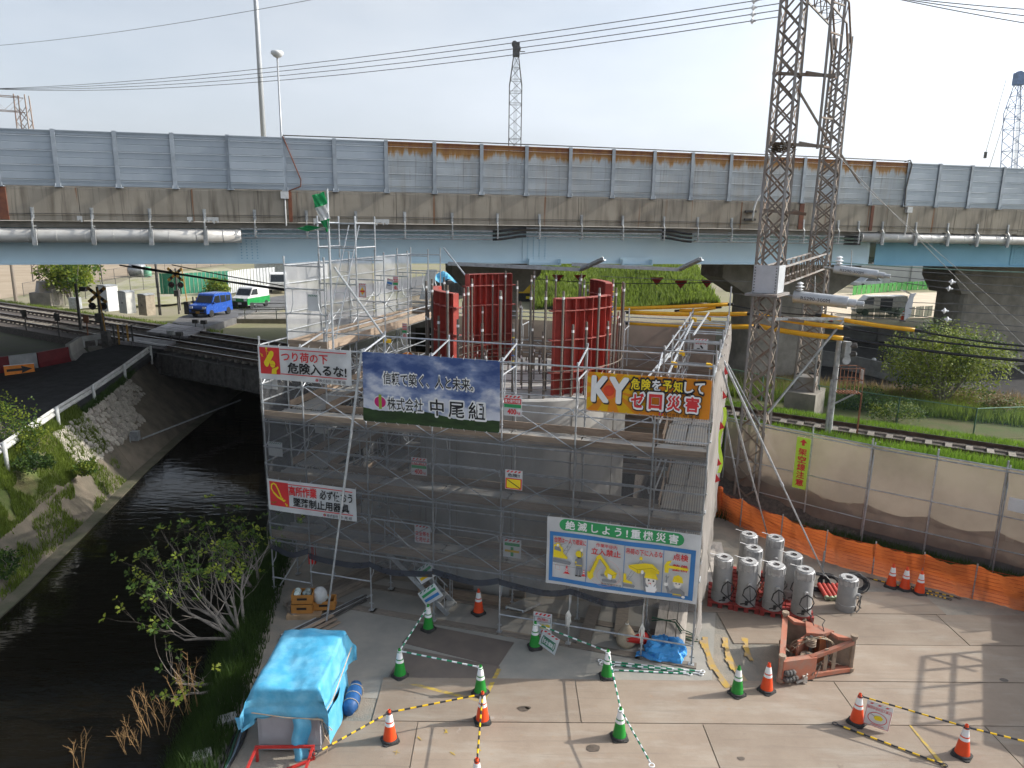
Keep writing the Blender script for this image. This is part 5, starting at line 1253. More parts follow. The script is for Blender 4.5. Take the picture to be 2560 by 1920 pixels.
def make_jack(short=False):
 t=empty('hydraulic_jack')
 b=MB();b.lathe([(.205,0),(.205,.19),(.195,.2),(.195,.76),(.18,.79)],n=24);b.obj('cylinder',jack_m,t,smooth=True).data.set_sharp_from_angle(angle=R(35))
 b=MB();b.lathe([(.185,.78),(.185,.93),(.165,.95),(.165,.965),(.075,.965),(.07,.90)],n=20,cap=False)
 for k in range(12):a=R(30*k);b.box((.185*math.cos(a),.185*math.sin(a),.85),(.03,.05,.16),Matrix.Rotation(a,3,'Z'))
 b.obj('lock_ring',jack_top,t)
 b=MB();b.lathe([(.075,.962),(.072,.90),(.001,.90)],n=14,cap=False);b.obj('bore',hole_m,t)
 b=MB();b.tube((.14,.08,.90),(-.26,.2,1.08)if False else(-.30,.05,1.03),.009,5);b.obj('handle',jack_top,t)
 b=MB();b.tube((0,-.19,.52),(0,-.25,.52),.045,10);b.obj('port',jack_top,t)
 b=MB();b.box((-.03,-.206,.10),(.06,.012,.10));b.obj('name_plate',pr_blk,t)
 b=MB();b.path([(0,-.25,.52),(.10,-.27,.46),(.16,-.24,.34),(.10,-.26,.22),(-.06,-.28,.13),(-.17,-.26,.10)],.013,5);b.path([(0,-.25,.52),(-.11,-.27,.44),(-.13,-.25,.30),(.0,-.28,.18),(.13,-.28,.06)],.013,5);b.path([(.0,-.26,.5),(.02,-.26,.3),(.05,-.27,.12)],.009,4);b.obj('hose',hose_m,t)
 return t
proto=make_jack()
jp=[((5.97,18.6,.2),'front row jack at the left end of the red pallets'),((6.6,18.38,.2),'front row jack second from the scaffold'),((7.27,18.18,.2),'front row jack third from the scaffold'),((7.97,17.93,.2),'front row jack at the right end of the red pallets'),((7.98,18.8,.2),'second row jack at the right end of the red pallets'),((7,19.22,.2),'jack in the second row behind the two left front jacks'),((7.16,20.15,.2),'rearmost jack on the left, nearest the timber boards'),((7.88,19.95,.2),'rearmost jack on the right, nearest the orange net'),((9.447,18.468,0.024),'single grey jack standing apart on the plates beside the hose coil')]
for k,(p,l)in enumerate(jp):
 o=proto if k==0 else copy_tree(proto)
 o.location=p;o.rotation_euler=(0,0,random.uniform(-.25,.25)if k<8 else .9);o.scale=(1.3,1.3,1.33 if k<8 else 1.0);tag(o,'grey hydraulic jack, '+l,'hydraulic jack','grey hydraulic jacks')
pal_m=mat('red plastic pallet',(0.27,0.035,0.03),.6,0,.15,3,rnd=.1)
def pallet(p,rz,label):
 t=tag(empty('pallet',p,rz),label,'pallet','red pallets under the jacks')
 for y in(-.5,0,.5):
  for x in(-.28,0,.28):b=MB();b.box((x,y,.07),(.12,.12,.11));b.obj('block',pal_m,t)
 for y in(-.5,-.25,0,.25,.5):b=MB();b.box((0,y,.155),(.68,.17,.05));b.obj('slat',pal_m,t)
 for x in(-.28,0,.28):b=MB();b.box((x,0,.012),(.13,1.14,.02));b.obj('runner',pal_m,t)
for k,(x,y)in enumerate(((6.06,18.92),(6.72,18.70),(7.38,18.48),(8.05,18.28),(7.08,19.95),(7.82,19.72))):
 pallet((x,y,.024 if k<4 else .01),-R(16),'red pallet '+['at the left end under the front jacks','second from the left under the front jacks','third from the left under the front jacks','at the right end under the front jacks','under the rearmost left jack','under the rearmost right jack'][k])
fit=mat('rusty red fittings',(.30,.07,.04),.8,0,.3,8)
t=tag(empty('hose_fittings',(6.85,19.0,.2)),'tangle of rusty red fittings and hoses between the jacks','fittings')
for k in range(26):
 b=MB();x,y=random.uniform(-.35,.9),random.uniform(-.7,.5);a=random.random()*3;L=random.uniform(.08,.2);b.tube((x-L*math.cos(a),y-L*math.sin(a),random.uniform(.02,.3)),(x+L*math.cos(a),y+L*math.sin(a),random.uniform(.05,.4)),.025,6);b.obj('fitting',fit if k%4 else steel_dark,t)
for k in range(10):
 b=MB();x,y=random.uniform(-.3,.9),random.uniform(-.7,.4);b.path([(x+.1*math.sin(q*1.3+k),y+.1*math.cos(q+k),.1+.08*q)for q in range(7)],.012,5);b.obj('hose',hose_m,t)
t=tag(empty('hose_coil',(9.393,19.2,0)),'black hose bundles with red and green ended rubber sleeves on the plates','hose coil')
for cx,cy,r0,zt in((-.35,.3,.30,.26),(.05,.35,.26,.22),(.75,.3,.34,.24)):
 for k in range(16):
  a=random.uniform(-.25,.25);r=r0+random.uniform(-.05,.05);q0=random.uniform(-.06,.06)
  b=MB();b.path([(cx+r*math.cos(s)*1.1,cy+q0+.13*math.sin(s+a),.03+zt+r*.62*math.sin(s)+.02*math.sin(3*s+k))for s in[2*math.pi*j/18 for j in range(18)]],.018,5,closed=True);b.obj('hose',hose_m,t)
for k in range(5):
 x=-.28+k*.13
 b=MB();b.tube((x,-.25-.03*(k%2),.10),(x-.03,.25,.24),.062,10);s_=b.obj('sleeve',mat('red rubber sleeve',(.42,.05,.035),.6),t)
 b=MB();b.tube((x+.004,-.31-.03*(k%2),.085),(x,-.24-.03*(k%2),.102),.066,10);b.obj('end_cap',mat('pale green cap',(.35,.42,.28),.6),s_)
b=MB();b.box((.1,.1,.03),(1.3,.6,.06));b.obj('bearer',wood_old,t)
b=MB();p=(9.8,20.851,0);b.tube(p,(p[0],p[1],.62),.03,8);tag(b.obj('steel_stake',galv),'short upright steel pipe stake in front of the orange net','stake')
t=tag(empty('board_stack',(6.35,20.9,.0),-R(10)),'stack of long pale boards along the foot of the scaffold side','board stack')
for k in range(8):
 b=MB();b.box((-.22+.27*(k%3)+random.uniform(-.01,.01),random.uniform(-.1,.1),.04+.055*(k//3)),(.25,3.2,.05));b.obj('board',mat('pale boards',(.47,.43,.39),.8,0,.15,3,stretch=(8,1,8),rnd=.12),t)
b=MB();b.tube((-.52,-1.6,.12),(-.50,1.7,.2),.035,8);b.obj('pipe',steel_dark,t)
sal=mat('faded salmon paint',(0.42,0.155,0.095),.7,0,.2,3,col2=(0.33,0.20,0.15),thr=(.45,.7));sal_d=mat('orange primer',(0.45,0.13,0.03),.6,0,.15,4,col2=(.30,.12,.06));mud=mat('mud covered steel',(0.30,0.23,0.17),.9,0,.2,5)
P1,P2,P3=Vector((6.997,16.579,0.9)),Vector((6.377,15.029,0.1)),Vector((8.24,15.507,0.2))
mc=tag(empty('machine_frame',(P1+P2+P3)/3*1.0),'salmon pink three cornered steel machine frame with pulleys and a coiled wire','machine frame')
c0=Vector(((P1+P2+P3)/3));mc.location=(c0.x,c0.y,.024)
p1=Vector((P1.x-c0.x,P1.y-c0.y,0));p2=Vector((P2.x-c0.x,P2.y-c0.y,0));p3=Vector((P3.x-c0.x,P3.y-c0.y,0))
ctr=(p1+p2+p3)/3
def mplate(pts,z0,z1,nm,m):
 b=MB();b.prism([(q.x,q.y)for q in pts],z0,z1);return b.obj(nm,m,mc)
def arc_edge(a,c,bow,n=8):
 out=[];nrm=Vector((-(c-a).y,(c-a).x,0)).normalized()
 for k in range(n+1):t_=k/n;out.append(a.lerp(c,t_)+nrm*bow*math.sin(math.pi*t_))
 return out
for z0,z1 in((.80,.88),(.04,.10)):
 up_=z0>.5
 outer=arc_edge(p1,p3,-.06);inner=arc_edge(p3.lerp(ctr,.34),p1.lerp(ctr,.40),-.16 if up_ else-.05)
 mplate(outer+inner,z0,z1,'top_plate' if up_ else 'bottom_plate',sal)
hub=p1.lerp(p3,.52).lerp(ctr,.55)
mplate([p1.lerp(p3,.30),p1.lerp(p3,.72),hub+Vector((.16,-.18,0)),hub+Vector((-.22,-.14,0))],.82,.90,'hub_plate',sal)
b=MB();b.bar(p1+Vector((0,0,.78)),p2+Vector((0,0,.56)),.13,.10);b.obj('side_bar',sal,mc)
b=MB();b.bar(p1+Vector((0,0,.1)),p2+Vector((0,0,.08)),.13,.10);b.obj('side_bar',sal,mc)
d23=(p3-p2);b=MB();q0,q1=p2+Vector((0,0,.32)),p2+d23*.46+Vector((0,0,.30));b.bar(q0,q1,.16,.56);b.obj('box_beam',sal,mc)
b=MB();b.bar(p2+d23*.40+Vector((0,0,.55)),p3+Vector((0,0,.80)),.10,.09);b.obj('upper_rail',sal,mc)
b=MB();b.bar(p2+d23*.40+Vector((0,0,.09)),p3+Vector((0,0,.09)),.12,.10);b.obj('lower_rail',sal,mc)
for t_ in(.62,.74):b=MB();q=p2+d23*t_;b.bar(q+Vector((0,0,.1)),q+Vector((0,0,.72)),.03,.09);b.obj('web_plate',mud,mc)
for q,z1 in((p1,.92),(p3,.95),(p2,.70)):
 b=MB();b.tube(q+Vector((0,0,.0)),q+Vector((0,0,z1)),.055,10);b.tube(q+Vector((0,0,z1-.04)),q+Vector((0,0,z1+.03)),.085,10);b.tube(q+Vector((0,0,.05)),q+Vector((0,0,.13)),.09,10);b.obj('corner_pin',mud,mc)
b=MB();b.bar(hub+Vector((.1,-.12,.1)),hub+Vector((.1,-.12,.82)),.26,.05);b.obj('web_plate',sal_d,mc);b=MB();b.bar(hub+Vector((.24,-.02,.1)),hub+Vector((.24,-.02,.82)),.05,.24);b.obj('web_plate',sal_d,mc)
for q,z,r in((hub+Vector((-.12,-.20,0)),.78,.13),(hub+Vector((-.26,-.42,0)),.46,.17)):
 for k in range(3):
  b=MB();b.lathe([(r*.5,-.03),(r,-.028),(r*.86,-.006),(r*.86,.006),(r,.028),(r*.5,.03)],q+Vector((0,0,z-.065*k)),16);b.obj('pulley',mud,mc)
 b=MB();b.tube(q+Vector((0,0,z-.4)),q+Vector((0,0,z+.07)),.04,8);b.obj('axle',steel_dark,mc)
b=MB()
for k in range(5):q=hub+Vector((-.26+.06*k,-.45-.04*k,.44-.03*k));b.tube(q,q+Vector((-.16,-.16,-.2)),.012,5)
b.obj('wire_rope',mat('greased wire rope',(.18,.15,.12),.6,.3),mc)
for a,c,z0,z1 in((p1,p3,.1,.80),(p1.lerp(p3,.45),p1.lerp(p3,.45).lerp(p2,.55),.1,.8)):
 b=MB();b.bar(a+Vector((0,0,(z0+z1)/2)),c+Vector((0,0,(z0+z1)/2)),.04,z1-z0);b.obj('web_plate',mud if a is p1 else sal,mc)
b=MB();b.bar(p1.lerp(p2,.15)+Vector((0,0,.35)),p1.lerp(p2,.92)+Vector((0,0,.33)),.03,.46);b.obj('side_plate',sal,mc)
b=MB();cc=hub+Vector((-.12,-.36,.55))
for k in range(3):b.path([cc+Vector((.50*math.cos(s)*(1+.02*k),.10*math.sin(s*2+k)-.10*math.sin(s),.43*math.sin(s)+.015*k))for s in[2*math.pi*j/28 for j in range(28)]],.010,5,closed=True)
b.obj('wire_loop',mat('tan wire loop',(.30,.25,.18),.6,.3),mc)
b=MB();b.path([hub+Vector((.05,.1,.95)),hub+Vector((.0,.28,1.12)),hub+Vector((.22,.42,1.05)),hub+Vector((.40,.3,.98)),hub+Vector((.26,.12,.97)),hub+Vector((.2,-.3,.8)),hub+Vector((.12,-.7,.5))],.011,5);b.obj('cable',hose_m,mc)
b=MB()
for k in range(7):q=p2+d23*(.06+.045*(k%4))+Vector((-.02,-.14,.16+.16*(k//4)));b.sphere(q,.075,8,5)
b.obj('shackle',steel_dark,mc)
b=MB();q=p2+d23*.30+Vector((.02,-.14,.1));b.box(q,(.09,.09,.16));b.tube(q+Vector((0,0,.05)),q+Vector((.02,-.06,.18)),.02,6);b.tube(q,q+Vector((-.2,-.02,-.08)),.03,6);b.obj('hook',mat('off white hook',(.55,.52,.46),.6),mc)
t=tag(empty('tarpaulin_bundle',SW(11.0,.28,.03),SRZ),'crumpled bright blue tarpaulin bundle at the scaffold corner','tarpaulin')
b=MB()
def bun(a,c):
 th=a*2*math.pi;ph=c*math.pi/2;r=1+.35*mnoise.noise(Vector((math.cos(th)*1.6,math.sin(th)*1.6,c*2)))+.22*mnoise.noise(Vector((math.cos(th)*5,math.sin(th)*5,c*6)))
 return(.52*r*math.cos(th)*math.cos(ph),.36*r*math.sin(th)*math.cos(ph),.40*r*math.sin(ph)**.8 if c>0 else 0)
b.grid(bun,40,14);b.obj('folds',mat('creased blue tarpaulin',(0.05,0.28,0.62),.35,0,.15,4,bump=.5,bscale=6),t)
b=MB();b.grid(lambda a,c:(-.75+.62*a,-.42+.2*c+.06*math.sin(a*5),.03+.16*a*c+.03*math.sin(a*9+c*7)),10,6);b.obj('tail',MATS['creased blue tarpaulin'],t)
t=tag(empty('fallen_cone',SW(10.42,.62,.16),SRZ+.5,rot=(R(78),0,SRZ-.75)),'red cone lying on its side, open end to the camera, beside the blue bundle','traffic cone')
b=MB();b.lathe([(.165,.0),(.15,.0),(.035,.62),(.045,.62),(.165,.02)],n=20,cap=False);b.lathe([(.15,.012),(.01,.2)],n=20,cap=False);b.obj('body',mat('bright red plastic',(.55,.02,.015),.45),t,smooth=True)
b=MB();b.lathe([(.20,-.01),(.20,.03),(.165,.035),(.165,-.01)],n=8,cap=False);b.obj('base',base_m,t)
b=MB();b.lathe([(.128,.2),(.112,.27)],n=20,cap=False);b.obj('reflective_band',reflex,t)
t=tag(empty('sandbag',SW(9.95,.42,.0),SRZ),'beige tied sandbag leaning by a scaffold post','sandbag')
b=MB();b.lathe([(.02,0),(.22,.02),(.26,.14),(.22,.30),(.12,.48),(.03,.60),(.05,.66),(.01,.67)],n=16,cap=False);b.obj('sack',mat('beige sack',(.42,.34,.25),.9,0,.15,6,bump=.5),t,smooth=True)
b=MB();b.tube((0,0,.585),(0,0,.61),.045,8);b.obj('tie',cord,t)
t=tag(empty('board_stack',SW(11.0,1.6,.0),SRZ),'stack of pale planks with green hose inside the scaffold corner','board stack')
for k in range(10):
 b=MB();b.box((-.25+.26*(k%3),random.uniform(-.12,.12),.06+.055*(k//3)),(.24,2.3,.05));b.obj('plank',mat('pale boards',(.47,.43,.39)),t)
for q in range(4):b=MB();b.path([(-.5+.12*s,-.35+.06*q+.02*s-.05*s*(s>5),.30+.05*math.sin(s*.6+q)-.02*s*(s>6))for s in range(11)],.014,5);b.obj('green_hose',mat('dark green hose',(.02,.07,.04),.5),t)
b=MB();t2=SW(9.0,1.1,.03)
for k,(u,v,L,a)in enumerate(((8.9,1.0,1.9,78),(9.7,1.5,1.8,82))):
 b=MB();b.box((0,0,.05),(.32,L,.06));o=b.obj('timber_plank',wood_old,None,loc=SW(u,v,.0),rz=SRZ+R(a-90+12));tag(o,['broad grey plank lying under the scaffold left of the sandbag','short grey plank lying behind the sandbag'][k],'plank','planks lying under the scaffold')
b=MB();b.box((0,0,.12),(2.6,.3,.18));tag(b.obj('timber_beam',wood_old,None,loc=SW(5.6,2.0,0),rz=SRZ),'heavy timber beam lying behind the orange cone under the scaffold','beam')
b=MB();b.box((0,0,.10),(3.0,.26,.16));tag(b.obj('timber_beam',wood,None,loc=SW(5.4,1.35,0),rz=SRZ),'sunlit timber beam on the ground in the shade of the scaffold','beam')
t=tag(empty('deck_panel',SW(7.1,.95,.35),SRZ+R(70),rot=(R(-18),0,SRZ-R(8))),'loose perforated deck panel leaning under the scaffold','deck panel')
b=MB();b.box((0,0,0),(.5,1.3,.04));b.obj('panel',deck_m,t)
for x in(-.24,.24):b=MB();b.box((x,0,-.02),(.03,1.3,.06));b.obj('edge',galv,t)
t=tag(empty('timber_pile',(-4.973,19.229,0),R(-42)),'pile of long grey squared timbers at the left foot of the scaffold','timber pile')
for k in range(9):
 b=MB();b.box((random.uniform(-.15,.15),-.45+.16*(k%5),.08+.13*(k//5)),(3.4,.14,.12));b.obj('timber',wood_old,t)
 t.rotation_euler=(0,0,R(50))
crate_m=mat('orange brown plastic crate',(0.42,0.19,0.045),.55,0,.1,3,rnd=.08)
def crate(p,rz,label,fill):
 t=tag(empty('plastic_crate',p,rz),label,'crate','orange brown plastic crates')
 w,d,h=.54,.38,.26
 for(a,c)in(((-w/2,-d/2),(w/2,-d/2)),((-w/2,d/2),(w/2,d/2)),((-w/2,-d/2),(-w/2,d/2)),((w/2,-d/2),(w/2,d/2))):
  A=Vector((*a,0));C_=Vector((*c,0));b=MB();b.bar(A+Vector((0,0,h/2)),C_+Vector((0,0,h/2)),.02,h-.02)
  for z in(.03,h*.5,h-.02):b.bar(A+Vector((0,0,z)),C_+Vector((0,0,z)),.04,.03)
  b.obj('side',crate_m,t)
 b=MB();b.box((0,0,.01),(w,d,.015));b.obj('bottom',crate_m,t)
 b=MB();b.box((0,-d/2-.021,h*.58),(.26,.006,.06));b.obj('label_plate',pr_blk,t)
 if fill:
  for k in range(6):
   b=MB();b.sphere((random.uniform(-.18,.18),random.uniform(-.1,.1),h-.02),random.uniform(.06,.1),8,5);b.obj('contents',mat('mixed small gear',(.35,.42,.40),.7,0,.5,2,rnd=.5),t)
cp=Vector((-5.498,17.782,0))
b=MB();b.box((0,0,.06),(.9,.6,.12));tag(b.obj('wood_box',mat('plywood',(.36,.25,.15),.8),None,loc=cp,rz=.05),'low plywood box under the plastic crates','box')
crate(cp+Vector((-.06,0,.12)),.05,'lower crate of the stack under the open one',False);crate(cp+Vector((-.05,.02,.39)),.08,'upper open crate of the stack with a green cloth in it',True);crate(cp+Vector((.48,.18,.12)),.1,'crate with a clear plastic bag beside the crate stack',True)
b=MB();b.sphere((0,0,0),.2,10,7,(1,1,1.3));t=tag(b.obj('plastic_bag',mat('clear plastic bag',(.6,.62,.62),.2,0,.1,6,alpha=.7,bump=.6),None,True,loc=cp+Vector((.38,.1,.5))),'clear plastic bag of bits on the crates','bag')
t=tag(empty('pipe_bundle',cp+Vector((.55,-.15,0)),R(52)),'bundle of dark steel pipes lying beside the crates','pipe bundle')
for k in range(9):b=MB();b.tube((-1.3+random.uniform(-.15,.15),-.25+.07*(k%6),.04+.07*(k//6)),(1.3+random.uniform(-.15,.15),-.25+.07*(k%6)+random.uniform(-.05,.05),.04+.07*(k//6)),.03,7);b.obj('pipe',galv_dull if k%2 else steel_dark,t)
for k in range(3):b=MB();b.box((-.7,-.55+.13*k,.05+.05*k),(1.5,.1,.03));b.obj('board',wood,t)
t=tag(empty('extinguisher_cover',Vector((-5.74,19.396,0))+Vector((0,.1,.65))),'red fire extinguisher cover tied to a scaffold leg','fire extinguisher')
b=MB();b.lathe([(.09,0),(.10,.02),(.10,.42),(.07,.5),(.03,.56)],n=12);b.obj('cover',red_st,t,smooth=True);b=MB();b.box((.0,-.10,.18),(.2,.02,.34));b.obj('front_flap',mat('bright red plastic',(.55,.02,.015)),t)
fp=SW(1.5,1.2,0)
t=tag(empty('windsock',fp),'limp green and white windsock on a tall scaffold pole','windsock')
b=MB();b.tube((0,0,6.9),(0,0,11.25),.03,8);b.obj('pole',galv,t)
ws_g=mat('green nylon',(.02,.30,.10),.6,trans=.3);ws_w=mat('white nylon',(.7,.7,.7),.6,trans=.3)
b=MB()
pts=[(-.02,0,10.75,.02),(-.05,-.05,10.95,.05)]
def sock(path,bands,nm='sock'):
 for i in range(len(path)-1):
  b=MB();n=8
  for k in range(n):
   pass
  (x0,y0,z0,w0),(x1,y1,z1,w1)=path[i],path[i+1]
  b.grid(lambda a,c:(x0+(x1-x0)*c+(a-.5)*(w0+(w1-w0)*c),y0+(y1-y0)*c+.07*math.sin(a*9+c*3),z0+(z1-z0)*c+.3*(a-.5)*(w0+(w1-w0)*c)),8,4)
  b.obj('sock_band',ws_g if bands[i]else ws_w,t,smooth=True)
sock([(-.02,0,10.15,.10),(-.08,-.03,10.45,.26),(-.16,-.05,10.80,.34),(-.22,-.06,11.12,.34)],[1,0,1])
sock([(-.04,0,10.22,.22),(-.35,-.05,10.20,.40),(-.68,-.08,10.26,.30)],[0,1])
t=tag(empty('life_ring',SW(2.9,3.0,6.35),rot=(R(82),0,SRZ+R(70))),'orange life ring hung on the inner scaffold rail','life ring')
b=MB();b.path([(.27*math.cos(s),.27*math.sin(s),0)for s in[2*math.pi*k/20 for k in range(20)]],.075,8,closed=True);b.obj('ring',mat('orange life ring plastic',(.72,.22,.02),.5),t,smooth=True)
for a in(45,135,225,315):b=MB();b.box((.27*math.cos(R(a)),.27*math.sin(R(a)),0),(.17,.07,.17),Matrix.Rotation(R(a),3,'Z'));b.obj('band',white_paint,t)

# ================================================================ railway
rail_m=mat('rusty rail steel',(0.075,0.045,0.032),.6,.3,.3,3);rail_top=mat('polished rail head',(.38,.37,.36),.22,.9,.1,2)
sleeper_m=mat('concrete sleeper',(0.20,0.18,0.155),.9,0,.2,3,rnd=.2)
for nm,sA,sB,nA,nB in(('rail_bed',-220,-44.2,24.4,31.6),('rail_bed',-25.6,-9.5,24.7,31.6),('rail_bed',-9.5,160,27.6,31.6)):
 b=MB();sec=[(nB+1.6,2.15),(nB,2.76),(nA,2.74),(nA-(2.3 if sA>-11 else .4),0.0 if sA>-30 else 2.0)]
 n=max(2,int((sB-sA)/4))
 for i in range(n):
  a,c=sA+(sB-sA)*i/n,sA+(sB-sA)*(i+1)/n
  for(n0,z0),(n1,z1)in zip(sec,sec[1:]):b.add([TP(a,n0,z0),TP(c,n0,z0),TP(c,n1,z1),TP(a,n1,z1)],[(3,2,1,0)])
 for a in(sA,sB):b.add([TP(a,nn,z)for nn,z in sec]+[TP(a,sec[-1][0],-2.2),TP(a,sec[0][0],-2.2)],[(0,1,2,3,4,5)])
 struct(b.obj(nm,ballast_m))
TRZ=-TA
rp=[(-.065,0),(.065,0),(.065,.012),(.012,.03),(.012,.11),(.035,.12),(.035,.15),(-.035,.15),(-.035,.12),(-.012,.11),(-.012,.03),(-.065,.012)]
def track(nc,s0,s1,label,v0,v1):
 t=tag(empty('railway_track',TP((s0+s1)/2,nc,0),TRZ),label,'railway track','railway tracks');h=(s1-s0)/2
 for sg in(-.7175,.7175):
  b=MB();b.prism([(sg+x,2.845+z)for x,z in rp],-h,h,lambda y,z,x:(x,y,z));r=b.obj('rail',rail_m,t)
  q=MB();q.box((0,sg,2.996),(2*h,.052,.004));q.obj('rail_head',rail_top,r)
 me=None;c=(s0+s1)/2;k=s0+.3
 b=MB();b.box((0,0,2.745),(.22,1.5,.17));me=b.mesh('sleeper',sleeper_m);far=MB()
 while k<s1:
  if v0<=k<=v1:put('sleeper',me,t,(k-c,random.uniform(-.03,.03),random.uniform(-.01,.01)))
  else:far.box((k-c,0,2.755),(.24,2.3,.17))
  k+=.64
 if far.v:stuff(far.obj('sleepers',sleeper_m,t))
track(29.5,-110,60,'railway track with grass beside it running behind the mesh fence',-90,12)
track(26.2,-110,-12,'shaded railway track nearer the camera crossing the canal',-90,-30)
t=tag(empty('rail_bridge',TP(-35,28,0),TRZ),'dark low steel railway bridge over the canal','bridge')
for nn in(-3.2,-.5,.3,3.2):
 b=MB();b.box((0,nn,2.05),(19,.04,1.2));b.box((0,nn,2.64),(19,.3,.04));b.box((0,nn,1.44),(19,.3,.04))
 for k in range(13):b.box((-9+1.5*k,nn-.1,2.05),(.03,.16,1.15))
 b.obj('plate_girder',steel_dark,t)
b=MB();b.box((0,0,2.58),(19,6.2,.06));b.obj('deck',steel_dark,t)
for x in(-9.6,9.6):b=MB();b.box((x,0,.1),(1.4,8.4,5.0));b.obj('abutment',conc,t)
b=MB();b.tube((-9,-3.35,3.1),(9,-3.35,3.1),.02,5)
for k in range(10):b.tube((-9+2*k,-3.35,2.6),(-9+2*k,-3.35,3.1),.02,5)
b.obj('handrail',steel_dark,t)
xp=mat('worn crossing panel',(0.30,0.28,0.29),.6,0,.2,2)
t=tag(empty('level_crossing',(0,0,0)),'pale worn level crossing panels laid across both tracks','level crossing')
Q=[Vector(q)for q in((-24.1,43.75,2.99),(-20.6,42.2,2.99),(-21.2,49.6,2.99),(-24.9,51.9,2.99))]
for i in range(4):
 for j in range(3):
  f=lambda a,c:Q[0].lerp(Q[1],a).lerp(Q[3].lerp(Q[2],a),c)
  if i==1:continue
  a0,a1,c0_,c1=(j+.02)/3,(j+.98)/3,(i+.02)/4,(i+.98)/4;P=[f(a0,c0_),f(a1,c0_),f(a1,c1),f(a0,c1)]
  b=MB();b.add(P+[p-Vector((0,0,.2))for p in P],[(0,1,2,3),(0,4,5,1),(1,5,6,2),(2,6,7,3),(3,7,4,0)]);b.obj('panel',xp,t)
lat_m=mat('weathered galvanised lattice',(0.24,0.205,0.17),.7,.1,.3,1.5,col2=(.17,.10,.065),thr=(.45,.7));leg_m=mat('weathered mast leg',(0.29,0.285,0.28),.6,.15,.25,1.2,col2=(.22,.18,.15))
def lattice(t,base,z0,z1,w0,w1,ph,ang,m=None,lg=None,every=1):
 X=Vector((math.cos(ang),math.sin(ang),0));Yv=Vector((-math.sin(ang),math.cos(ang),0));B=Vector(base);o0=t.location
 def P(i,j,z):w=w0+(w1-w0)*(z-z0)/(z1-z0);return Vector((B.x,B.y,z))+X*(i*w/2)+Yv*(j*w/2)-o0
 cs=[(-1,-1),(1,-1),(1,1),(-1,1)]
 for c in cs:b=MB();b.bar(P(*c,z0),P(*c,z1),.075,.075);b.obj('leg',lg or leg_m,t)
 n=int((z1-z0)/ph)
 for k in range(n):
  za,zb=z0+ph*k,z0+ph*(k+1)
  for a in range(4):
   c,d=cs[a],cs[(a+1)%4]
   for A_,C_ in(((c,za),(d,zb)),((d,za),(c,zb)))if every==1 or a%2==0 else(((c,za),(d,zb)),):
    b=MB();b.bar(P(*A_[0],A_[1]),P(*C_[0],C_[1]),.06,.014,(X if a%2 else Yv));b.obj('lattice_bar',m or lat_m,t)
 return P
def lbeam(t,a,c,h,w,ph,m=None,lg=None):
 a,c=Vector(a)-t.location,Vector(c)-t.location;d=(c-a);L=d.length;d.normalize();s=Vector((-d.y,d.x,0)).normalized()*w/2;u=Vector((0,0,h/2));n=int(L/ph)
 for i in(-1,1):
  for j in(-1,1):b=MB();b.bar(a+s*i+u*j,c+s*i+u*j,.06,.06);b.obj('chord',lg or leg_m,t)
  for k in range(n):
   p,q=a+d*L*k/n,a+d*L*(k+1)/n;f=1 if k%2 else-1
   b=MB();b.bar(p+s*i-u*f,q+s*i+u*f,.04,.012);b.obj('lattice_bar',m or lat_m,t)
   b=MB();b.bar(p-s*f+u*i,q+s*f+u*i,.04,.012);b.obj('lattice_bar',m or lat_m,t)
M1,M2=Vector((8.9,25.45,0)),Vector((13.15,31.6,0));ga=math.atan2((M2-M1).y,(M2-M1).x)
t=tag(empty('railway_gantry',(M1.x,M1.y,0)),'tall grey lattice railway gantry with two masts rising out of the picture at right','gantry')
lattice(t,M1,.4,20.5,.85,.62,.74,ga);lattice(t,M2,3.3,18.0,.85,.58,.62,ga)
b=MB();b.box(M2-t.location+Vector((0,0,2.75)),(1.9,1.3,1.2),Matrix.Rotation(ga,3,'Z'));b.obj('footing',conc,t)
b=MB();b.box(M1-t.location+Vector((0,0,.2)),(1.1,1.1,.5),Matrix.Rotation(ga,3,'Z'));b.obj('footing',conc,t)
b=MB();b.box(M2-t.location+Vector((0,0,3.65)),(.82,.82,.65),Matrix.Rotation(ga,3,'Z'));b.obj('base_plate',leg_m,t)
plate_g=mat('pale grey gusset plate',(.48,.50,.52),.5,.2,.08,2)
gx=Vector((math.cos(ga),math.sin(ga),0));gy=Vector((-gx.y,gx.x,0))
for sd in(-1,1):b=MB();b.box(M1-t.location+Vector((0,0,8.68))+gy*sd*.42,(.80,.02,.95),Matrix.Rotation(ga,3,'Z'));b.obj('gusset_plate',plate_g,t)
b=MB();b.box(M1-t.location+Vector((0,0,8.68))-gx*.42,(.02,.80,.95),Matrix.Rotation(ga,3,'Z'));b.obj('gusset_plate',plate_g,t)
b=MB()
for j in range(9):
 for sy in(-.36,.36):q=M1-t.location+Vector((0,0,8.27+.1*j))-gx*.43+gy*sy;b.tube(q,q-gx*.03,.022,6)
stuff(b.obj('rivets',steel_dark,t))
b=MB();b.box(M1-t.location+Vector((0,0,8.15)),(1.6,1.1,.08),Matrix.Rotation(ga,3,'Z'));b.obj('ledge',leg_m,t)
lbeam(t,M1+Vector((0,0,8.75))+gx*.4,M2+Vector((0,0,9.05))-gx*.3,.62,.66,.36)
lbeam(t,M1+Vector((0,0,18.6))+gx*.3,M2+Vector((0,0,18.6))-gx*1.0,.75,.62,.5)
for sd in(-.3,.3):
 for(x0,z0,x1,z1)in((-1.0,18.98,.28,17.6),(-1.0,18.22,-.3,17.3)):b=MB();b.bar(M2-t.location+gx*x0+gy*sd+Vector((0,0,z0)),M2-t.location+gx*x1+gy*sd+Vector((0,0,z1)),.07,.07);b.obj('knee_brace',lat_m,t)
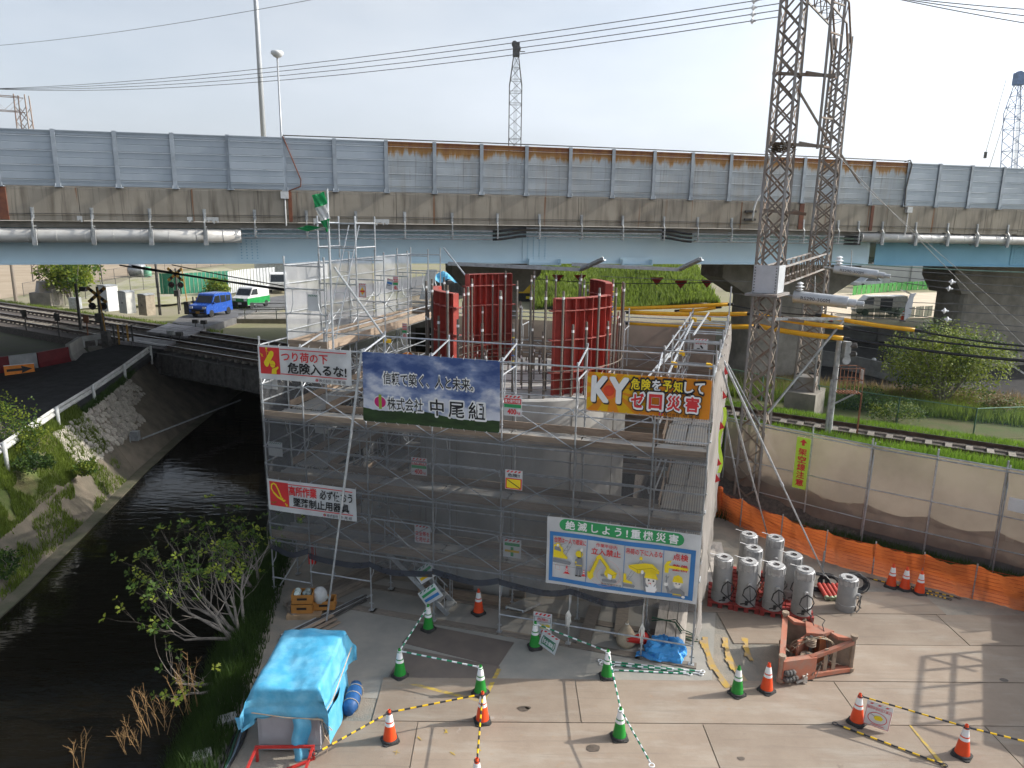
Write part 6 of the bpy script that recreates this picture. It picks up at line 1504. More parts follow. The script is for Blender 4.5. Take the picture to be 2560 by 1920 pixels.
for z,L in((15.4,1.5),(13.2,1.35),(11.0,1.0),(7.35,1.3)):
 b=MB();b.bar(M1-t.location+gx*.3-gy*.5+Vector((0,0,z)),M1-t.location+gx*.3+gy*(.2)+Vector((L*.9,-.4,z-.1)),.09,.09);b.bar(M1-t.location+gy*.3+Vector((-.2,0,z)),M1-t.location+Vector((L,-.2,z-.12)),.07,.1);b.obj('bracket_arm',lat_m,t)
hang=[Vector((M1.x+1.15,M1.y-.2,0))-t.location,Vector((M1.x+1.75,M1.y+.25,0))-t.location]
for q in hang:b=MB();b.bar(q+Vector((0,0,13.0)),q+Vector((0,0,18.3)),.09,.06);b.obj('hanger',leg_m,t)
for z in(13.1,14.0,15.3,16.6,17.5):b=MB();b.bar(hang[0]+Vector((0,0,z)),hang[1]+Vector((0,0,z)),.05,.05);b.obj('hanger_rung',lat_m,t)
b=MB();b.bar(M1-t.location+Vector((.3,0,15.0)),hang[1]+Vector((0,0,13.2)),.06,.06);b.obj('hanger_brace',lat_m,t)
b=MB();q=M2-t.location+Vector((.3,0,13.6));b.bar(q,q+Vector((1.15,.2,-1.3)),.06,.06);b.obj('bracket_arm',lat_m,t)
b=MB();q=M1-t.location;b.bar(q+Vector((.3,-.3,3.9)),q+Vector((2.9,.3,7.2)),.06,.06);b.bar(q+Vector((.0,-.3,7.3)),q+Vector((3.0,.5,7.25)),.05,.1);b.obj('raking_stay',galv_dull,t)
t=tag(empty('bird_nest',(7.734,21.391,13.18)),'twig bird nest lodged in the lattice mast','nest');t.location=(M1.x,M1.y,12.92)
b=MB()
for k in range(170):
 a=random.random()*6.28;r=random.uniform(.05,.36);d_=a+random.uniform(.8,2.3);L=random.uniform(.12,.3);q=Vector((r*math.cos(a),r*math.sin(a),random.uniform(0,.26)));b.tube(q-Vector((L*math.cos(d_),L*math.sin(d_),random.uniform(-.05,.05))),q+Vector((L*math.cos(d_),L*math.sin(d_),random.uniform(-.05,.05))),.008,3)
stuff(b.obj('twigs',mat('dry twigs',(.12,.085,.05),.9),t))
LM=Vector((-42.881,66.437,2.6));t=tag(empty('railway_gantry',LM),'rusty lattice railway gantry rising above the barrier at far left','gantry')
rl=mat('rust stained lattice',(.26,.16,.12),.7,0,.3,1,col2=(.34,.31,.28));
lattice(t,LM,4.6,20.6,1.35,.85,1.25,.2,rl,rl,2);lbeam(t,LM+Vector((0,0,17.2)),LM+Vector((-10,-2.5,17.4)),1.2,.9,1.2,rl,rl)
b=MB();b.prism([(-.95,-.95),(.95,-.95),(.95,.95),(-.95,.95)],-.2,1.0);b.obj('footing',conc,t);b=MB();b.lathe([(1.0,1.0),(.75,2.0)],n=4);b.obj('pedestal',leg_m,t)
wire_m=mat('bare wire',(.16,.16,.16),.6,.3);cable_m=mat('black cable',(.02,.02,.022),.6);ins_m=mat('white porcelain',(.75,.76,.77),.25);ytube=mat('yellow insulating tube',(.80,.42,.015),.4,0,.06,3,rnd=.04)
def wire(a,c,d,r,label,m=None,ins=None,n=14):
 b=MB();pts=sag(a,c,d,n);b.path(pts,r,5);o=tag(b.obj('overhead_wire',m or wire_m),label,'wire','overhead wires')
 if ins:
  q=Vector(a).lerp(Vector(c),ins);q.z-=4*d*ins*(1-ins);dv=(Vector(c)-Vector(a)).normalized();b=MB();x=dv.orthogonal().normalized();M=frame_M(x,dv.cross(x),dv)
  b.lathe([(.02,-.10),(.04,-.06),(.10,-.02),(.10,.0),(.04,.04),(.03,.10),(.02,.12)],q,14,M);b.obj('insulator',ins_m,o)
 return o
for k,(y0,y1)in enumerate(((219,-2),(221,10),(223,17),(226,29))):wire((-37.635,54.729,19.187),Vector((8.494,25.64,17.721))+Vector((0,0,-.2*k)),.55+.1*k,.015,'high wire falling from the gantry to the upper left, '+['topmost','second from top','third from top','lowest'][k]+' of four',ins=.985)
wire((-40.513,60.011,23.141),(-8.004,40.09,21.814),.3,.015,'single thin wire crossing the upper left corner')
for k,y in enumerate((20,37,57)):wire((11.017,24.094,17.37),Vector((14.568,21.918,16.074))+Vector((0,0,.3-.25*k))if False else[(14.525,21.944,16.429),(14.548,21.93,16.242),(14.573,21.915,16.033)][k],.03,.014,'thin wire in the upper right corner, '+['top','middle','bottom'][k]+' of three')
wire((M1.x+1.75,M1.y+.25,13.1),(26.905,32.794,2.4),.1,.012,'long stay wire slanting down from the gantry hanger');wire((M2.x+1.45,M2.y+.2,12.3),(33.248,41.595,2.4),.1,.012,'long stay wire slanting down from the rear mast')
for k,(a,c,i)in enumerate((((12.396,28.761,9.127),(17.858,25.414,9.029),None),((12.467,28.718,9.022),(17.881,25.4,8.837),None),((13.775,26.743,8.748),(17.339,24.559,8.597),.47),((13.792,26.733,8.574),(17.377,24.536,8.277),.45),((8.942,29.705,7.749),(17.417,24.511,7.943),None),((12.47,25.784,7.809),(16.582,23.264,7.775),.52),((12.938,25.497,7.608),(16.626,23.237,7.404),.48),((10.052,27.266,7.533),(16.648,23.224,7.223),None),((3.882,32.806,8.164),(9.853,29.147,8.294),None))):
 wire(a,c,.04,.013 if k!=0 else .02,['green contact wire along the girder bottom','grey wire just below the girder at right','wire with the upper rear insulator disc','wire with the lower rear insulator disc','thin wire passing behind the grey cylinder','wire with the upper front insulator disc','wire with the lower front insulator disc','lowest thin wire under the viaduct at right','thin wire from the gusset plate to the left'][k],mat('green patina wire',(.2,.32,.27),.6)if k==0 else None,i)
for k,(a,c,r)in enumerate((((11.77,25.627,6.6),(16.73,22.587,6.386),.05),((11.77,25.627,6.974),(16.691,22.611,6.703),.035),((14.163,25.333,6.968),(17.268,23.43,6.726),.035),((8.392,28.283,7.456),(11.323,26.487,7.288),.025))):wire(a,c,.08,r,['thick black cable below the yellow tubes at right','middle black cable leaving the yellow tubes','black cable leaving the rear yellow tube','slack black jumper between yellow tubes'][k],cable_m)
for k,(a,c)in enumerate((((-23.605,43.786,7.604),(-9.349,35.05,6.96)),((-22.729,43.484,7.611),(-9.428,35.333,6.853)),((-19.534,41.76,7.803),(-9.495,35.608,6.982)))):wire(a,c,.05,.05 if k<2 else .03,'black cable bundle above the level crossing, '+['left','lower','upper'][k]+' of three',cable_m)
tubes=[((1.914,32.252,6.686),(8.392,28.283,7.456),.07,'rear upper yellow insulating tube left of the gantry mast'),((4.666,28.807,7.022),(8.567,26.416,7.32),.075,'middle yellow insulating tube left of the gantry mast'),((4.651,28.582,6.619),(8.731,26.082,6.892),.085,'lower yellow insulating tube left of the gantry mast'),((9.2,27.201,7.211),(11.77,25.627,6.974),.08,'middle yellow insulating tube right of the gantry mast'),((9.283,27.15,6.764),(11.805,25.605,6.589),.09,'lower yellow insulating tube right of the gantry mast'),((11.521,26.952,7.232),(14.163,25.333,6.968),.075,'rearmost yellow insulating tube pointing right'),((6.763,29.281,7.077),(8,28.523,7.297),.06,'short yellow insulating tube behind the upper one')]
for a,c,r,l in tubes:
 b=MB();b.path(sag(a,c,.05,8),r,10);o=tag(b.obj('insulating_tube',ytube,smooth=True),l,'insulating tube','yellow insulating tubes on wires')
 for e,f_ in((a,c),(c,a)):
  A_,B_=Vector(e),Vector(f_);d=(A_-B_).normalized();b=MB();b.tube(A_-d*.05,A_+d*.22,r*.8,8);b.obj('end_sleeve',cable_m,o)
 b=MB();b.path([Vector(p)+Vector((0,0,r*1.02))for p in sag(a,c,.05,8)],r*.22,4);b.obj('seam',mat('orange seam',(.62,.28,.01),.5),o)
ten_m=mat('galvanised cylinder',(.50,.52,.54),.45,.4,.08,3)
for a,c,r,l in(((10.436,27.03,7.924),(12.482,25.776,7.796),.22,'long grey cylinder tensioner in front of the gantry beam'),((12.34,28.209,8.896),(14.017,27.181,8.705),.17,'grey cylinder tensioner behind the gantry, farther of two')):
 A_,B_=Vector(a),Vector(c);d=B_-A_;t=tag(empty('wire_tensioner',A_),l,'tensioner','grey wire tensioners')
 b=MB();b.tube((0,0,0),d*.78,r,18);o=b.obj('cylinder',ten_m,t,smooth=True);o.data.set_sharp_from_angle(angle=R(40))
 for f0,f1,k in((.78,.90,.68),(.90,1.0,.45)):b=MB();b.tube(d*f0,d*f1,r*k,14);b.obj('piston',ten_m,t)
 b=MB();b.tube(d*-.18,(0,0,0),.05,8);b.tube(d*.3+Vector((0,0,r)),d*.28+Vector((0,0,r+.6)),.02,5);b.obj('rod',galv_dull,t)
 b=MB();b.lathe([(.04,0),(.14,.05),(.05,.1),(.17,.16),(.05,.22),(.13,.28),(.03,.34)],d*.08+Vector((0,0,r)),12);b.obj('insulator',ins_m,t)
 vs,fs=text2d('RS290-300M',.0);nrm=Vector((0,-1,.0));dx=d.normalized();L=.42*d.length;hh=r*.55;b=MB();pts=[]
 for p,q,_ in vs:
  ang=(q-.5)*hh/r;pos=dx*(.12*d.length+p*L)+(Vector((dx.y,-dx.x,0)).normalized()*math.cos(ang)+Vector((0,0,1))*math.sin(ang))*(r+.006);pts.append(pos)
 b.add(pts,fs);b.obj('lettering',pr_blk,t)
b=MB();q=Vector((13.68,25.042,7.84));b.prism([(-.1,-.5),(.1,-.35),(.12,.3),(.2,.45),(0,.42),(-.12,0)],-.02,.02,lambda x,z,y:q+Vector((x,y,z)));tag(b.obj('yoke_plate',ten_m),'pale curved yoke plate hanging on the wires at right','yoke plate')
SPp=Vector((12.013,26.353,2.5));t=tag(empty('signal_post',SPp),'leaning grey signal post with rusty basket platform beside the track','signal')
tp=Vector((12.013,26.353,6.415))-SPp;b=MB();b.tube((0,0,-.6),tp,.11,10,.09);b.obj('post',galv_dull,t);b=MB();b.tube((-.14,-.05,-.6),(-.13,-.05,tp.z*.62),.05,8);b.obj('pipe',galv_dull,t)
b=MB();b.box((.28,-.05,tp.z-.35),(.22,.28,.62));b.obj('signal_head',galv_dull,t)
for dz in(-.2,-.5):b=MB();b.tube((.38,-.1,tp.z+dz),(.58,-.2,tp.z+dz+.04),.1,10);b.obj('hood',steel_dark,t)
b=MB();b.lathe([(.15,-.02),(.16,0),(.15,.02)],(.25,-.22,tp.z-.72),14,Matrix.Rotation(R(90),3,'X'));b.obj('disc',galv_dull,t)
rusty=mat('rusty steel',(.23,.10,.055),.85,0,.3,4);zb=tp.z*.50
for k in range(7):b=MB();b.box((.12+.13*k,0,zb),(.05,.62,.03));b.obj('floor_slat',rusty,t)
for x,y in((.06,-.3),(.34,-.3),(.62,-.3),(.92,-.3),(.92,0),(.92,.3),(.62,.3),(.34,.3),(.06,.3),(.2,-.3),(.48,-.3),(.77,-.3)):b=MB();b.tube((x,y,zb),(x-.02,y,zb+.95),.012,5);b.obj('basket_bar',rusty,t)
for z in(.5,.95):b=MB();b.path([(.04,-.3,zb+z),(.92,-.3,zb+z),(.92,.3,zb+z),(.04,.3,zb+z)],.014,5,closed=True);b.obj('basket_rail',rusty,t)
b=MB();b.bar((.0,0,zb-.5),(.9,0,zb),.05,.05);b.obj('strut',galv_dull,t);b=MB();b.box((.94,-.1,zb+.62),(.02,.2,.5));b.obj('white_board',white_paint,t);b=MB();b.bar((.92,-.3,-.8),(.92,-.3,zb),.05,.05);b.obj('rusty_leg',rusty,t)

# ================================================================ left side: crossing, road, vehicles
gr_pts=[(-17.1,15,1.74),(-17.35,20,1.80),(-17.682,24.1,1.95),(-18.779,28.87,1.97),(-19.515,32.798,2),(-20.394,37.239,2.1),(-20.956,41.247,2.4)]
gr_pts=[Vector((p[0]+.0,p[1],p[2]))for p in gr_pts]
t=tag(empty('guard_rail',gr_pts[2]),'white corrugated guard rail along the canal side of the road','guard rail')
gw=mat('white guard rail paint',(.62,.63,.62),.5,0,.12,2,col2=(.45,.45,.43))
for p in gr_pts:b=MB();q=p-t.location;b.tube(q+Vector((0,0,-.3)),q+Vector((0,0,.78)),.07,10);b.obj('post',gw,t,smooth=True)
prof=[(-.0,.36),(-.06,.42),(-.06,.46),(0,.53),(0,.57),(-.06,.63),(-.06,.67),(0,.73)]
for a,c in zip(gr_pts,gr_pts[1:]):
 A_,C_=a-t.location,c-t.location;d=(C_-A_).normalized();nrm=Vector((-d.y,d.x,0));b=MB()
 for(o0,z0),(o1,z1)in zip(prof,prof[1:]):b.add([A_+nrm*(o0+.13)+Vector((0,0,z0)),C_+nrm*(o0+.13)+Vector((0,0,z0)),C_+nrm*(o1+.13)+Vector((0,0,z1)),A_+nrm*(o1+.13)+Vector((0,0,z1))],[(0,1,2,3)])
 b.obj('beam',gw,t)
def jersey(a,c,m,label,grp,h=.9,w=.55):
 a,c=Vector(a),Vector(c);d=(c-a).normalized();s=Vector((-d.y,d.x,0));o=(a+c)/2;b=MB()
 b.prism([(-w/2,0),(w/2,0),(w/2,.08),(w*.22,.35),(w*.15,h),(-w*.15,h),(-w*.22,.35),(-w/2,.08)],-(c-a).length/2+.01,(c-a).length/2-.01,lambda x,z,y:s*x+d*y+Vector((0,0,z)))
 return tag(b.obj('road_barrier',m,None,loc=o),label,'barrier',grp)
jr=mat('red barrier paint',(.17,.012,.018),.6,0,.15,2);jw=mat('white barrier paint',(.42,.43,.44),.6,0,.12,2,col2=(.30,.31,.32))
bl=[Vector(q)for q in((-29.011,36.521,2.1),(-27.913,37.307,2.12),(-27.095,38.163,2.15),(-26.099,38.975,2.2),(-25.218,40.392,2.3))]
for k in range(4):jersey(bl[k],bl[k+1],[jw,jr,jw,jr][k],['white road barrier cut by the left edge','red road barrier at the left edge','white road barrier behind the orange arrow sign','dark red road barrier behind an orange cone'][k],'red and white road barriers')
jersey(bl[4],(-25.746,42.486,2.4),conc_pale,'sloping pale concrete end block joining the barrier',None,1.05,.7)
t=tag(empty('guard_rail',bl[4]),'short flat guard rail beam beside the level crossing','guard rail');q0,q1=Vector((-26.636,43.65,2.5))-bl[4],Vector((-25.624,44.63,2.6))-bl[4]
b=MB();b.bar(q0+Vector((0,0,.55)),q1+Vector((0,0,.55)),.06,.32);b.obj('beam',gw,t)
for f_ in(.25,.75):b=MB();q=q0.lerp(q1,f_);b.tube(q,q+Vector((0,0,.5)),.06,8);b.obj('post',gw,t)
c_=Vector((-26.072,37.921,2.15));dd=(bl[3]-bl[2]).normalized();S=Sign('arrow_board','orange board with a thick black arrow pointing right leaning on the barrier','sign',c_-dd*.75+Vector((0,-.35,.05)),math.atan2(dd.y,dd.x),1.35,.56,mat('fluorescent orange',(.80,.24,.01),.5,rnd=0),amp=0,lean=R(-14))
S.poly([(.08,.38),(.58,.38),(.56,.14),(.93,.5),(.56,.86),(.58,.62),(.08,.62)],pr_blk,'arrow');S.poly(rect(0,0,1,.06),pr_wht,'edge_strip')
cone('o',(-25.512,40.136,2.16),'orange cone in the shade in front of the red road barrier','orange traffic cones',0,1.05)
b=MB();A_,C_=Vector((-38.672,54.037,2.2)),Vector((-28.301,46.974,2.3));b.bar(A_,C_,.25,.35);tag(b.obj('kerb',conc),'long low concrete kerb beside the shaded tracks','kerb')
hz_y=mat('faded yellow board',(.45,.24,.04),.6);lamp_m=mat('signal lamp glass',(.03,.008,.008),.2)
def crossing(base,label,zx,zl,sc=1.0,rz=0.0,m_=None):
 B=Vector(base);t=tag(empty('crossing_signal',B,rz),label,'crossing signal','level crossing signals')
 b=MB();b.tube((0,0,-.3),(0,0,zx+.5),.075,8);b.obj('post',m_ or steel_dark,t)
 for a in(40,-40):
  b=MB();n=7
  for k in range(n):b.k=k%2;b.box(((k-3)*.24*math.cos(R(a))*sc,-.1-.01*(a>0),zx+(k-3)*.24*math.sin(R(a))*sc),(.245*sc,.02,.24*sc),Matrix.Rotation(R(-a),3,'Y'))
  b.obj('cross_board',[hz_y,pr_blk],t)
 b=MB();b.box((0,-.05,zl),(1.1*sc,.06,.08));b.obj('lamp_arm',steel_dark,t)
 for x in(-.4,.4):
  b=MB();b.lathe([(.27*sc,-.01),(.27*sc,.01)],(x*sc,-.12,zl),16,Matrix.Rotation(R(90),3,'X'));l_=b.obj('lamp_target',pr_blk,t)
  b=MB();b.lathe([(.12*sc,-.02),(.10*sc,.10),(.01,.12)],(x*sc,-.13,zl),12,Matrix.Rotation(R(90),3,'X'));b.obj('lamp',lamp_m,l_)
 b=MB();b.box((.0,-.05,zl-.7),(.4,.35,.5));b.obj('speaker_box',steel_dark,t)
 b=MB();b.box((.1,.1,.9),(.12,.12,1.8));b.obj('cover',conc,t)
 return t
b1=(-25.624,44.63,2.6);crossing(b1,'level crossing signal with striped cross boards near the road barrier',(-25.624,44.63,5.721)[2]-2.6,(-25.624,44.63,5.03)[2]-2.6,.85)
b2=(-28.176,60.749,2.8);crossing(b2,'dark level crossing signal behind the far track',(-28.176,60.749,5.808)[2]-2.8,(-28.176,60.749,4.945)[2]-2.8,.95)
for p,l in(((-24.918,43.801,2.6),'striped barrier machine beside the near crossing signal'),((-26.414,58.511,2.8),'striped barrier machine beside the far crossing signal')):
 t=tag(empty('barrier_machine',p),l,'barrier machine','crossing barrier machines');b=MB();b.box((0,0,.5),(.4,.4,1.0));b.obj('cabinet',steel_dark,t)
 for k in range(5):b=MB();b.box((.5+.28*k,0,.75),(.10,.04,1.3));b.obj('board',hz_y if k%2 else steel_dark,t)
 b=MB();b.tube((0,0,1.0),(-.2,0,3.6),.04,6);b.obj('boom',hz_y,t)
for k,(p,l)in enumerate((((-22.189,50.194,2.8),'left small black signal box on a stem beyond the crossing'),((-21.471,49.884,2.8),'right small black signal box on a stem beyond the crossing'),((-21.466,44.882,2.8),'left grey signal box on a stem this side of the crossing'),((-20.734,44.487,2.8),'right dark signal box on a stem this side of the crossing'))):
 t=tag(empty('track_box',p),l,'signal box','small signal boxes on stems');b=MB();b.tube((0,0,0),(0,0,.45),.03,6);b.obj('stem',steel_dark,t);b=MB();b.box((0,0,.58),(.36,.26,.26));b.obj('box',galv_dull if k==2 else steel_dark,t)
def cabinet(p,w,d,h,m,label,rz=-.5):
 t=tag(empty('relay_cabinet',p,rz),label,'cabinet','trackside relay cabinets');b=MB();b.box((0,0,h/2),(w,d,h));b.obj('body',m,t)
 b=MB();b.prism([(-w/2-.05,h),(w/2+.05,h),(w*.3,h+.1),(-w*.3,h+.1)],-d/2-.05,d/2+.05,lambda x,z,y:(x,y,z));b.obj('roof',galv_dull,t)
 for s_ in(-1,1):b=MB();b.box((s_*w*.24,-d/2-.01,h*.52),(w*.44,.02,h*.85));dr=b.obj('door',m,t);b=MB();b.box((s_*w*.06,-d/2-.03,h*.5),(.03,.03,.14));b.obj('handle',steel_dark,dr)
cabm=mat('off white cabinet paint',(.52,.52,.49),.6,0,.1,3)
cabinet((-32.205,60.224,2.6),1.05,.8,1.75,cabm,'off white relay cabinet, middle of three');cabinet((-30.032,59.148,2.6),1.05,.8,1.65,mat('tan cabinet paint',(.33,.28,.21),.7),'tan relay cabinet, right of three beside the black pole');cabinet((-34.506,61.62,2.6),1.3,1.0,2.1,white_paint,'tall white relay cabinet behind the crossing signal')
b=MB();b.box((0,0,.5),(.8,.6,1.0));tag(b.obj('metal_chest',galv,None,loc=(-38.781,63.949,2.4)),'low shiny metal chest beside the track at far left','chest')
for p,pt,r,l,m in(((-48.799,70.905,2.3),(-48.799,70.905,8.077),.17,'leaning wooden pole at the far left edge',wood_old),((-29.678,60.539,2.6),(-29.678,60.539,7.307),.12,'black steel pole carrying the cable bundles',steel_dark),((-35.452,62.632,2.5),(-35.452,62.632,6.789),.05,'thin dark mast behind the tall white cabinet',steel_dark),((-29.705,49.254,2.6),(-29.705,49.254,5.966),.11,'dark post with a floodlight left of the crossing',steel_dark),((-21.118,71.324,2.4),(-21.118,71.324,6.953),.16,'grey concrete pole beside the parked truck',conc)):
 b=MB();b.tube((0,0,-.2),Vector(pt)-Vector(p),r,8,r*.8);o=tag(b.obj('pole',m,None,loc=p),l,'pole','poles on the left')
 if 'floodlight' in l:q=Vector(pt)-Vector(p);b=MB();b.box(q+Vector((.55,-.1,-.35)),(.4,.3,.3));b.tube(q+Vector((0,0,-.5)),q+Vector((.5,-.1,-.4)),.03,5);b.obj('floodlight',steel_dark,o)
for k,p in enumerate(((-33.352,49.107,2.4),(-29.647,46.761,2.5),(-27.415,46.159,2.5))):b=MB();b.tube((0,0,0),(0,0,1.7),.04,6);b.box((0,-.03,1.5),(.35,.03,.5));tag(b.obj('track_marker',[steel_dark,steel_dark,rusty][k],None,loc=p),['dark track marker board at far left','square dark track marker board in the shade','reddish track marker board left of the crossing signal'][k],'track marker','track marker boards')
glass=mat('dark car glass',(.015,.02,.025),.08,0,.1,2,spec=.6);tyre=mat('tyre',(.02,.02,.02),.8);lampw=mat('headlamp',(.75,.77,.8),.15)
def vehicle(name,label,loc,rz,L,Wd,Hh,prof,win,m,cat,two=None,doors=True,open_side=False):
 """prof: side outline (x forward, z); win: list of side window outlines; two: (z split, lower paint)"""
 t=tag(empty(name,loc,rz),label,cat)
 def sect(x,z,s):k=1-.10*max(0,(z-Hh*.5)/(Hh*.5));return(x,s*k,z)
 b=MB();b.prism(prof,-Wd/2,Wd/2,lambda x,z,s:sect(x,z,s));body=b.obj('body',m,t)
 if two:
  low=[(x,min(z,two[0]))for x,z in prof];xs=[p[0]for p in prof];b=MB();b.prism([(min(xs)-.004,.38),(max(xs)+.004,.38),(max(xs)+.004,two[0]),(min(xs)-.004,two[0])],-Wd/2-.004,Wd/2+.004,lambda x,z,s:(x,s,z));b.obj('lower_paint',two[1],t)
 for w in win:
  for s_ in(-1,1):
   if open_side and s_==open_side and w is win[-1]:continue
   b=MB();b.prism(w,0,.012,lambda x,z,q:sect(x,z,s_*(Wd/2+q-.002)));b.obj('side_window',glass,t)
 return t,sect
def wheels(t,xs,Wd,r):
 for x in xs:
  for s_ in(-1,1):
   b=MB();b.lathe([(r*.6,-.1),(r,-.09),(r,.09),(r*.6,.1)],(x,s_*(Wd/2-.08),r),18,Matrix.Rotation(R(90),3,'X'));w=b.obj('wheel',tyre,t);b=MB();b.lathe([(r*.6,-.102),(r*.55,-.08),(.01,-.085)],(x,s_*(Wd/2-.08),r),12,Matrix.Rotation(R(90*s_),3,'X'),cap=False);b.obj('rim',galv,w)
def face(t,pts,nm,m,x_of):
 b=MB();b.add([x_of(y,z)for y,z in pts],[tuple(range(len(pts)))]);b.obj(nm,m,t)
blue=mat('blue car paint',(.02,.09,.42),.25,.2,.05,2,spec=.6)
rz=math.atan2(-1,.14)-.25
t,sc_=vehicle('parked_car','boxy bright blue small car coming down to the level crossing',(-24.063,57.54,2.86),R(-103),3.4,1.55,1.8,[(1.7,.3),(1.72,.75),(1.62,.95),(.95,1.05),(.50,1.72),(.3,1.78),(-1.5,1.74),(-1.68,1.5),(-1.7,.3)],[[(.85,1.06),(.48,1.58),(-.1,1.6),(-.1,1.04)],[(-.18,1.04),(-.18,1.6),(-.85,1.58),(-.85,1.05)],[(-.93,1.06),(-.93,1.57),(-1.5,1.54),(-1.5,1.1)]],blue,'car');wheels(t,(1.1,-1.1),1.55,.29)
ws=lambda y,z:(.962-(z-1.06)*.672+.012,y,z);face(t,[(-.66,1.1),(.66,1.1),(.60,1.62),(-.60,1.62)],'windscreen',glass,ws)
b=MB();b.box((1.72,0,.55),(.03,1.1,.22));b.obj('grille',pr_blk,t);b=MB();b.box((1.735,0,.42),(.02,.34,.17));b.obj('number_plate',hz_y,t)
for y in(-.58,.58):b=MB();b.box((1.69,y,.78),(.08,.28,.16));b.obj('headlight',lampw,t);b=MB();b.box((.85,y*1.5,1.08),(.1,.16,.14));b.obj('mirror',blue,t)
b=MB();b.box((1.71,0,.34),(.05,1.4,.12));b.obj('bumper',pr_blk,t)
t,sc_=vehicle('parked_van','white and green van facing the camera behind the blue car',(-23.23,64.197,2.75),R(-104),3.4,1.5,1.9,[(1.7,.35),(1.72,.95),(1.25,1.15),(.75,1.80),(-1.65,1.85),(-1.7,.35)],[[(1.15,1.2),(.78,1.66),(.1,1.68),(.1,1.18)]],white_paint,'van',(.95,mat('green van paint',(.01,.25,.06),.35)));wheels(t,(1.1,-1.1),1.5,.29)
ws=lambda y,z:(1.262-(z-1.15)*.77+.012,y,z);face(t,[(-.66,1.18),(.66,1.18),(.62,1.70),(-.62,1.70)],'windscreen',glass,ws);b=MB();b.box((1.73,0,.45),(.06,1.5,.42));b.obj('bumper',pr_blk,t);b=MB();b.box((1.765,0,.5),(.02,.34,.17));b.obj('number_plate',white_paint,t)
for y in(-.55,.55):b=MB();b.box((1.725,y,.82),(.04,.3,.2));b.obj('headlight',lampw,t)
t,sc_=vehicle('parked_truck','white truck parked behind the grey corrugated fence',(-26.297,81.72,2.5),R(-75),5,1.9,2.2,[(2.4,.4),(2.45,1.1),(2.2,2.1),(.9,2.2),(.8,1.0),(-2.5,1.0),(-2.5,.4)],[[(2.2,1.2),(2.1,1.9),(1.2,1.95),(1.2,1.15)]],white_paint,'truck');wheels(t,(1.6,-1.5),1.9,.4);face(t,[(-.8,1.25),(.8,1.25),(.75,2.0),(-.75,2.0)],'windscreen',glass,lambda y,z:(2.47-(z-1.1)*.25,y,z))
t=tag(empty('road_bridge',(-13.5,60,0),R(8)),'concrete road bridge with railings over the canal behind the railway','bridge');b=MB();b.box((-1,0,2.35),(17,4.6,.75));b.obj('slab',conc,t)
for y in(-2.2,2.2):
 b=MB();b.bar((-8.5,y,3.45),(7,y,3.55),.07,.1);b.bar((-8.5,y,3.1),(7,y,3.2),.05,.07);b.obj('railing',galv_dull,t)
 for k in range(7):b=MB();b.bar((-8+2.4*k,y,2.6),(-8+2.4*k,y,3.5),.08,.08);b.obj('post',galv_dull,t)
for x in(-6.5,4.5):b=MB();b.box((x,0,.6),(1.6,4.4,3.0));b.obj('abutment',conc,t)
def mesh_fence(pts,h,label,m,post_m,cat='fence',step=2.2,rail_top=True):
 o=Vector(pts[0]);t=tag(empty('wire_fence',o),label,cat)
 for a,c in zip(pts,pts[1:]):
  A_,C_=Vector(a)-o,Vector(c)-o;n=max(1,int((C_-A_).length/step));up=Vector((0,0,h))
  for k in range(n+1):q=A_.lerp(C_,k/n);b=MB();b.tube(q,q+up,.03,5);b.obj('post',post_m,t)
  b=MB();b.tube(A_+up,C_+up,.022,5);b.obj('top_rail',post_m,t)
  b=MB();b.add([A_,C_,C_+up*.97,A_+up*.97],[(0,1,2,3)]);b.obj('wire_mesh',m,t)
 return t
net_d=mat('dark wire mesh',(.06,.065,.06),.6,.2,alpha=.16);net_g=mat('green wire mesh',(.10,.20,.13),.6,0,alpha=.22)
mesh_fence([(-41.091,64.504,2.3),(-42.868,72.531,2.3),(-41.686,87.601,2.3)],1.7,'dark wire fence around the lot behind the cabinets',net_d,steel_dark)
mesh_fence([(-50.579,74.76,2.2),(-54.124,102.173,2.2),(-51.479,129.807,2.2)],1.4,'long wire fence along the edge of the brown field',net_d,steel_dark,step=4)
def hoard(pts,h,label,m,name='hoarding',cat='fence',pw=.9):
 o=Vector(pts[0]);t=tag(empty(name,o),label,cat)
 for a,c in zip(pts,pts[1:]):
  A_,C_=Vector(a)-o,Vector(c)-o;n=max(1,int((C_-A_).length/pw));d=(C_-A_).normalized();s=Vector((-d.y,d.x,0))*.03
  for k in range(n):
   b=MB();p,q=A_.lerp(C_,(k+.01)/n),A_.lerp(C_,(k+.99)/n);w=4
   for i in range(w):x0,x1=p.lerp(q,i/w),p.lerp(q,(i+1)/w);e=s*(1 if i%2 else-1);b.add([x0+e,x1+e,x1+e+Vector((0,0,h)),x0+e+Vector((0,0,h))],[(0,1,2,3)])
   b.obj('panel',m,t)
 return t
hoard([(-37.813,77.685,2.4),(-35.688,78.018,2.4),(-32.531,83.264,2.4)],2.2,'green sheeted hoarding behind the far crossing signal',mat('green sheeting',(.02,.17,.10),.6,0,.2,1));hoard([(-30.935,78.765,2.4),(-30.757,83.058,2.4),(-28.649,87.612,2.4)],2.4,'pale grey corrugated fence beside the green and white van',mat('pale corrugated steel',(.50,.52,.53),.5,.1,.1,2))
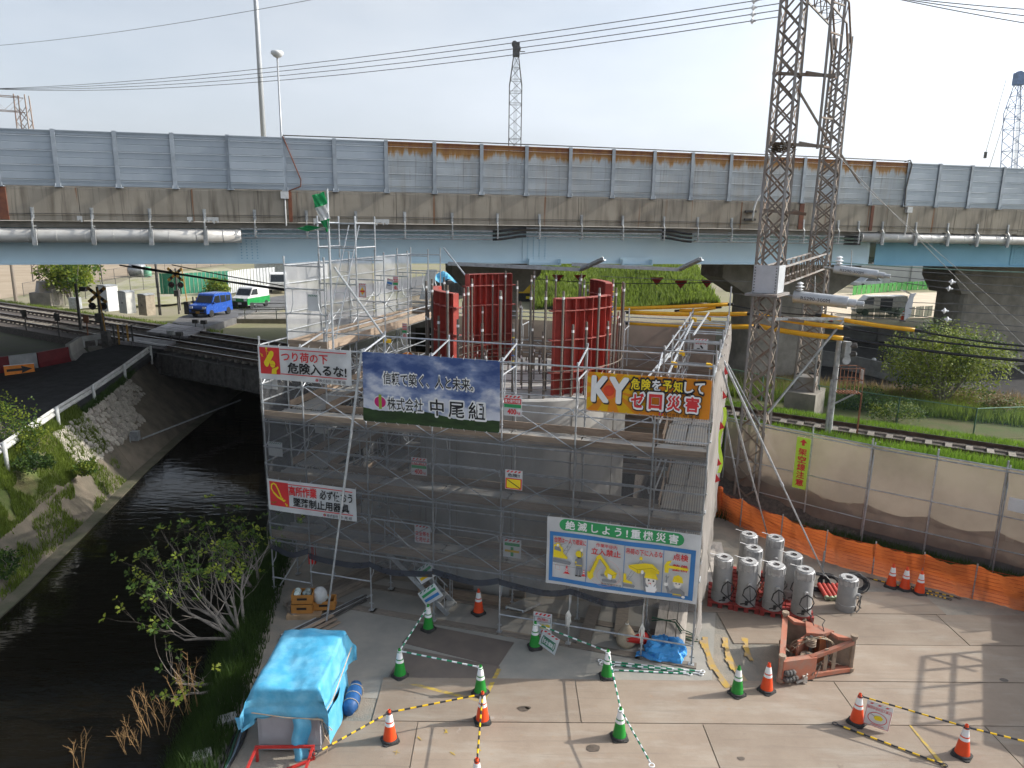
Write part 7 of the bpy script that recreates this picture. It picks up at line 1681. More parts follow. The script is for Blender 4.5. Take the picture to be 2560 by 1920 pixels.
for k,(p,r,l)in enumerate((((-52.853,102.436,2.2),.9,'large grey tank lying on its side in the lot'),((-50.896,101.324,2.2),.5,'small green barrel in the lot'))):
 t=tag(empty('tank',p),l,'tank');b=MB();b.lathe([(r*.6,-1.0),(r,-.9),(r,.9),(r*.6,1.0)],(0,0,r),16,Matrix.Rotation(R(90),3,'Y')if k==0 else None);b.obj('shell',galv if k==0 else mat('green barrel',(.12,.3,.2),.6),t,smooth=True);b=MB();b.box((0,0,.12),(1.2,.9,.24));b.obj('cradle',conc,t)
field=sheet('brown_field',[[(-52.608,56.097,2.23),(-51.137,71.996,2.23),(-54.883,104.737,2.23),(-52.17,131.576,2.23),(-78.362,246.217,2.23),(-238.465,200.33,2.23)]],soil)
lot=sheet('gravel_lot',[[(-40.932,63.954,2.26),(-32.251,68.261,2.45),(-30.428,76.15,2.45),(-37.609,106.353,2.26),(-49.441,124.618,2.26),(-52.975,101.587,2.26)]],mat('pale gravel lot',(.36,.33,.27),.95,0,.2,.7,bump=.4,world_space=True,col2=(.27,.27,.12)))
t=tag(empty('shed',(-30.883,99.64,2.3)),'grey shed with a red band at the far left under the girder','shed')
b=MB();b.box((0,2,1.8),(9,4,3.6));b.obj('wall',mat('pale cladding',(.45,.46,.46),.6),t);b=MB();b.box((-.5,-.05,2.6),(4.5,.12,.9));b.obj('red_band',rusty,t);b=MB();b.prism([(-4.8,3.6),(4.8,3.6),(0,4.6)],-.3,4.3,lambda x,z,y:(x,y,z));b.obj('roof',galv_dull,t)
for x in(-2,1):b=MB();b.box((x,-.03,1.1),(1.4,.06,2.0));b.obj('door',galv_dull,t)
stone_m=mat('pale rubble stone',(.40,.37,.31),.9,0,.2,2,bump=.3,col2=(.27,.25,.22),rnd=.25)
meshes=[]
for k in range(6):
 b=MB();n=6;r=[random.uniform(.75,1.1)for _ in range(n)];low=[(math.cos(2*math.pi*i/n)*r[i],math.sin(2*math.pi*i/n)*r[i],0)for i in range(n)];hi=[(x*.72,y*.72,.35+random.uniform(-.1,.1))for x,y,z in low]
 b.add(low+hi,[(i,(i+1)%n,n+(i+1)%n,n+i)for i in range(n)]+[tuple(range(n,2*n))]);meshes.append(b.mesh('stone',stone_m))
rv=bpy.data.objects['stone_revetment'];rc=bpy.data.objects['concrete_revetment']
def bank_pt(y,t_):
 for i in range(len(LB)-1):
  if LB[i][1]<=y<=LB[i+1][1]:
   w=(y-LB[i][1])/(LB[i+1][1]-LB[i][1]);A_,B_=lb_pt(i,t_),lb_pt(i+1,t_);return Vector([A_[k]+(B_[k]-A_[k])*w for k in range(3)])
cnt=0
for i in range(30):
 for j in range(9):
  y=28.0+10.0*i/30+random.uniform(-.08,.08);t_=.06+.56*j/9+random.uniform(-.02,.02)
  if y>35.5 and j>4:continue
  p=bank_pt(y,t_)
  if p is None:continue
  e=bank_pt(y,t_+.05)-p;nrm=e.cross(Vector((0,1,0))).normalized()
  if nrm.z<0:nrm=-nrm
  o=put('stone',random.choice(meshes),rv,p,scale=random.uniform(.15,.23));o.rotation_euler=nrm.to_track_quat('Z','Y').to_euler();o.rotation_euler.rotate_axis('Z',random.random()*6)
b=MB();p=bank_pt(33.2,.72);b.box(p+Vector((0,0,.35)),(.35,.25,.45));b.tube(p+Vector((.3,0,.2)),p+Vector((2.4,7,.4)),.04,6);b.tube(p+Vector((-.1,-.3,-.3)),p+Vector((-.1,-.3,.5)),.03,5);tag(b.obj('gauge_box',galv),'small grey gauge box and pipe on the canal revetment','gauge box')

# ================================================================ right side: fences, road under the viaduct, far side
pier((16.947,2.817)[0],5.6,5.2,8.6,8.6,'brown fluted viaduct pier behind the railway gantry');pier((32.655,2.37)[0],5.6,8.6,8.6,10.0,'broad stained viaduct pier at the right edge');pier((0.89,7.33)[0],9.0,3.0,8.6,5.0,'dark viaduct pier behind the red formwork')
FP=[(8.007,25.939,0),(8.927,25.2,0),(10.382,23.96,0),(11.828,22.705,0),(13.358,21.629,0),(14.825,20.565,0),(16.326,19.455,0),(17.872,18.243,0)]
fo=Vector(FP[0]);t=tag(empty('screen_fence',fo),'tall beige mesh screen fence on steel tubes along the railway','fence')
scr=mat('beige mesh screen',(.45,.375,.30),.85,0,.15,.6,alpha=.66,trans=.35,rnd=.02);scr2=mat('brown mesh skirt',(.24,.185,.15),.85,0,.12,1.5,alpha=.88,trans=.2,rnd=.03)
for i,p in enumerate(FP):
 q=Vector(p)-fo;b=MB();b.tube(q,q+Vector((.0,.0,3.75)),.03,7);b.obj('post',galv,t)
 if i in(3,5):b=MB();b.tube(q+Vector((-.10,-.25,-.05)),q+Vector((.12,.05,3.6)),.026,6);b.obj('post',galv,t)
for a,c in zip(FP,FP[1:]):
 A_,C_=Vector(a)-fo,Vector(c)-fo;ph=random.random()*6
 for z in(3.52,3.42,2.02,.95):b=MB();b.tube(A_+Vector((0,-.04,z)),C_+Vector((0,-.04,z)),.026 if z>3.4 else .021,6);b.obj('rail',galv,t)
 b=MB();b.grid(lambda u,v:A_.lerp(C_,u)+Vector((0,.05+.04*math.sin(u*3.14)*math.sin(v*5+ph),1.25+2.25*v)),8,8);b.obj('mesh_screen',scr,t,smooth=True)
 b=MB();b.grid(lambda u,v:A_.lerp(C_,u)+Vector((0,.02-.10*math.sin(u*3.14)*(1-v)+.03*math.sin(u*14+ph),.55+.95*v-.2*math.sin(u*3.14)*v)),12,5);b.obj('mesh_skirt',scr2,t,smooth=True)
 b=MB();b.add([A_+Vector((0,.12,.0)),C_+Vector((0,.12,0)),C_+Vector((0,.1,.62)),A_+Vector((0,.1,.62))],[(0,1,2,3)]);b.obj('mesh_skirt',mat('grey mesh skirt',(.15,.145,.15),.85,0,.15,2,alpha=.8),t)
q=Vector(FP[2])+Vector((-.62,-.22,1.65));d=(Vector(FP[3])-Vector(FP[2])).normalized()
S=Sign('warning_banner','vertical lime yellow banner with red characters and an arrow on the mesh fence','banner',q,math.atan2(d.y,d.x),.46,1.82,mat('lime banner cloth',(.55,.78,.08),.6,0,.04,2,trans=.2,rnd=0),amp=.015,seed=17)
S.poly([(.5,.03),(.78,.10),(.60,.10),(.60,.155),(.40,.155),(.40,.10),(.22,.10)],pr_red,'arrow');S.text('架空線注意',.22,.20,.80,.95,pr_red,.03,vertical=True)
S=Sign('fence_sheet','blank white sheet hung on the mesh fence at the right edge','sheet',Vector(FP[5])+(Vector(FP[6])-Vector(FP[5])).normalized()*.12+Vector((0,-.08,2.25)),math.atan2(d.y,d.x),1.1,.42,pr_w,amp=.01,ties=False)
t=tag(empty('marker_ribbon',SW(11.85,4.6,0)),'twisted lime and red warning ribbon hanging on the scaffold corner','ribbon');b=MB();b.grid(lambda u,v:(.05+.10*u+.06*math.sin(v*9),-.05*math.cos(v*9),5.4-2.0*v),2,20);b.obj('ribbon',mat('lime banner cloth'),t)
for z in(6.6,5.9,5.0,3.4,3.9):b=MB();b.add([(.02,-.02,z),(.02,-.02,z-.28),(.16,-.05,z-.2)],[(0,1,2)]);b.obj('red_flag',pr_red,t)
NP=[Vector(q)for q in((7.673,25.002,0),(8.185,24.016,0),(9.104,22.61,0),(10.071,21.379,0),(11.209,20.554,0),(12.325,19.883,0),(13.438,19.161,0),(14.497,18.506,0),(15.937,17.487,0))]
t=tag(empty('safety_net',NP[0]),'orange plastic safety net strung along the back of the yard','safety net');on=mat('orange plastic net',(1.0,.24,.06),.55,0,.15,3,alpha=.80,trans=.45,rnd=.03,stretch=(1,1,6))
nm_=on.node_tree
for a,c in zip(NP,NP[1:]):
 A_,C_=a-NP[0],c-NP[0];ph=random.random()*6;b=MB();b.grid(lambda u,v:A_.lerp(C_,u)+Vector((0,.05*math.sin(u*6.28+ph+v*3)+.02*math.sin(u*31+v*9),1.05*v-.13*math.sin(u*3.14)*v+.015*math.sin(u*23+ph))),14,8);b.obj('net',on,t,smooth=True)
 b=MB()
 for k in range(9):z=.1+.11*k;b.tube(A_+Vector((0,-.03,z)),C_+Vector((0,-.03,z)),.006,4)
 stuff(b.obj('strands',mat('dark orange strand',(.5,.05,.01),.6),t));b=MB();b.tube(A_,A_+Vector((0,0,1.1)),.022,6);b.obj('stake',galv,t)
b=MB();b.lathe([(.12,0),(.13,.1),(.11,1.1),(.06,1.15)],(0,0,0),10);b.obj('rolled_end',on,t)
b=MB()
for k in range(14):
 s0,s1=-9.4+5*k,-4.4+5*k
 for(n0,z0),(n1,z1)in(((31.1,2.775),(33.3,2.21)),((33.3,2.21),(37.5,2.215))):b.add([TP(s0,n0,z0),TP(s1,n0,z0),TP(s1,n1,z1),TP(s0,n1,z1)],[(0,1,2,3)])
struct(b.obj('track_verge',grass_m))
mesh_fence([(10.162,35.816,2.3),(13.733,31.52,2.3),(16.256,29.498,2.3),(18.41,27.758,2.3),(23.421,28.695,2.3)],1.25,'green wire mesh fence beyond the railway track',net_g,mat('green fence post',(.12,.22,.15),.6),step=2.0)
road_r=[(14.443,34.292,2.22),(23.651,28.977,2.22),(42.776,47.11,2.22),(40.011,56.154,2.22),(29.683,53.244,2.22),(24.508,53.31,2.22),(18.57,49.618,2.22)]
sheet('right_road',[road_r],asphalt)
white_l=mat('worn white road line',(.5,.5,.48),.8,0,.2,4)
for a,c in(((24.105,51.423,2.228),(28.954,45.253,2.228)),((23.13,44.784,2.228),(23.976,41.732,2.228)),((33.05,49.241,2.228),(28.985,38.846,2.228))):
 A_,C_=Vector(a),Vector(c);d=(C_-A_).normalized();s=Vector((-d.y,d.x,0))*.09;b=MB();b.add([A_-s,C_-s,C_+s,A_+s],[(0,1,2,3)]);b.obj('road_line',white_l,bpy.data.objects['right_road'])
bc=mat('grey concrete barrier',(.30,.30,.29),.8,0,.15,2,rnd=.1)
seq=[(24.009,55.317,2.2),(27.228,53.692,2.2),(29.807,53.749,2.2),(34.233,55.127,2.2),(39.006,56.997,2.2),(44.982,59.524,2.2)]
for k in range(5):jersey(seq[k],seq[k+1],bc,'concrete barrier on the far side of the dark road, '+['leftmost','one with the red arrow sign','middle one','second from right','rightmost'][k],'concrete barriers along the dark road',1.0,.5)
seq=[(17.737,44.495,2.2),(19.579,42.975,2.2),(20.544,40.7,2.2),(21.423,38.246,2.2)]
for k in range(3):jersey(seq[k],seq[k+1],bc,'concrete barrier on the near side of the dark road, '+['left','middle','right'][k]+' of three','near concrete barriers',.9,.5)
S=Sign('arrow_board','red board with a white arrow on the concrete barrier under the viaduct','sign',Vector((27.012,54.432,2.2))+Vector((0,-.45,.35)),.05,1.25,.52,pr_red,amp=0);S.poly([(.12,.4),(.6,.4),(.58,.18),(.9,.5),(.58,.82),(.6,.6),(.12,.6)],pr_wht,'arrow')
for k,p in enumerate(((20.692,43.129,3),(20.914,41.194,3),(21.089,39.19,3))):b=MB();b.sphere((0,0,0),.14,8,5);b.tube((0,0,-.6),(0,0,0),.04,5);tag(b.obj('road_delineator',white_paint,None,loc=p),'white reflector stud on the near concrete barriers, '+['left','middle','right'][k]+' of three','delineator','white reflector studs')
cone('o',(35.035,64.849,2.3),'orange cone under the viaduct in front of the parked white van','orange traffic cones',0,1.3);cone('o',(28.026,63.522,2.3),'orange cone just behind the grey gantry mast under the viaduct','orange traffic cones',0,1.2)
sheet('sand_yard',[[(24.028,64.853,2.24),(39.725,68.094,2.24),(61.022,97.646,2.24),(33.22,90.502,2.24)]],mat('pale sand',(.52,.44,.33),.95,0,.1,.5,bump=.4,world_space=True))
t,sc_=vehicle('parked_van','white van with open side and rear doors under the viaduct',(35.12,69.486,2.26),R(172),4.6,1.7,1.95,[(2.3,.35),(2.3,.9),(1.95,1.1),(1.3,1.85),(-2.2,1.95),(-2.3,.35)],[[(1.85,1.15),(1.3,1.7),(.8,1.75),(.8,1.1)],[(.2,.5),(.2,1.7),(-.9,1.72),(-.9,.5)]],white_paint,'van');wheels(t,(1.5,-1.4),1.7,.32)
b=MB();b.box((-2.35,0,2.25),(.9,1.4,.05),Matrix.Rotation(R(-25),3,'Y'));b.obj('tailgate',white_paint,t)
t,sc_=vehicle('parked_car','silver car parked behind the green net fence',(49.726,102.362,2.3),R(190),4.2,1.7,1.5,[(2.1,.3),(2.1,.7),(1.2,.9),(.6,1.42),(-1.0,1.45),(-1.9,.95),(-2.1,.3)],[[(1.0,.92),(.55,1.35),(-.9,1.38),(-1.4,.95)]],mat('silver paint',(.42,.45,.48),.3,.4),'car');wheels(t,(1.3,-1.3),1.7,.3)
hoard([(42.076,90.247,2.25),(51.38,97.697,2.25),(59.523,102.072,2.25)],1.15,'bright green net fence on the sand under the viaduct',mat('bright green net',(.06,.30,.05),.7,0,.1,3,trans=.2),'net_fence',pw=2.0);hoard([(30.638,65.539,2.25),(35.705,67.255,2.25),(40.376,69.588,2.25)],1.0,'dark green railing fence in front of the white van',mat('dark green railing',(.015,.06,.03),.6,alpha=.8),'net_fence',pw=2.0)
t=tag(empty('warehouse',(56.463,107.581,2.3)),'long white warehouse with small windows behind the viaduct','building');b=MB();b.box((4,6,3.5),(26,10,7));b.obj('wall',mat('white cladding',(.58,.58,.56),.6,0,.06,.5),t)
for x in(-7.0,-4.2):b=MB();b.box((x,.93,3.6),(1.5,.1,1.2));w=b.obj('window',glass,t);b=MB();b.box((x,.9,2.95),(1.7,.14,.1));b.obj('sill',galv,w)
b=MB();b.box((4,6,7.15),(26.6,10.6,.3));b.obj('roof',galv_dull,t);b=MB();b.box((2.5,.92,3.5),(.12,.1,7));b.obj('downpipe',galv_dull,t)
b=MB()
def hillf(u,v):
 p0=Vector((1.829,69.95,2.2));p1=Vector((21.741,76.063,2.2));a=p0.lerp(p1,u);a=a+Vector((.05,1,0))*45*v;a.z=2.2+8.0*(1-(1-v)**1.7)+.4*math.sin(u*9+v*5)+.25*math.sin(u*31)*v;return a
b.grid(hillf,30,20);struct(b.obj('green_bank',mat('lush grass',(.17,.25,.05),.95,0,.3,.35,bump=1.0,world_space=True,bscale=3,col2=(.07,.15,.02)),smooth=True))
hoard([(2.565,74.875,2.25),(11.451,77.658,2.25),(22.165,81.668,2.25)],1.0,'low brown net strip at the foot of the green bank',mat('brown net',(.30,.18,.09),.9,0,.2,2),'net_fence',pw=3.0)
t=tag(empty('lighting_generator',(1.204,78.282,2.2)),'yellow and black generator machine beyond the pier','generator');b=MB();b.box((0,0,2.3),(1.5,1.6,3.0));b.obj('hood',yellow_p,t);b=MB();b.box((0,0,.45),(1.6,1.7,.9));b.obj('chassis',pr_blk,t);b=MB();b.box((.4,-.86,.45),(.5,.02,.25));b.obj('label_plate',pr_yel,t)
t=tag(empty('covered_pallet',(2.28,81.408,2.2)),'bright blue sheeted pallet beside the yellow generator','pallet load');b=MB();b.box((0,0,1.0),(.9,.9,1.9));b.lathe([(.6,1.9),(.3,2.15)],n=6);b.obj('sheet',tarp_m,t)
t=tag(empty('material_pile',(-7.156,84.575,2.2)),'stack of material under blue sheets left of the dark pier','material stack');b=MB();b.box((0,0,.7),(6,3,1.4));b.obj('sheet_piles',steel_dark,t)
for k in range(12):b=MB();b.box((-2.7+.5*k,-1.55,.7),(.25,.1,1.4));b.obj('sheet_pile',steel_dark,t)
b=MB();b.grid(lambda u,v:(-2.6+5*u,-1.2+2.4*v,1.6+.8*math.sin(3.14*v)+.25*math.sin(u*17+v*5)),16,8);b.obj('blue_sheet',tarp_m,t)
b=MB();b.grid(lambda u,v:(-3.6+.9*v+1.2*u,-1.8,-.5+3.4*v),4,4);b.obj('white_sheet',white_paint,t)
pl=[(1.31,52,6.691),(3.166,52,6.634),(4.734,52,6.657),(9.433,48,6.843),(10.796,47,6.737),(12.229,46,6.892)]
for k,p in enumerate(pl):b=MB();b.prism([(-.45,.22),(.45,.22),(.0,-.3)],-.01,.01,lambda x,z,y:(x,y+.12*x,z));tag(b.obj('pennant',pr_red,None,loc=p),'small red pennant on the line across the green bank, '+['leftmost','second from left','third from left','third from right','second from right','rightmost'][k],'pennant','red pennants on a line')
wire((-0.992,53,6.699),(12.747,45,7.055),.3,.03,'cord carrying the red pennants')
for k,p in enumerate(((15.248,77.333,2.3),(17.452,77.641,2.3),(21.245,80.211,2.3))):cone('o',p,'tiny orange cone at the foot of the green bank, '+['left','middle','right'][k]+' of three','orange traffic cones',0,1.6)
for k,(a,m_,c)in enumerate((((-2.716,30.2,8.71),(2.703,29.8,8.572),(3.484,28.6,9.079)),((2.449,30.8,8.72),(6.786,30.2,8.608),(7.39,29,9.117)))):
 t=tag(empty('steel_channel',m_),'long galvanised channel with bent end hanging under the girder, '+['left','right'][k]+' one','channel','galvanised channels under the girder');o=Vector(m_)
 for p,q in((Vector(a),o),(o,Vector(c))):
  b=MB();b.bar(p-o,q-o,.30,.03);b.bar(p-o+Vector((0,-.13,.06)),q-o+Vector((0,-.13,.06)),.02,.12);b.bar(p-o+Vector((0,.13,.06)),q-o+Vector((0,.13,.06)),.02,.12);b.obj('arm',galv,t)
def vpole(b0,zt,r0,r1,m,label,name='lamp_post',cat='lamp post',group=None):
 b=MB();b.tube((0,0,0),(0,0,zt),r0,12,r1);t=tag(empty(name,b0),label,cat,group);b.obj('pole',m,t,smooth=True);return t
pw=mat('pale grey pole paint',(.42,.44,.46),.4,.2,.05,2)
p=(-43.194,130,24.061);vpole((p[0],p[1],2.2),75,.50,.30,pw,'tall tapering grey pole rising out of the top of the picture at left','steel_pole','pole')
p=(-9.631,31.2,13.938);zt=(-9.535,31.2,16.872)[2];t=vpole((p[0],p[1],10.3),zt-10.3,.045,.035,pw,'slim lamp post with a round head behind the noise barrier');b=MB();b.lathe([(.02,-.12),(.16,-.05),(.25,.05),(.24,.14),(.1,.18)],(0,0,zt-10.3),14);b.obj('lamp_head',white_paint,t,smooth=True)
sC=(11.381,10.916)[0];o=VP(sC,-.25,10.7);t=tag(empty('camera_post',o),'white bent post with a camera box fixed to the parapet at right','camera post');zt=(11.514,14.417)[1]
b=MB();b.path([(0,0,0),(.02,0,.55),(.12,0,.95),(.3,0,1.25),(.42,0,zt-10.9)],.05,8);b.obj('post',white_paint,t,smooth=True);b=MB();b.box((.55,-.05,zt-10.75),(.32,.26,.26));b.obj('camera_box',galv_dull,t)
for z in(.05,.42):b=MB();b.box((-.1,.12,z),(.5,.3,.1));b.obj('clamp_bracket',steel_dark,t)
def crane(px,D,zt,w,m,label,lean=(0,0),head=None):
 B=Vector((px[0],px[1],2.2));t=tag(empty('crawler_crane',B),label,'crane','crawler cranes behind the viaduct')
 for y in(-1.6,1.6):b=MB();b.box((0,y,.5),(6,.8,1.0));b.obj('crawler',steel_dark,t)
 b=MB();b.box((-1,0,2.2),(5,3,2.2));b.obj('house',m,t);b=MB();b.box((1.6,1.2,2.3),(1.4,1.2,2.0));b.obj('cab',glass,t)
 H_=zt-2.2;z0=2.0;L=Vector((lean[0],lean[1],1))
 def P(i,j,z):k=1.0 if z<H_-4.2 else max(.28,1-(z-H_+4.2)/4.2*.75);return L*z+Vector((i*w/2*k,j*w/2*k,0))
 cs=[(-1,-1),(1,-1),(1,1),(-1,1)]
 for c in cs:b=MB();b.path([P(*c,z0),P(*c,H_-4.2),P(*c,H_-.8)],.055,5);b.obj('chord',m,t)
 n=int((H_-z0)/1.35)
 for k in range(n):
  za,zb=z0+(H_-.8-z0)*k/n,z0+(H_-.8-z0)*(k+1)/n
  if k>n*.28:
   for a in range(4):
    c,d=cs[a],cs[(a+1)%4];b=MB();b.tube(P(*(c if k%2 else d),za),P(*(d if k%2 else c),zb),.035,4);b.obj('lattice_bar',m,t)
    if k%3==0 or k>n-5:b=MB();b.tube(P(*c,za),P(*d,za),.035,4);b.obj('lattice_bar',m,t)
 b=MB();q=L*(H_-.1);b.box(q,(w*.55,w*.5,1.5));b.box(q+Vector((.5*w,0,-.2)),(w*.4,.08,.08));b.tube(q+Vector((-.2,-.3,.6)),q+Vector((-.2,.3,.6)),.35,10);b.tube(q+Vector((.25,-.3,.1)),q+Vector((.25,.3,.1)),.3,10);b.obj('sheave_head',head or steel_dark,t)
 b=MB()
 for x in(-.18,-.06,.06,.18):b.tube(L*3+Vector((x,-w*.1,0)),L*(H_-.5)+Vector((x,-w*.1,0)),.02,4)
 b.obj('hoist_rope',galv_dull,t);return t
p=(-0.1,93,19.607);zt=(-0.273,93,30.682)[2];crane(p,93,zt,1.5,steel_dark,'dark lattice crane boom standing upright behind the middle of the barrier')
p=(68.043,100,18.5);zt=(64.492,100,29.616)[2];t=crane((p[0]-.3,p[1]),100,zt,2.2,mat('blue crane paint',(.16,.24,.42),.5),'blue lattice crane boom at the right edge',(-.10,0),mat('blue crane paint',(.16,.24,.42)))
b=MB();q=Vector((63.243,100,29.356))-t.location;b.tube(q,q+Vector((-1.2,0,-9)),.03,4);b.box(q+Vector((-1.2,0,-9.3)),(.3,.2,.8));b.tube(q+Vector((1,0,-2.5)),q+Vector((-.6,0,-12)),.03,4);b.obj('hook_rope',steel_dark,t)
b=MB();b.grid(lambda u,v:(2200+2600*u,3900+900*v,2+(40+330*math.sin(math.pi*min(1,u*1.05))**1.2*(1+.12*math.sin(u*23)+.06*math.sin(u*61)))*math.sin(math.pi*v)),40,8);struct(b.obj('hill',mat('wooded hill',(.05,.075,.05),.95,0,.2,.002,world_space=True),smooth=True))

# ================================================================ plants
def leafmat(name,a,c):return mat(name,a,.6,0,.2,1.2,col2=c,trans=.5,rnd=.12,world_space=True)
lf_y=leafmat('yellow green leaf',(.27,.32,.035),(.17,.23,.025));lf_g=leafmat('mid green leaf',(.10,.17,.025),(.05,.11,.015));lf_d=leafmat('dark green leaf',(.035,.075,.015),(.02,.05,.01));gr_l=leafmat('sunlit tone grass blades',(.20,.27,.04),(.14,.20,.03));gr_d=leafmat('shaded tone grass blades',(.06,.11,.02),(.035,.07,.015));gr_b=leafmat('fresh grass blades',(.17,.29,.03),(.11,.20,.02));dry=mat('dry stalk',(.26,.16,.07),.9,0,.2,4);bark=mat('grey brown bark',(.23,.205,.18),.9,0,.3,6,bump=.4)  # sunny and shady blades: one grass, light and shade put into its colour
def blades(name,fn,n,h,w,m,label=None,cat=None,parent=None):
 vs=[];fs=[]
 for _ in range(n):
  p=fn()
  if p is None:continue
  x,y,z=p
  for k in range(2):
   a=random.random()*6.28;hh=random.uniform(*h);l=random.uniform(.1,.5)*hh;b0=len(vs);dx,dy=math.cos(a)*w,math.sin(a)*w;e=random.random()*6.28
   vs+=[(x-dx,y-dy,z-.02),(x+dx,y+dy,z-.02),(x+l*math.cos(e),y+l*math.sin(e),z+hh)];fs.append((b0,b0+1,b0+2))
 me=bpy.data.meshes.new(name);me.from_pydata(vs,[],fs);me.materials.append(m);o=put(name,me,parent);o['kind']='stuff'
 if label:o['label']=label;o['category']=cat
 return o
U=random.uniform
def clump(s,n,z,amp):return TP(s,n,z)+Vector((0,0,0))
blades('grass',lambda:(lambda n:TP(U(-9,45),n,2.70-max(0,27.6-n)*1.2))(U(27.0,28.62)),34000,(.12,.42),.024,gr_b,'bright green grass strip on the near side of the right track','grass')
blades('grass',lambda:(lambda n:TP(U(-9,45),n,2.74-max(0,n-31.3)*.26))(U(30.5,33.8)),30000,(.08,.32),.022,gr_b,'bright green grass strip on the far side of the right track','grass')
blades('grass',lambda:TP(U(-90,-44),U(31.0,32.6),2.5),6000,(.1,.4),.03,gr_l,'grass along the far edge of the left tracks','grass')
def lbk(t0,t1,y0=12,y1=31):
 def f():
  p=bank_pt(U(y0,y1),U(t0,t1));return p
 return f
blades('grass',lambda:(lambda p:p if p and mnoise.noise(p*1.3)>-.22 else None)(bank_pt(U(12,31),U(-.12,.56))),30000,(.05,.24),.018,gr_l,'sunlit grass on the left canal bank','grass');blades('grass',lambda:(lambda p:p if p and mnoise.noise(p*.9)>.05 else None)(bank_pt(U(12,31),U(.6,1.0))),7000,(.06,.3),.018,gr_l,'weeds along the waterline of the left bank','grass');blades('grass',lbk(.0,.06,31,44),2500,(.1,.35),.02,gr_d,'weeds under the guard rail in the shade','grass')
def rbk():
 y=U(5,27)
 for i in range(len(RB)-1):
  if RB[i][1]<=y<=RB[i+1][1]:
   w=(y-RB[i][1])/(RB[i+1][1]-RB[i][1]);x=RB[i][0]+(RB[i+1][0]-RB[i][0])*w;d=U(-1.15,.75-.5*random.random());return(x+d,y,-1.15*max(0,-d)if d<0 else 0)
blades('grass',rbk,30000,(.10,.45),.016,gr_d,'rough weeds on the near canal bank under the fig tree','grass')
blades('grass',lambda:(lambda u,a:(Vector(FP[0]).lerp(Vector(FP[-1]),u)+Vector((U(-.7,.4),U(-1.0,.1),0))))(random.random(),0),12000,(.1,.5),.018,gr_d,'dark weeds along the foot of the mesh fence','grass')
blades('grass',lambda:Vector(hillf(random.random(),random.random()**1.3)),22000,(.25,.8),.09,gr_l,'tall grass covering the far green bank','grass')
blades('grass',lambda:Vector((10.391,35.164,2.25)).lerp(Vector((24.036,29.488,2.25)),random.random())+Vector((U(-1,1),U(-.2,3.2),0)),12000,(.15,.7),.02,gr_l,'tall weeds around the green wire fence','grass')
blades('grass',lambda:Vector((10.391,35.164,2.25)).lerp(Vector((24.779,30.462,2.25)),random.random())+Vector((U(-1,1),U(.5,4),0)),5000,(.2,.8),.02,leafmat('straw blades',(.30,.23,.12),(.22,.16,.08)),'dry straw among the weeds at right','grass')
def crown(t,c,rad,n,size,mats,parent=None,holes=.25,seed=0):
 for k,m in enumerate(mats):
  vs=[];fs=[];cl=[Vector([random.gauss(0,.42)for _ in range(3)])for _ in range(46)]
  for _ in range(n//len(mats)):
   q=random.choice(cl)+Vector([random.gauss(0,.13)for _ in range(3)])
   if q.length>1.05:continue
   p=Vector((c[0]+q.x*rad[0],c[1]+q.y*rad[1],c[2]+q.z*rad[2]));a=Vector([random.gauss(0,1)for _ in range(3)]).normalized();e=a.orthogonal().normalized();s=size*U(.6,1.3);b0=len(vs);vs+=[p,p+a*s*.5+e*s*.28,p+a*s,p+a*s*.5-e*s*.28];fs.append((b0,b0+1,b0+2,b0+3))
  me=bpy.data.meshes.new('crown');me.from_pydata(vs,[],fs);me.materials.append(m);put('crown',me,t)
def stems(t,base,c,rad,n,r,m=None):
 for k in range(n):
  e=Vector((c[0]+U(-.7,.7)*rad[0],c[1]+U(-.7,.7)*rad[1],c[2]+U(-.3,.7)*rad[2]));b=MB();s=Vector((U(-.1,.1),U(-.1,.1),0));mid=s.lerp(e,.5)+Vector((U(-.15,.15),U(-.15,.15),.1));b.path([s,mid,e],[r,r*.6,r*.2],6);b.obj('trunk',m or bark,t)
def tree(name,label,base,c,rad,n,size,mats,ns=6,r=.05,cat='tree',group=None):
 t=tag(empty(name,base),label,cat,group);stems(t,base,c,rad,ns,r);crown(t,c,rad,n,size,mats);return t
tree('leafy_tree','rounded yellow green tree beyond the fence at right',(20.079,32.917,2.3),(.3,.5,2.2),(3.0,2.2,1.9),20000,.125,[lf_y,lf_g,lf_y,lf_y],14,.06)
tree('leafy_tree','small bright green tree beside the lattice mast at far left',(-40.656,66.783,2.3),(0,0,3.0),(2.9,2.3,1.9),3200,.32,[lf_y,lf_g],6,.1)
for k,(p,rad,l)in enumerate((((-19.432,26.618,2),(1.3,1.0,1.1),'feathery yellow green bush at the left edge above the guard rail'),((-17.744,25.449,2),(.9,.7,.6),'low feathery bush leaning over the guard rail'),((-16.976,24.413,1.6),(.75,.6,.35),'low dark green leafy bush below the guard rail'),((-15.553,20.394,-0.4),(.6,.6,.5),'weedy bush at the waterline on the left edge'),((-16.62,26.803,0.6),(.5,.4,.3),'small bush at the top of the concrete revetment'),((-31.642,77.616,2.5),(1.6,1.2,.9),'bushy weeds behind the blue car'),((-23.961,63.263,2.6),(.9,.7,.4),'low grass bush beside the green and white van'))):
 tree('bush',l,p,(0,0,rad[2]*.9),rad,1500,.10 if k<5 else .25,[lf_y,lf_g]if k not in(2,3)else[lf_g,lf_d],7,.02,'bush','bushes on the left')
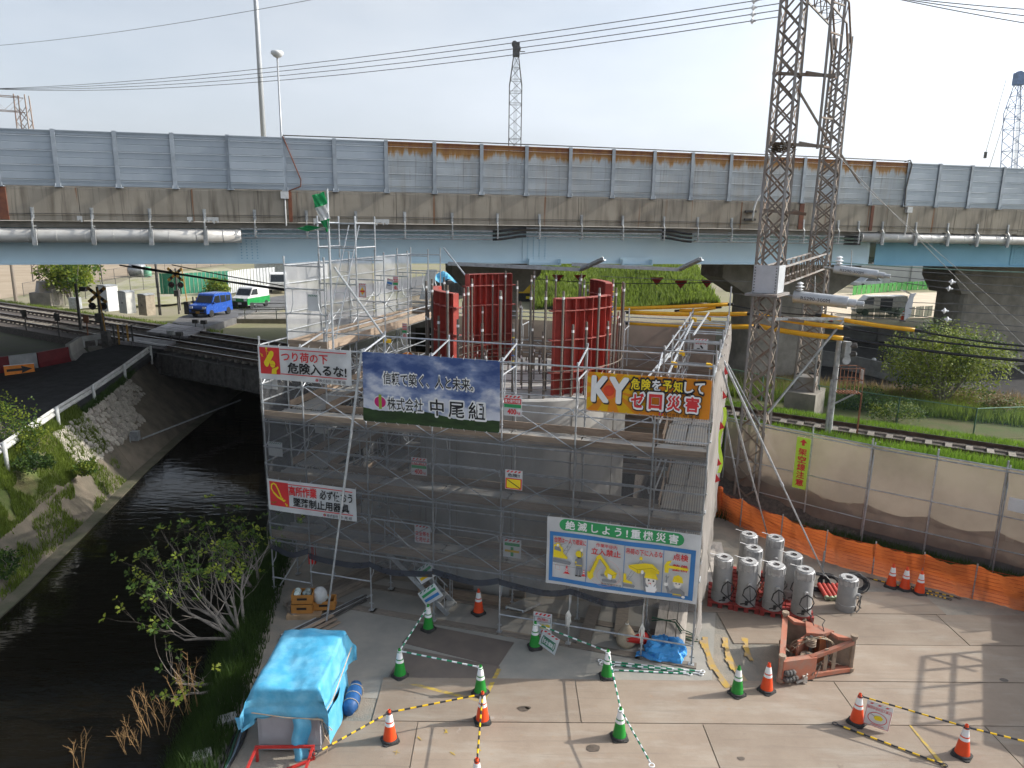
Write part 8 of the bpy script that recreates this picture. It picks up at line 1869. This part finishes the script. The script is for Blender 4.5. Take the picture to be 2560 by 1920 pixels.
for k,(p,l)in enumerate((((16.147,32.529,2.3),'dark shrub at the foot of the signal post beyond the track'),((21.928,31.446,2.3),'brownish shrub at the right end of the green fence'),((16.589,30.145,2.3),'low weedy shrub in the middle of the green fence'))):tree('bush',l,p,(0,0,.5),(1.4,.9,.6),1800,.11,[[lf_d,lf_g],[leafmat('straw blades',(.30,.23,.12),(.22,.16,.08)),lf_g],[lf_g,lf_y]][k],6,.02,'bush','bushes on the right')
def leaf_tuft(m):
 b=MB()
 for k in range(4):
  a=k*1.6+U(-.3,.3);tl=U(.35,1.0);d=Vector((math.cos(a),math.sin(a),tl)).normalized();s=d.cross(Vector((0,0,1))).normalized();L=U(.16,.27);w=L*.42;o=d*.03;up=Vector((0,0,-.25*L))
  pts=[o,o+d*L*.35+s*w*.55,o+d*L*.42+s*w*.3,o+d*L*.72+s*w*.8+up*.4,o+d*L*.70+s*w*.25+up*.3,o+d*L+up,o+d*L*.70-s*w*.25+up*.3,o+d*L*.72-s*w*.8+up*.4,o+d*L*.42-s*w*.3,o+d*L*.35-s*w*.55];b.add(pts,[(0,1,2,9-1,9),(2,3,4,6,7,8)[:0]or(2,4,6,8),(2,3,4),(6,7,8),(4,5,6)])
 return b.mesh('leaf_tuft',m)
tufts=[leaf_tuft(m)for m in(lf_y,lf_y,lf_g,lf_g,lf_g)]
def fig(base,label,mains,depth,scale):
 t=tag(empty('fig_tree',base),label,'tree','fig trees on the canal bank');tips=[]
 def grow(p,d,L,r,lev):
  pts=[p];rr=[r];q=p.copy();dd=d.copy()
  for k in range(4):
   dd=(dd+Vector((U(-.22,.22),U(-.22,.22),U(-.06,.2)))).normalized();q=q+dd*L/4;pts.append(q.copy());rr.append(r*(1-.14*(k+1)))
  b=MB();b.path(pts,rr,6 if lev<2 else 4);b.obj('branch',bark,t)
  if lev>=depth:tips.append((q,dd));return
  for k in range(3 if lev else 4):
   w=Vector((U(-1,1),U(-1,1),U(-.35,.7)));grow(pts[random.choice((2,3,4))],(dd*.75+w*.75).normalized(),L*U(.55,.82),rr[-1]*.68,lev+1)
 for d,L in mains:grow(Vector((U(-.12,.12),U(-.2,.2),0)),Vector(d).normalized(),L*scale,.055*scale,0)
 for q,d in tips:
  o=put('leaf_tuft',random.choice(tufts),t,q,scale=U(.42,.75));o.rotation_euler=d.to_track_quat('Z','Y').to_euler()
random.seed(21)
fig((-6.9,16.9,-.25),'fig tree with bare grey limbs and fresh leaf tufts leaning over the canal',[((-.9,.1,.75),1.55),((-1.0,-.35,.30),1.55),((-.45,.6,1.0),1.6),((-.7,-.5,.75),1.4),((-.8,.9,.6),1.5),((-.2,-.1,1.0),1.3),((-1.0,-.8,.45),1.5),((-1.0,.4,.5),1.7)],3,1.0)
fig((-7.3,19.3,-.3),'second fig tree behind, close to the left foot of the scaffold',[((-.3,.1,1.0),1.5),((-.7,.2,.9),1.35),((-.1,-.4,1.0),1.2)],3,.95)
fig((-6.6,15.2,-.4),'low fig shoot reaching over the water below the main tree',[((-1.0,-.3,.12),1.3),((-.9,-.6,.3),1.0)],2,.9)
for k,(p,n,h,l)in enumerate((((-7.395,13.335,-0.2),10,1.1,'clump of dry orange brown stalks below the fig tree'),((-7.095,13.918,-0.1),9,1.2,'dry stalk clump leaning right beside the first'),((-7.781,12.975,-0.4),9,.8,'dry stalk clump nearer the bottom edge'),((-8.843,12.625,-0.6),4,.9,'few dry flower heads at the bottom left edge'))):
 t=tag(empty('dry_weed',p),l,'dry weed','dry weed clumps')
 for i in range(n):
  b=MB();d=Vector((U(-.45,.3),U(-.3,.3),1)).normalized();L=h*U(.6,1.1);o=Vector((U(-.25,.25),U(-.2,.2),0));b.tube(o,o+d*L,.006,4,.004)
  for j in range(9):
   f_=U(.4,1);q=o+d*L*f_;e=(d+Vector((U(-1,1),U(-1,1),U(-.2,.8)))).normalized();b.tube(q,q+e*U(.08,.22),.003,3,.002)
  b.obj('stalk',dry,t)
t=tag(empty('hose_bundle',(-5.895,13.115,0)),'dark green and black hoses running down the bank beside the tarpaulin','hose bundle')
for k in range(4):b=MB();p0,p1=Vector((-5.672,14.395,0.03))-t.location,Vector((-5.51,11.658,0.03))-t.location;b.path([p0.lerp(p1,q/8)+Vector((.05*k+.04*math.sin(q+k),.0,.02))for q in range(9)],.028,6);b.obj('hose',[cable_m,mat('dark green hose'),mat('grey blue hose',(.12,.16,.2),.5),cable_m][k],t)
for k,(p,l)in enumerate((((-5.939,13.335,0),'pale concrete block half buried beside the hoses, upper of two'),((-6.03,12.253,0),'pale concrete block at the bottom edge beside the hoses'))):b=MB();b.prism([(-.22,-.12),(.2,-.16),(.25,.1),(-.1,.17)],-.1,.16);tag(b.obj('concrete_block',conc_pale,None,loc=p,rz=.7),l,'concrete block','concrete blocks on the bank')
ca=math.atan2(3.7,2.3);t=tag(empty('crane_carrier',(14.6,13.8,0),ca),'crane carrier with handrails standing right of the picture','crane')
b=MB();b.box((2.2,-1.6,1.75),(4.4,3.2,2.5));b.obj('body',jack_m,t)
for x in(.6,2.2,3.8):
 b=MB();b.tube((x,-3.2,.5),(x,0,.5),.5,14);b.obj('wheel_set',black_rub,t)
for z in(3.4,3.95):
 for a,c in(((.9,.1,z),(3.9,.1,z)),((.9,.1,z),(.9,-1.0,z)),((3.9,.1,z),(3.9,-1.0,z))):b=MB();b.tube(a,c,.045,6);b.obj('handrail',galv,t)
for x in(.9,1.6,2.4,3.2,3.9):b=MB();b.tube((x,.1,2.9),(x,.1,3.95),.045,6);b.obj('stanchion',galv,t)
b=MB();b.box((5.6,-1.4,1.6),(1.9,2.6,2.6));b.obj('cab',jack_m,t)
b=MB();b.box((-2.6,-1.7,1.5),(4.6,3.0,2.2));b.obj('engine_deck',jack_m,t)

# ================================================================ thin haze
hz=bpy.data.materials.new('thin spring haze');hz.use_nodes=True
_t=hz.node_tree;_t.nodes.remove(_t.nodes['Principled BSDF']);_v=_t.nodes.new('ShaderNodeVolumePrincipled')
_v.inputs['Density'].default_value=1.6e-4;_v.inputs['Color'].default_value=(.86,.92,1.0,1);_v.inputs['Anisotropy'].default_value=.2
_t.links.new(_v.outputs[0],_t.nodes['Material Output'].inputs['Volume'])
b=MB();b.b2((-6500,-1200,-3.4),(6500,6500,420));stuff(b.obj('haze',hz),'thin pale spring haze over the whole scene','haze')
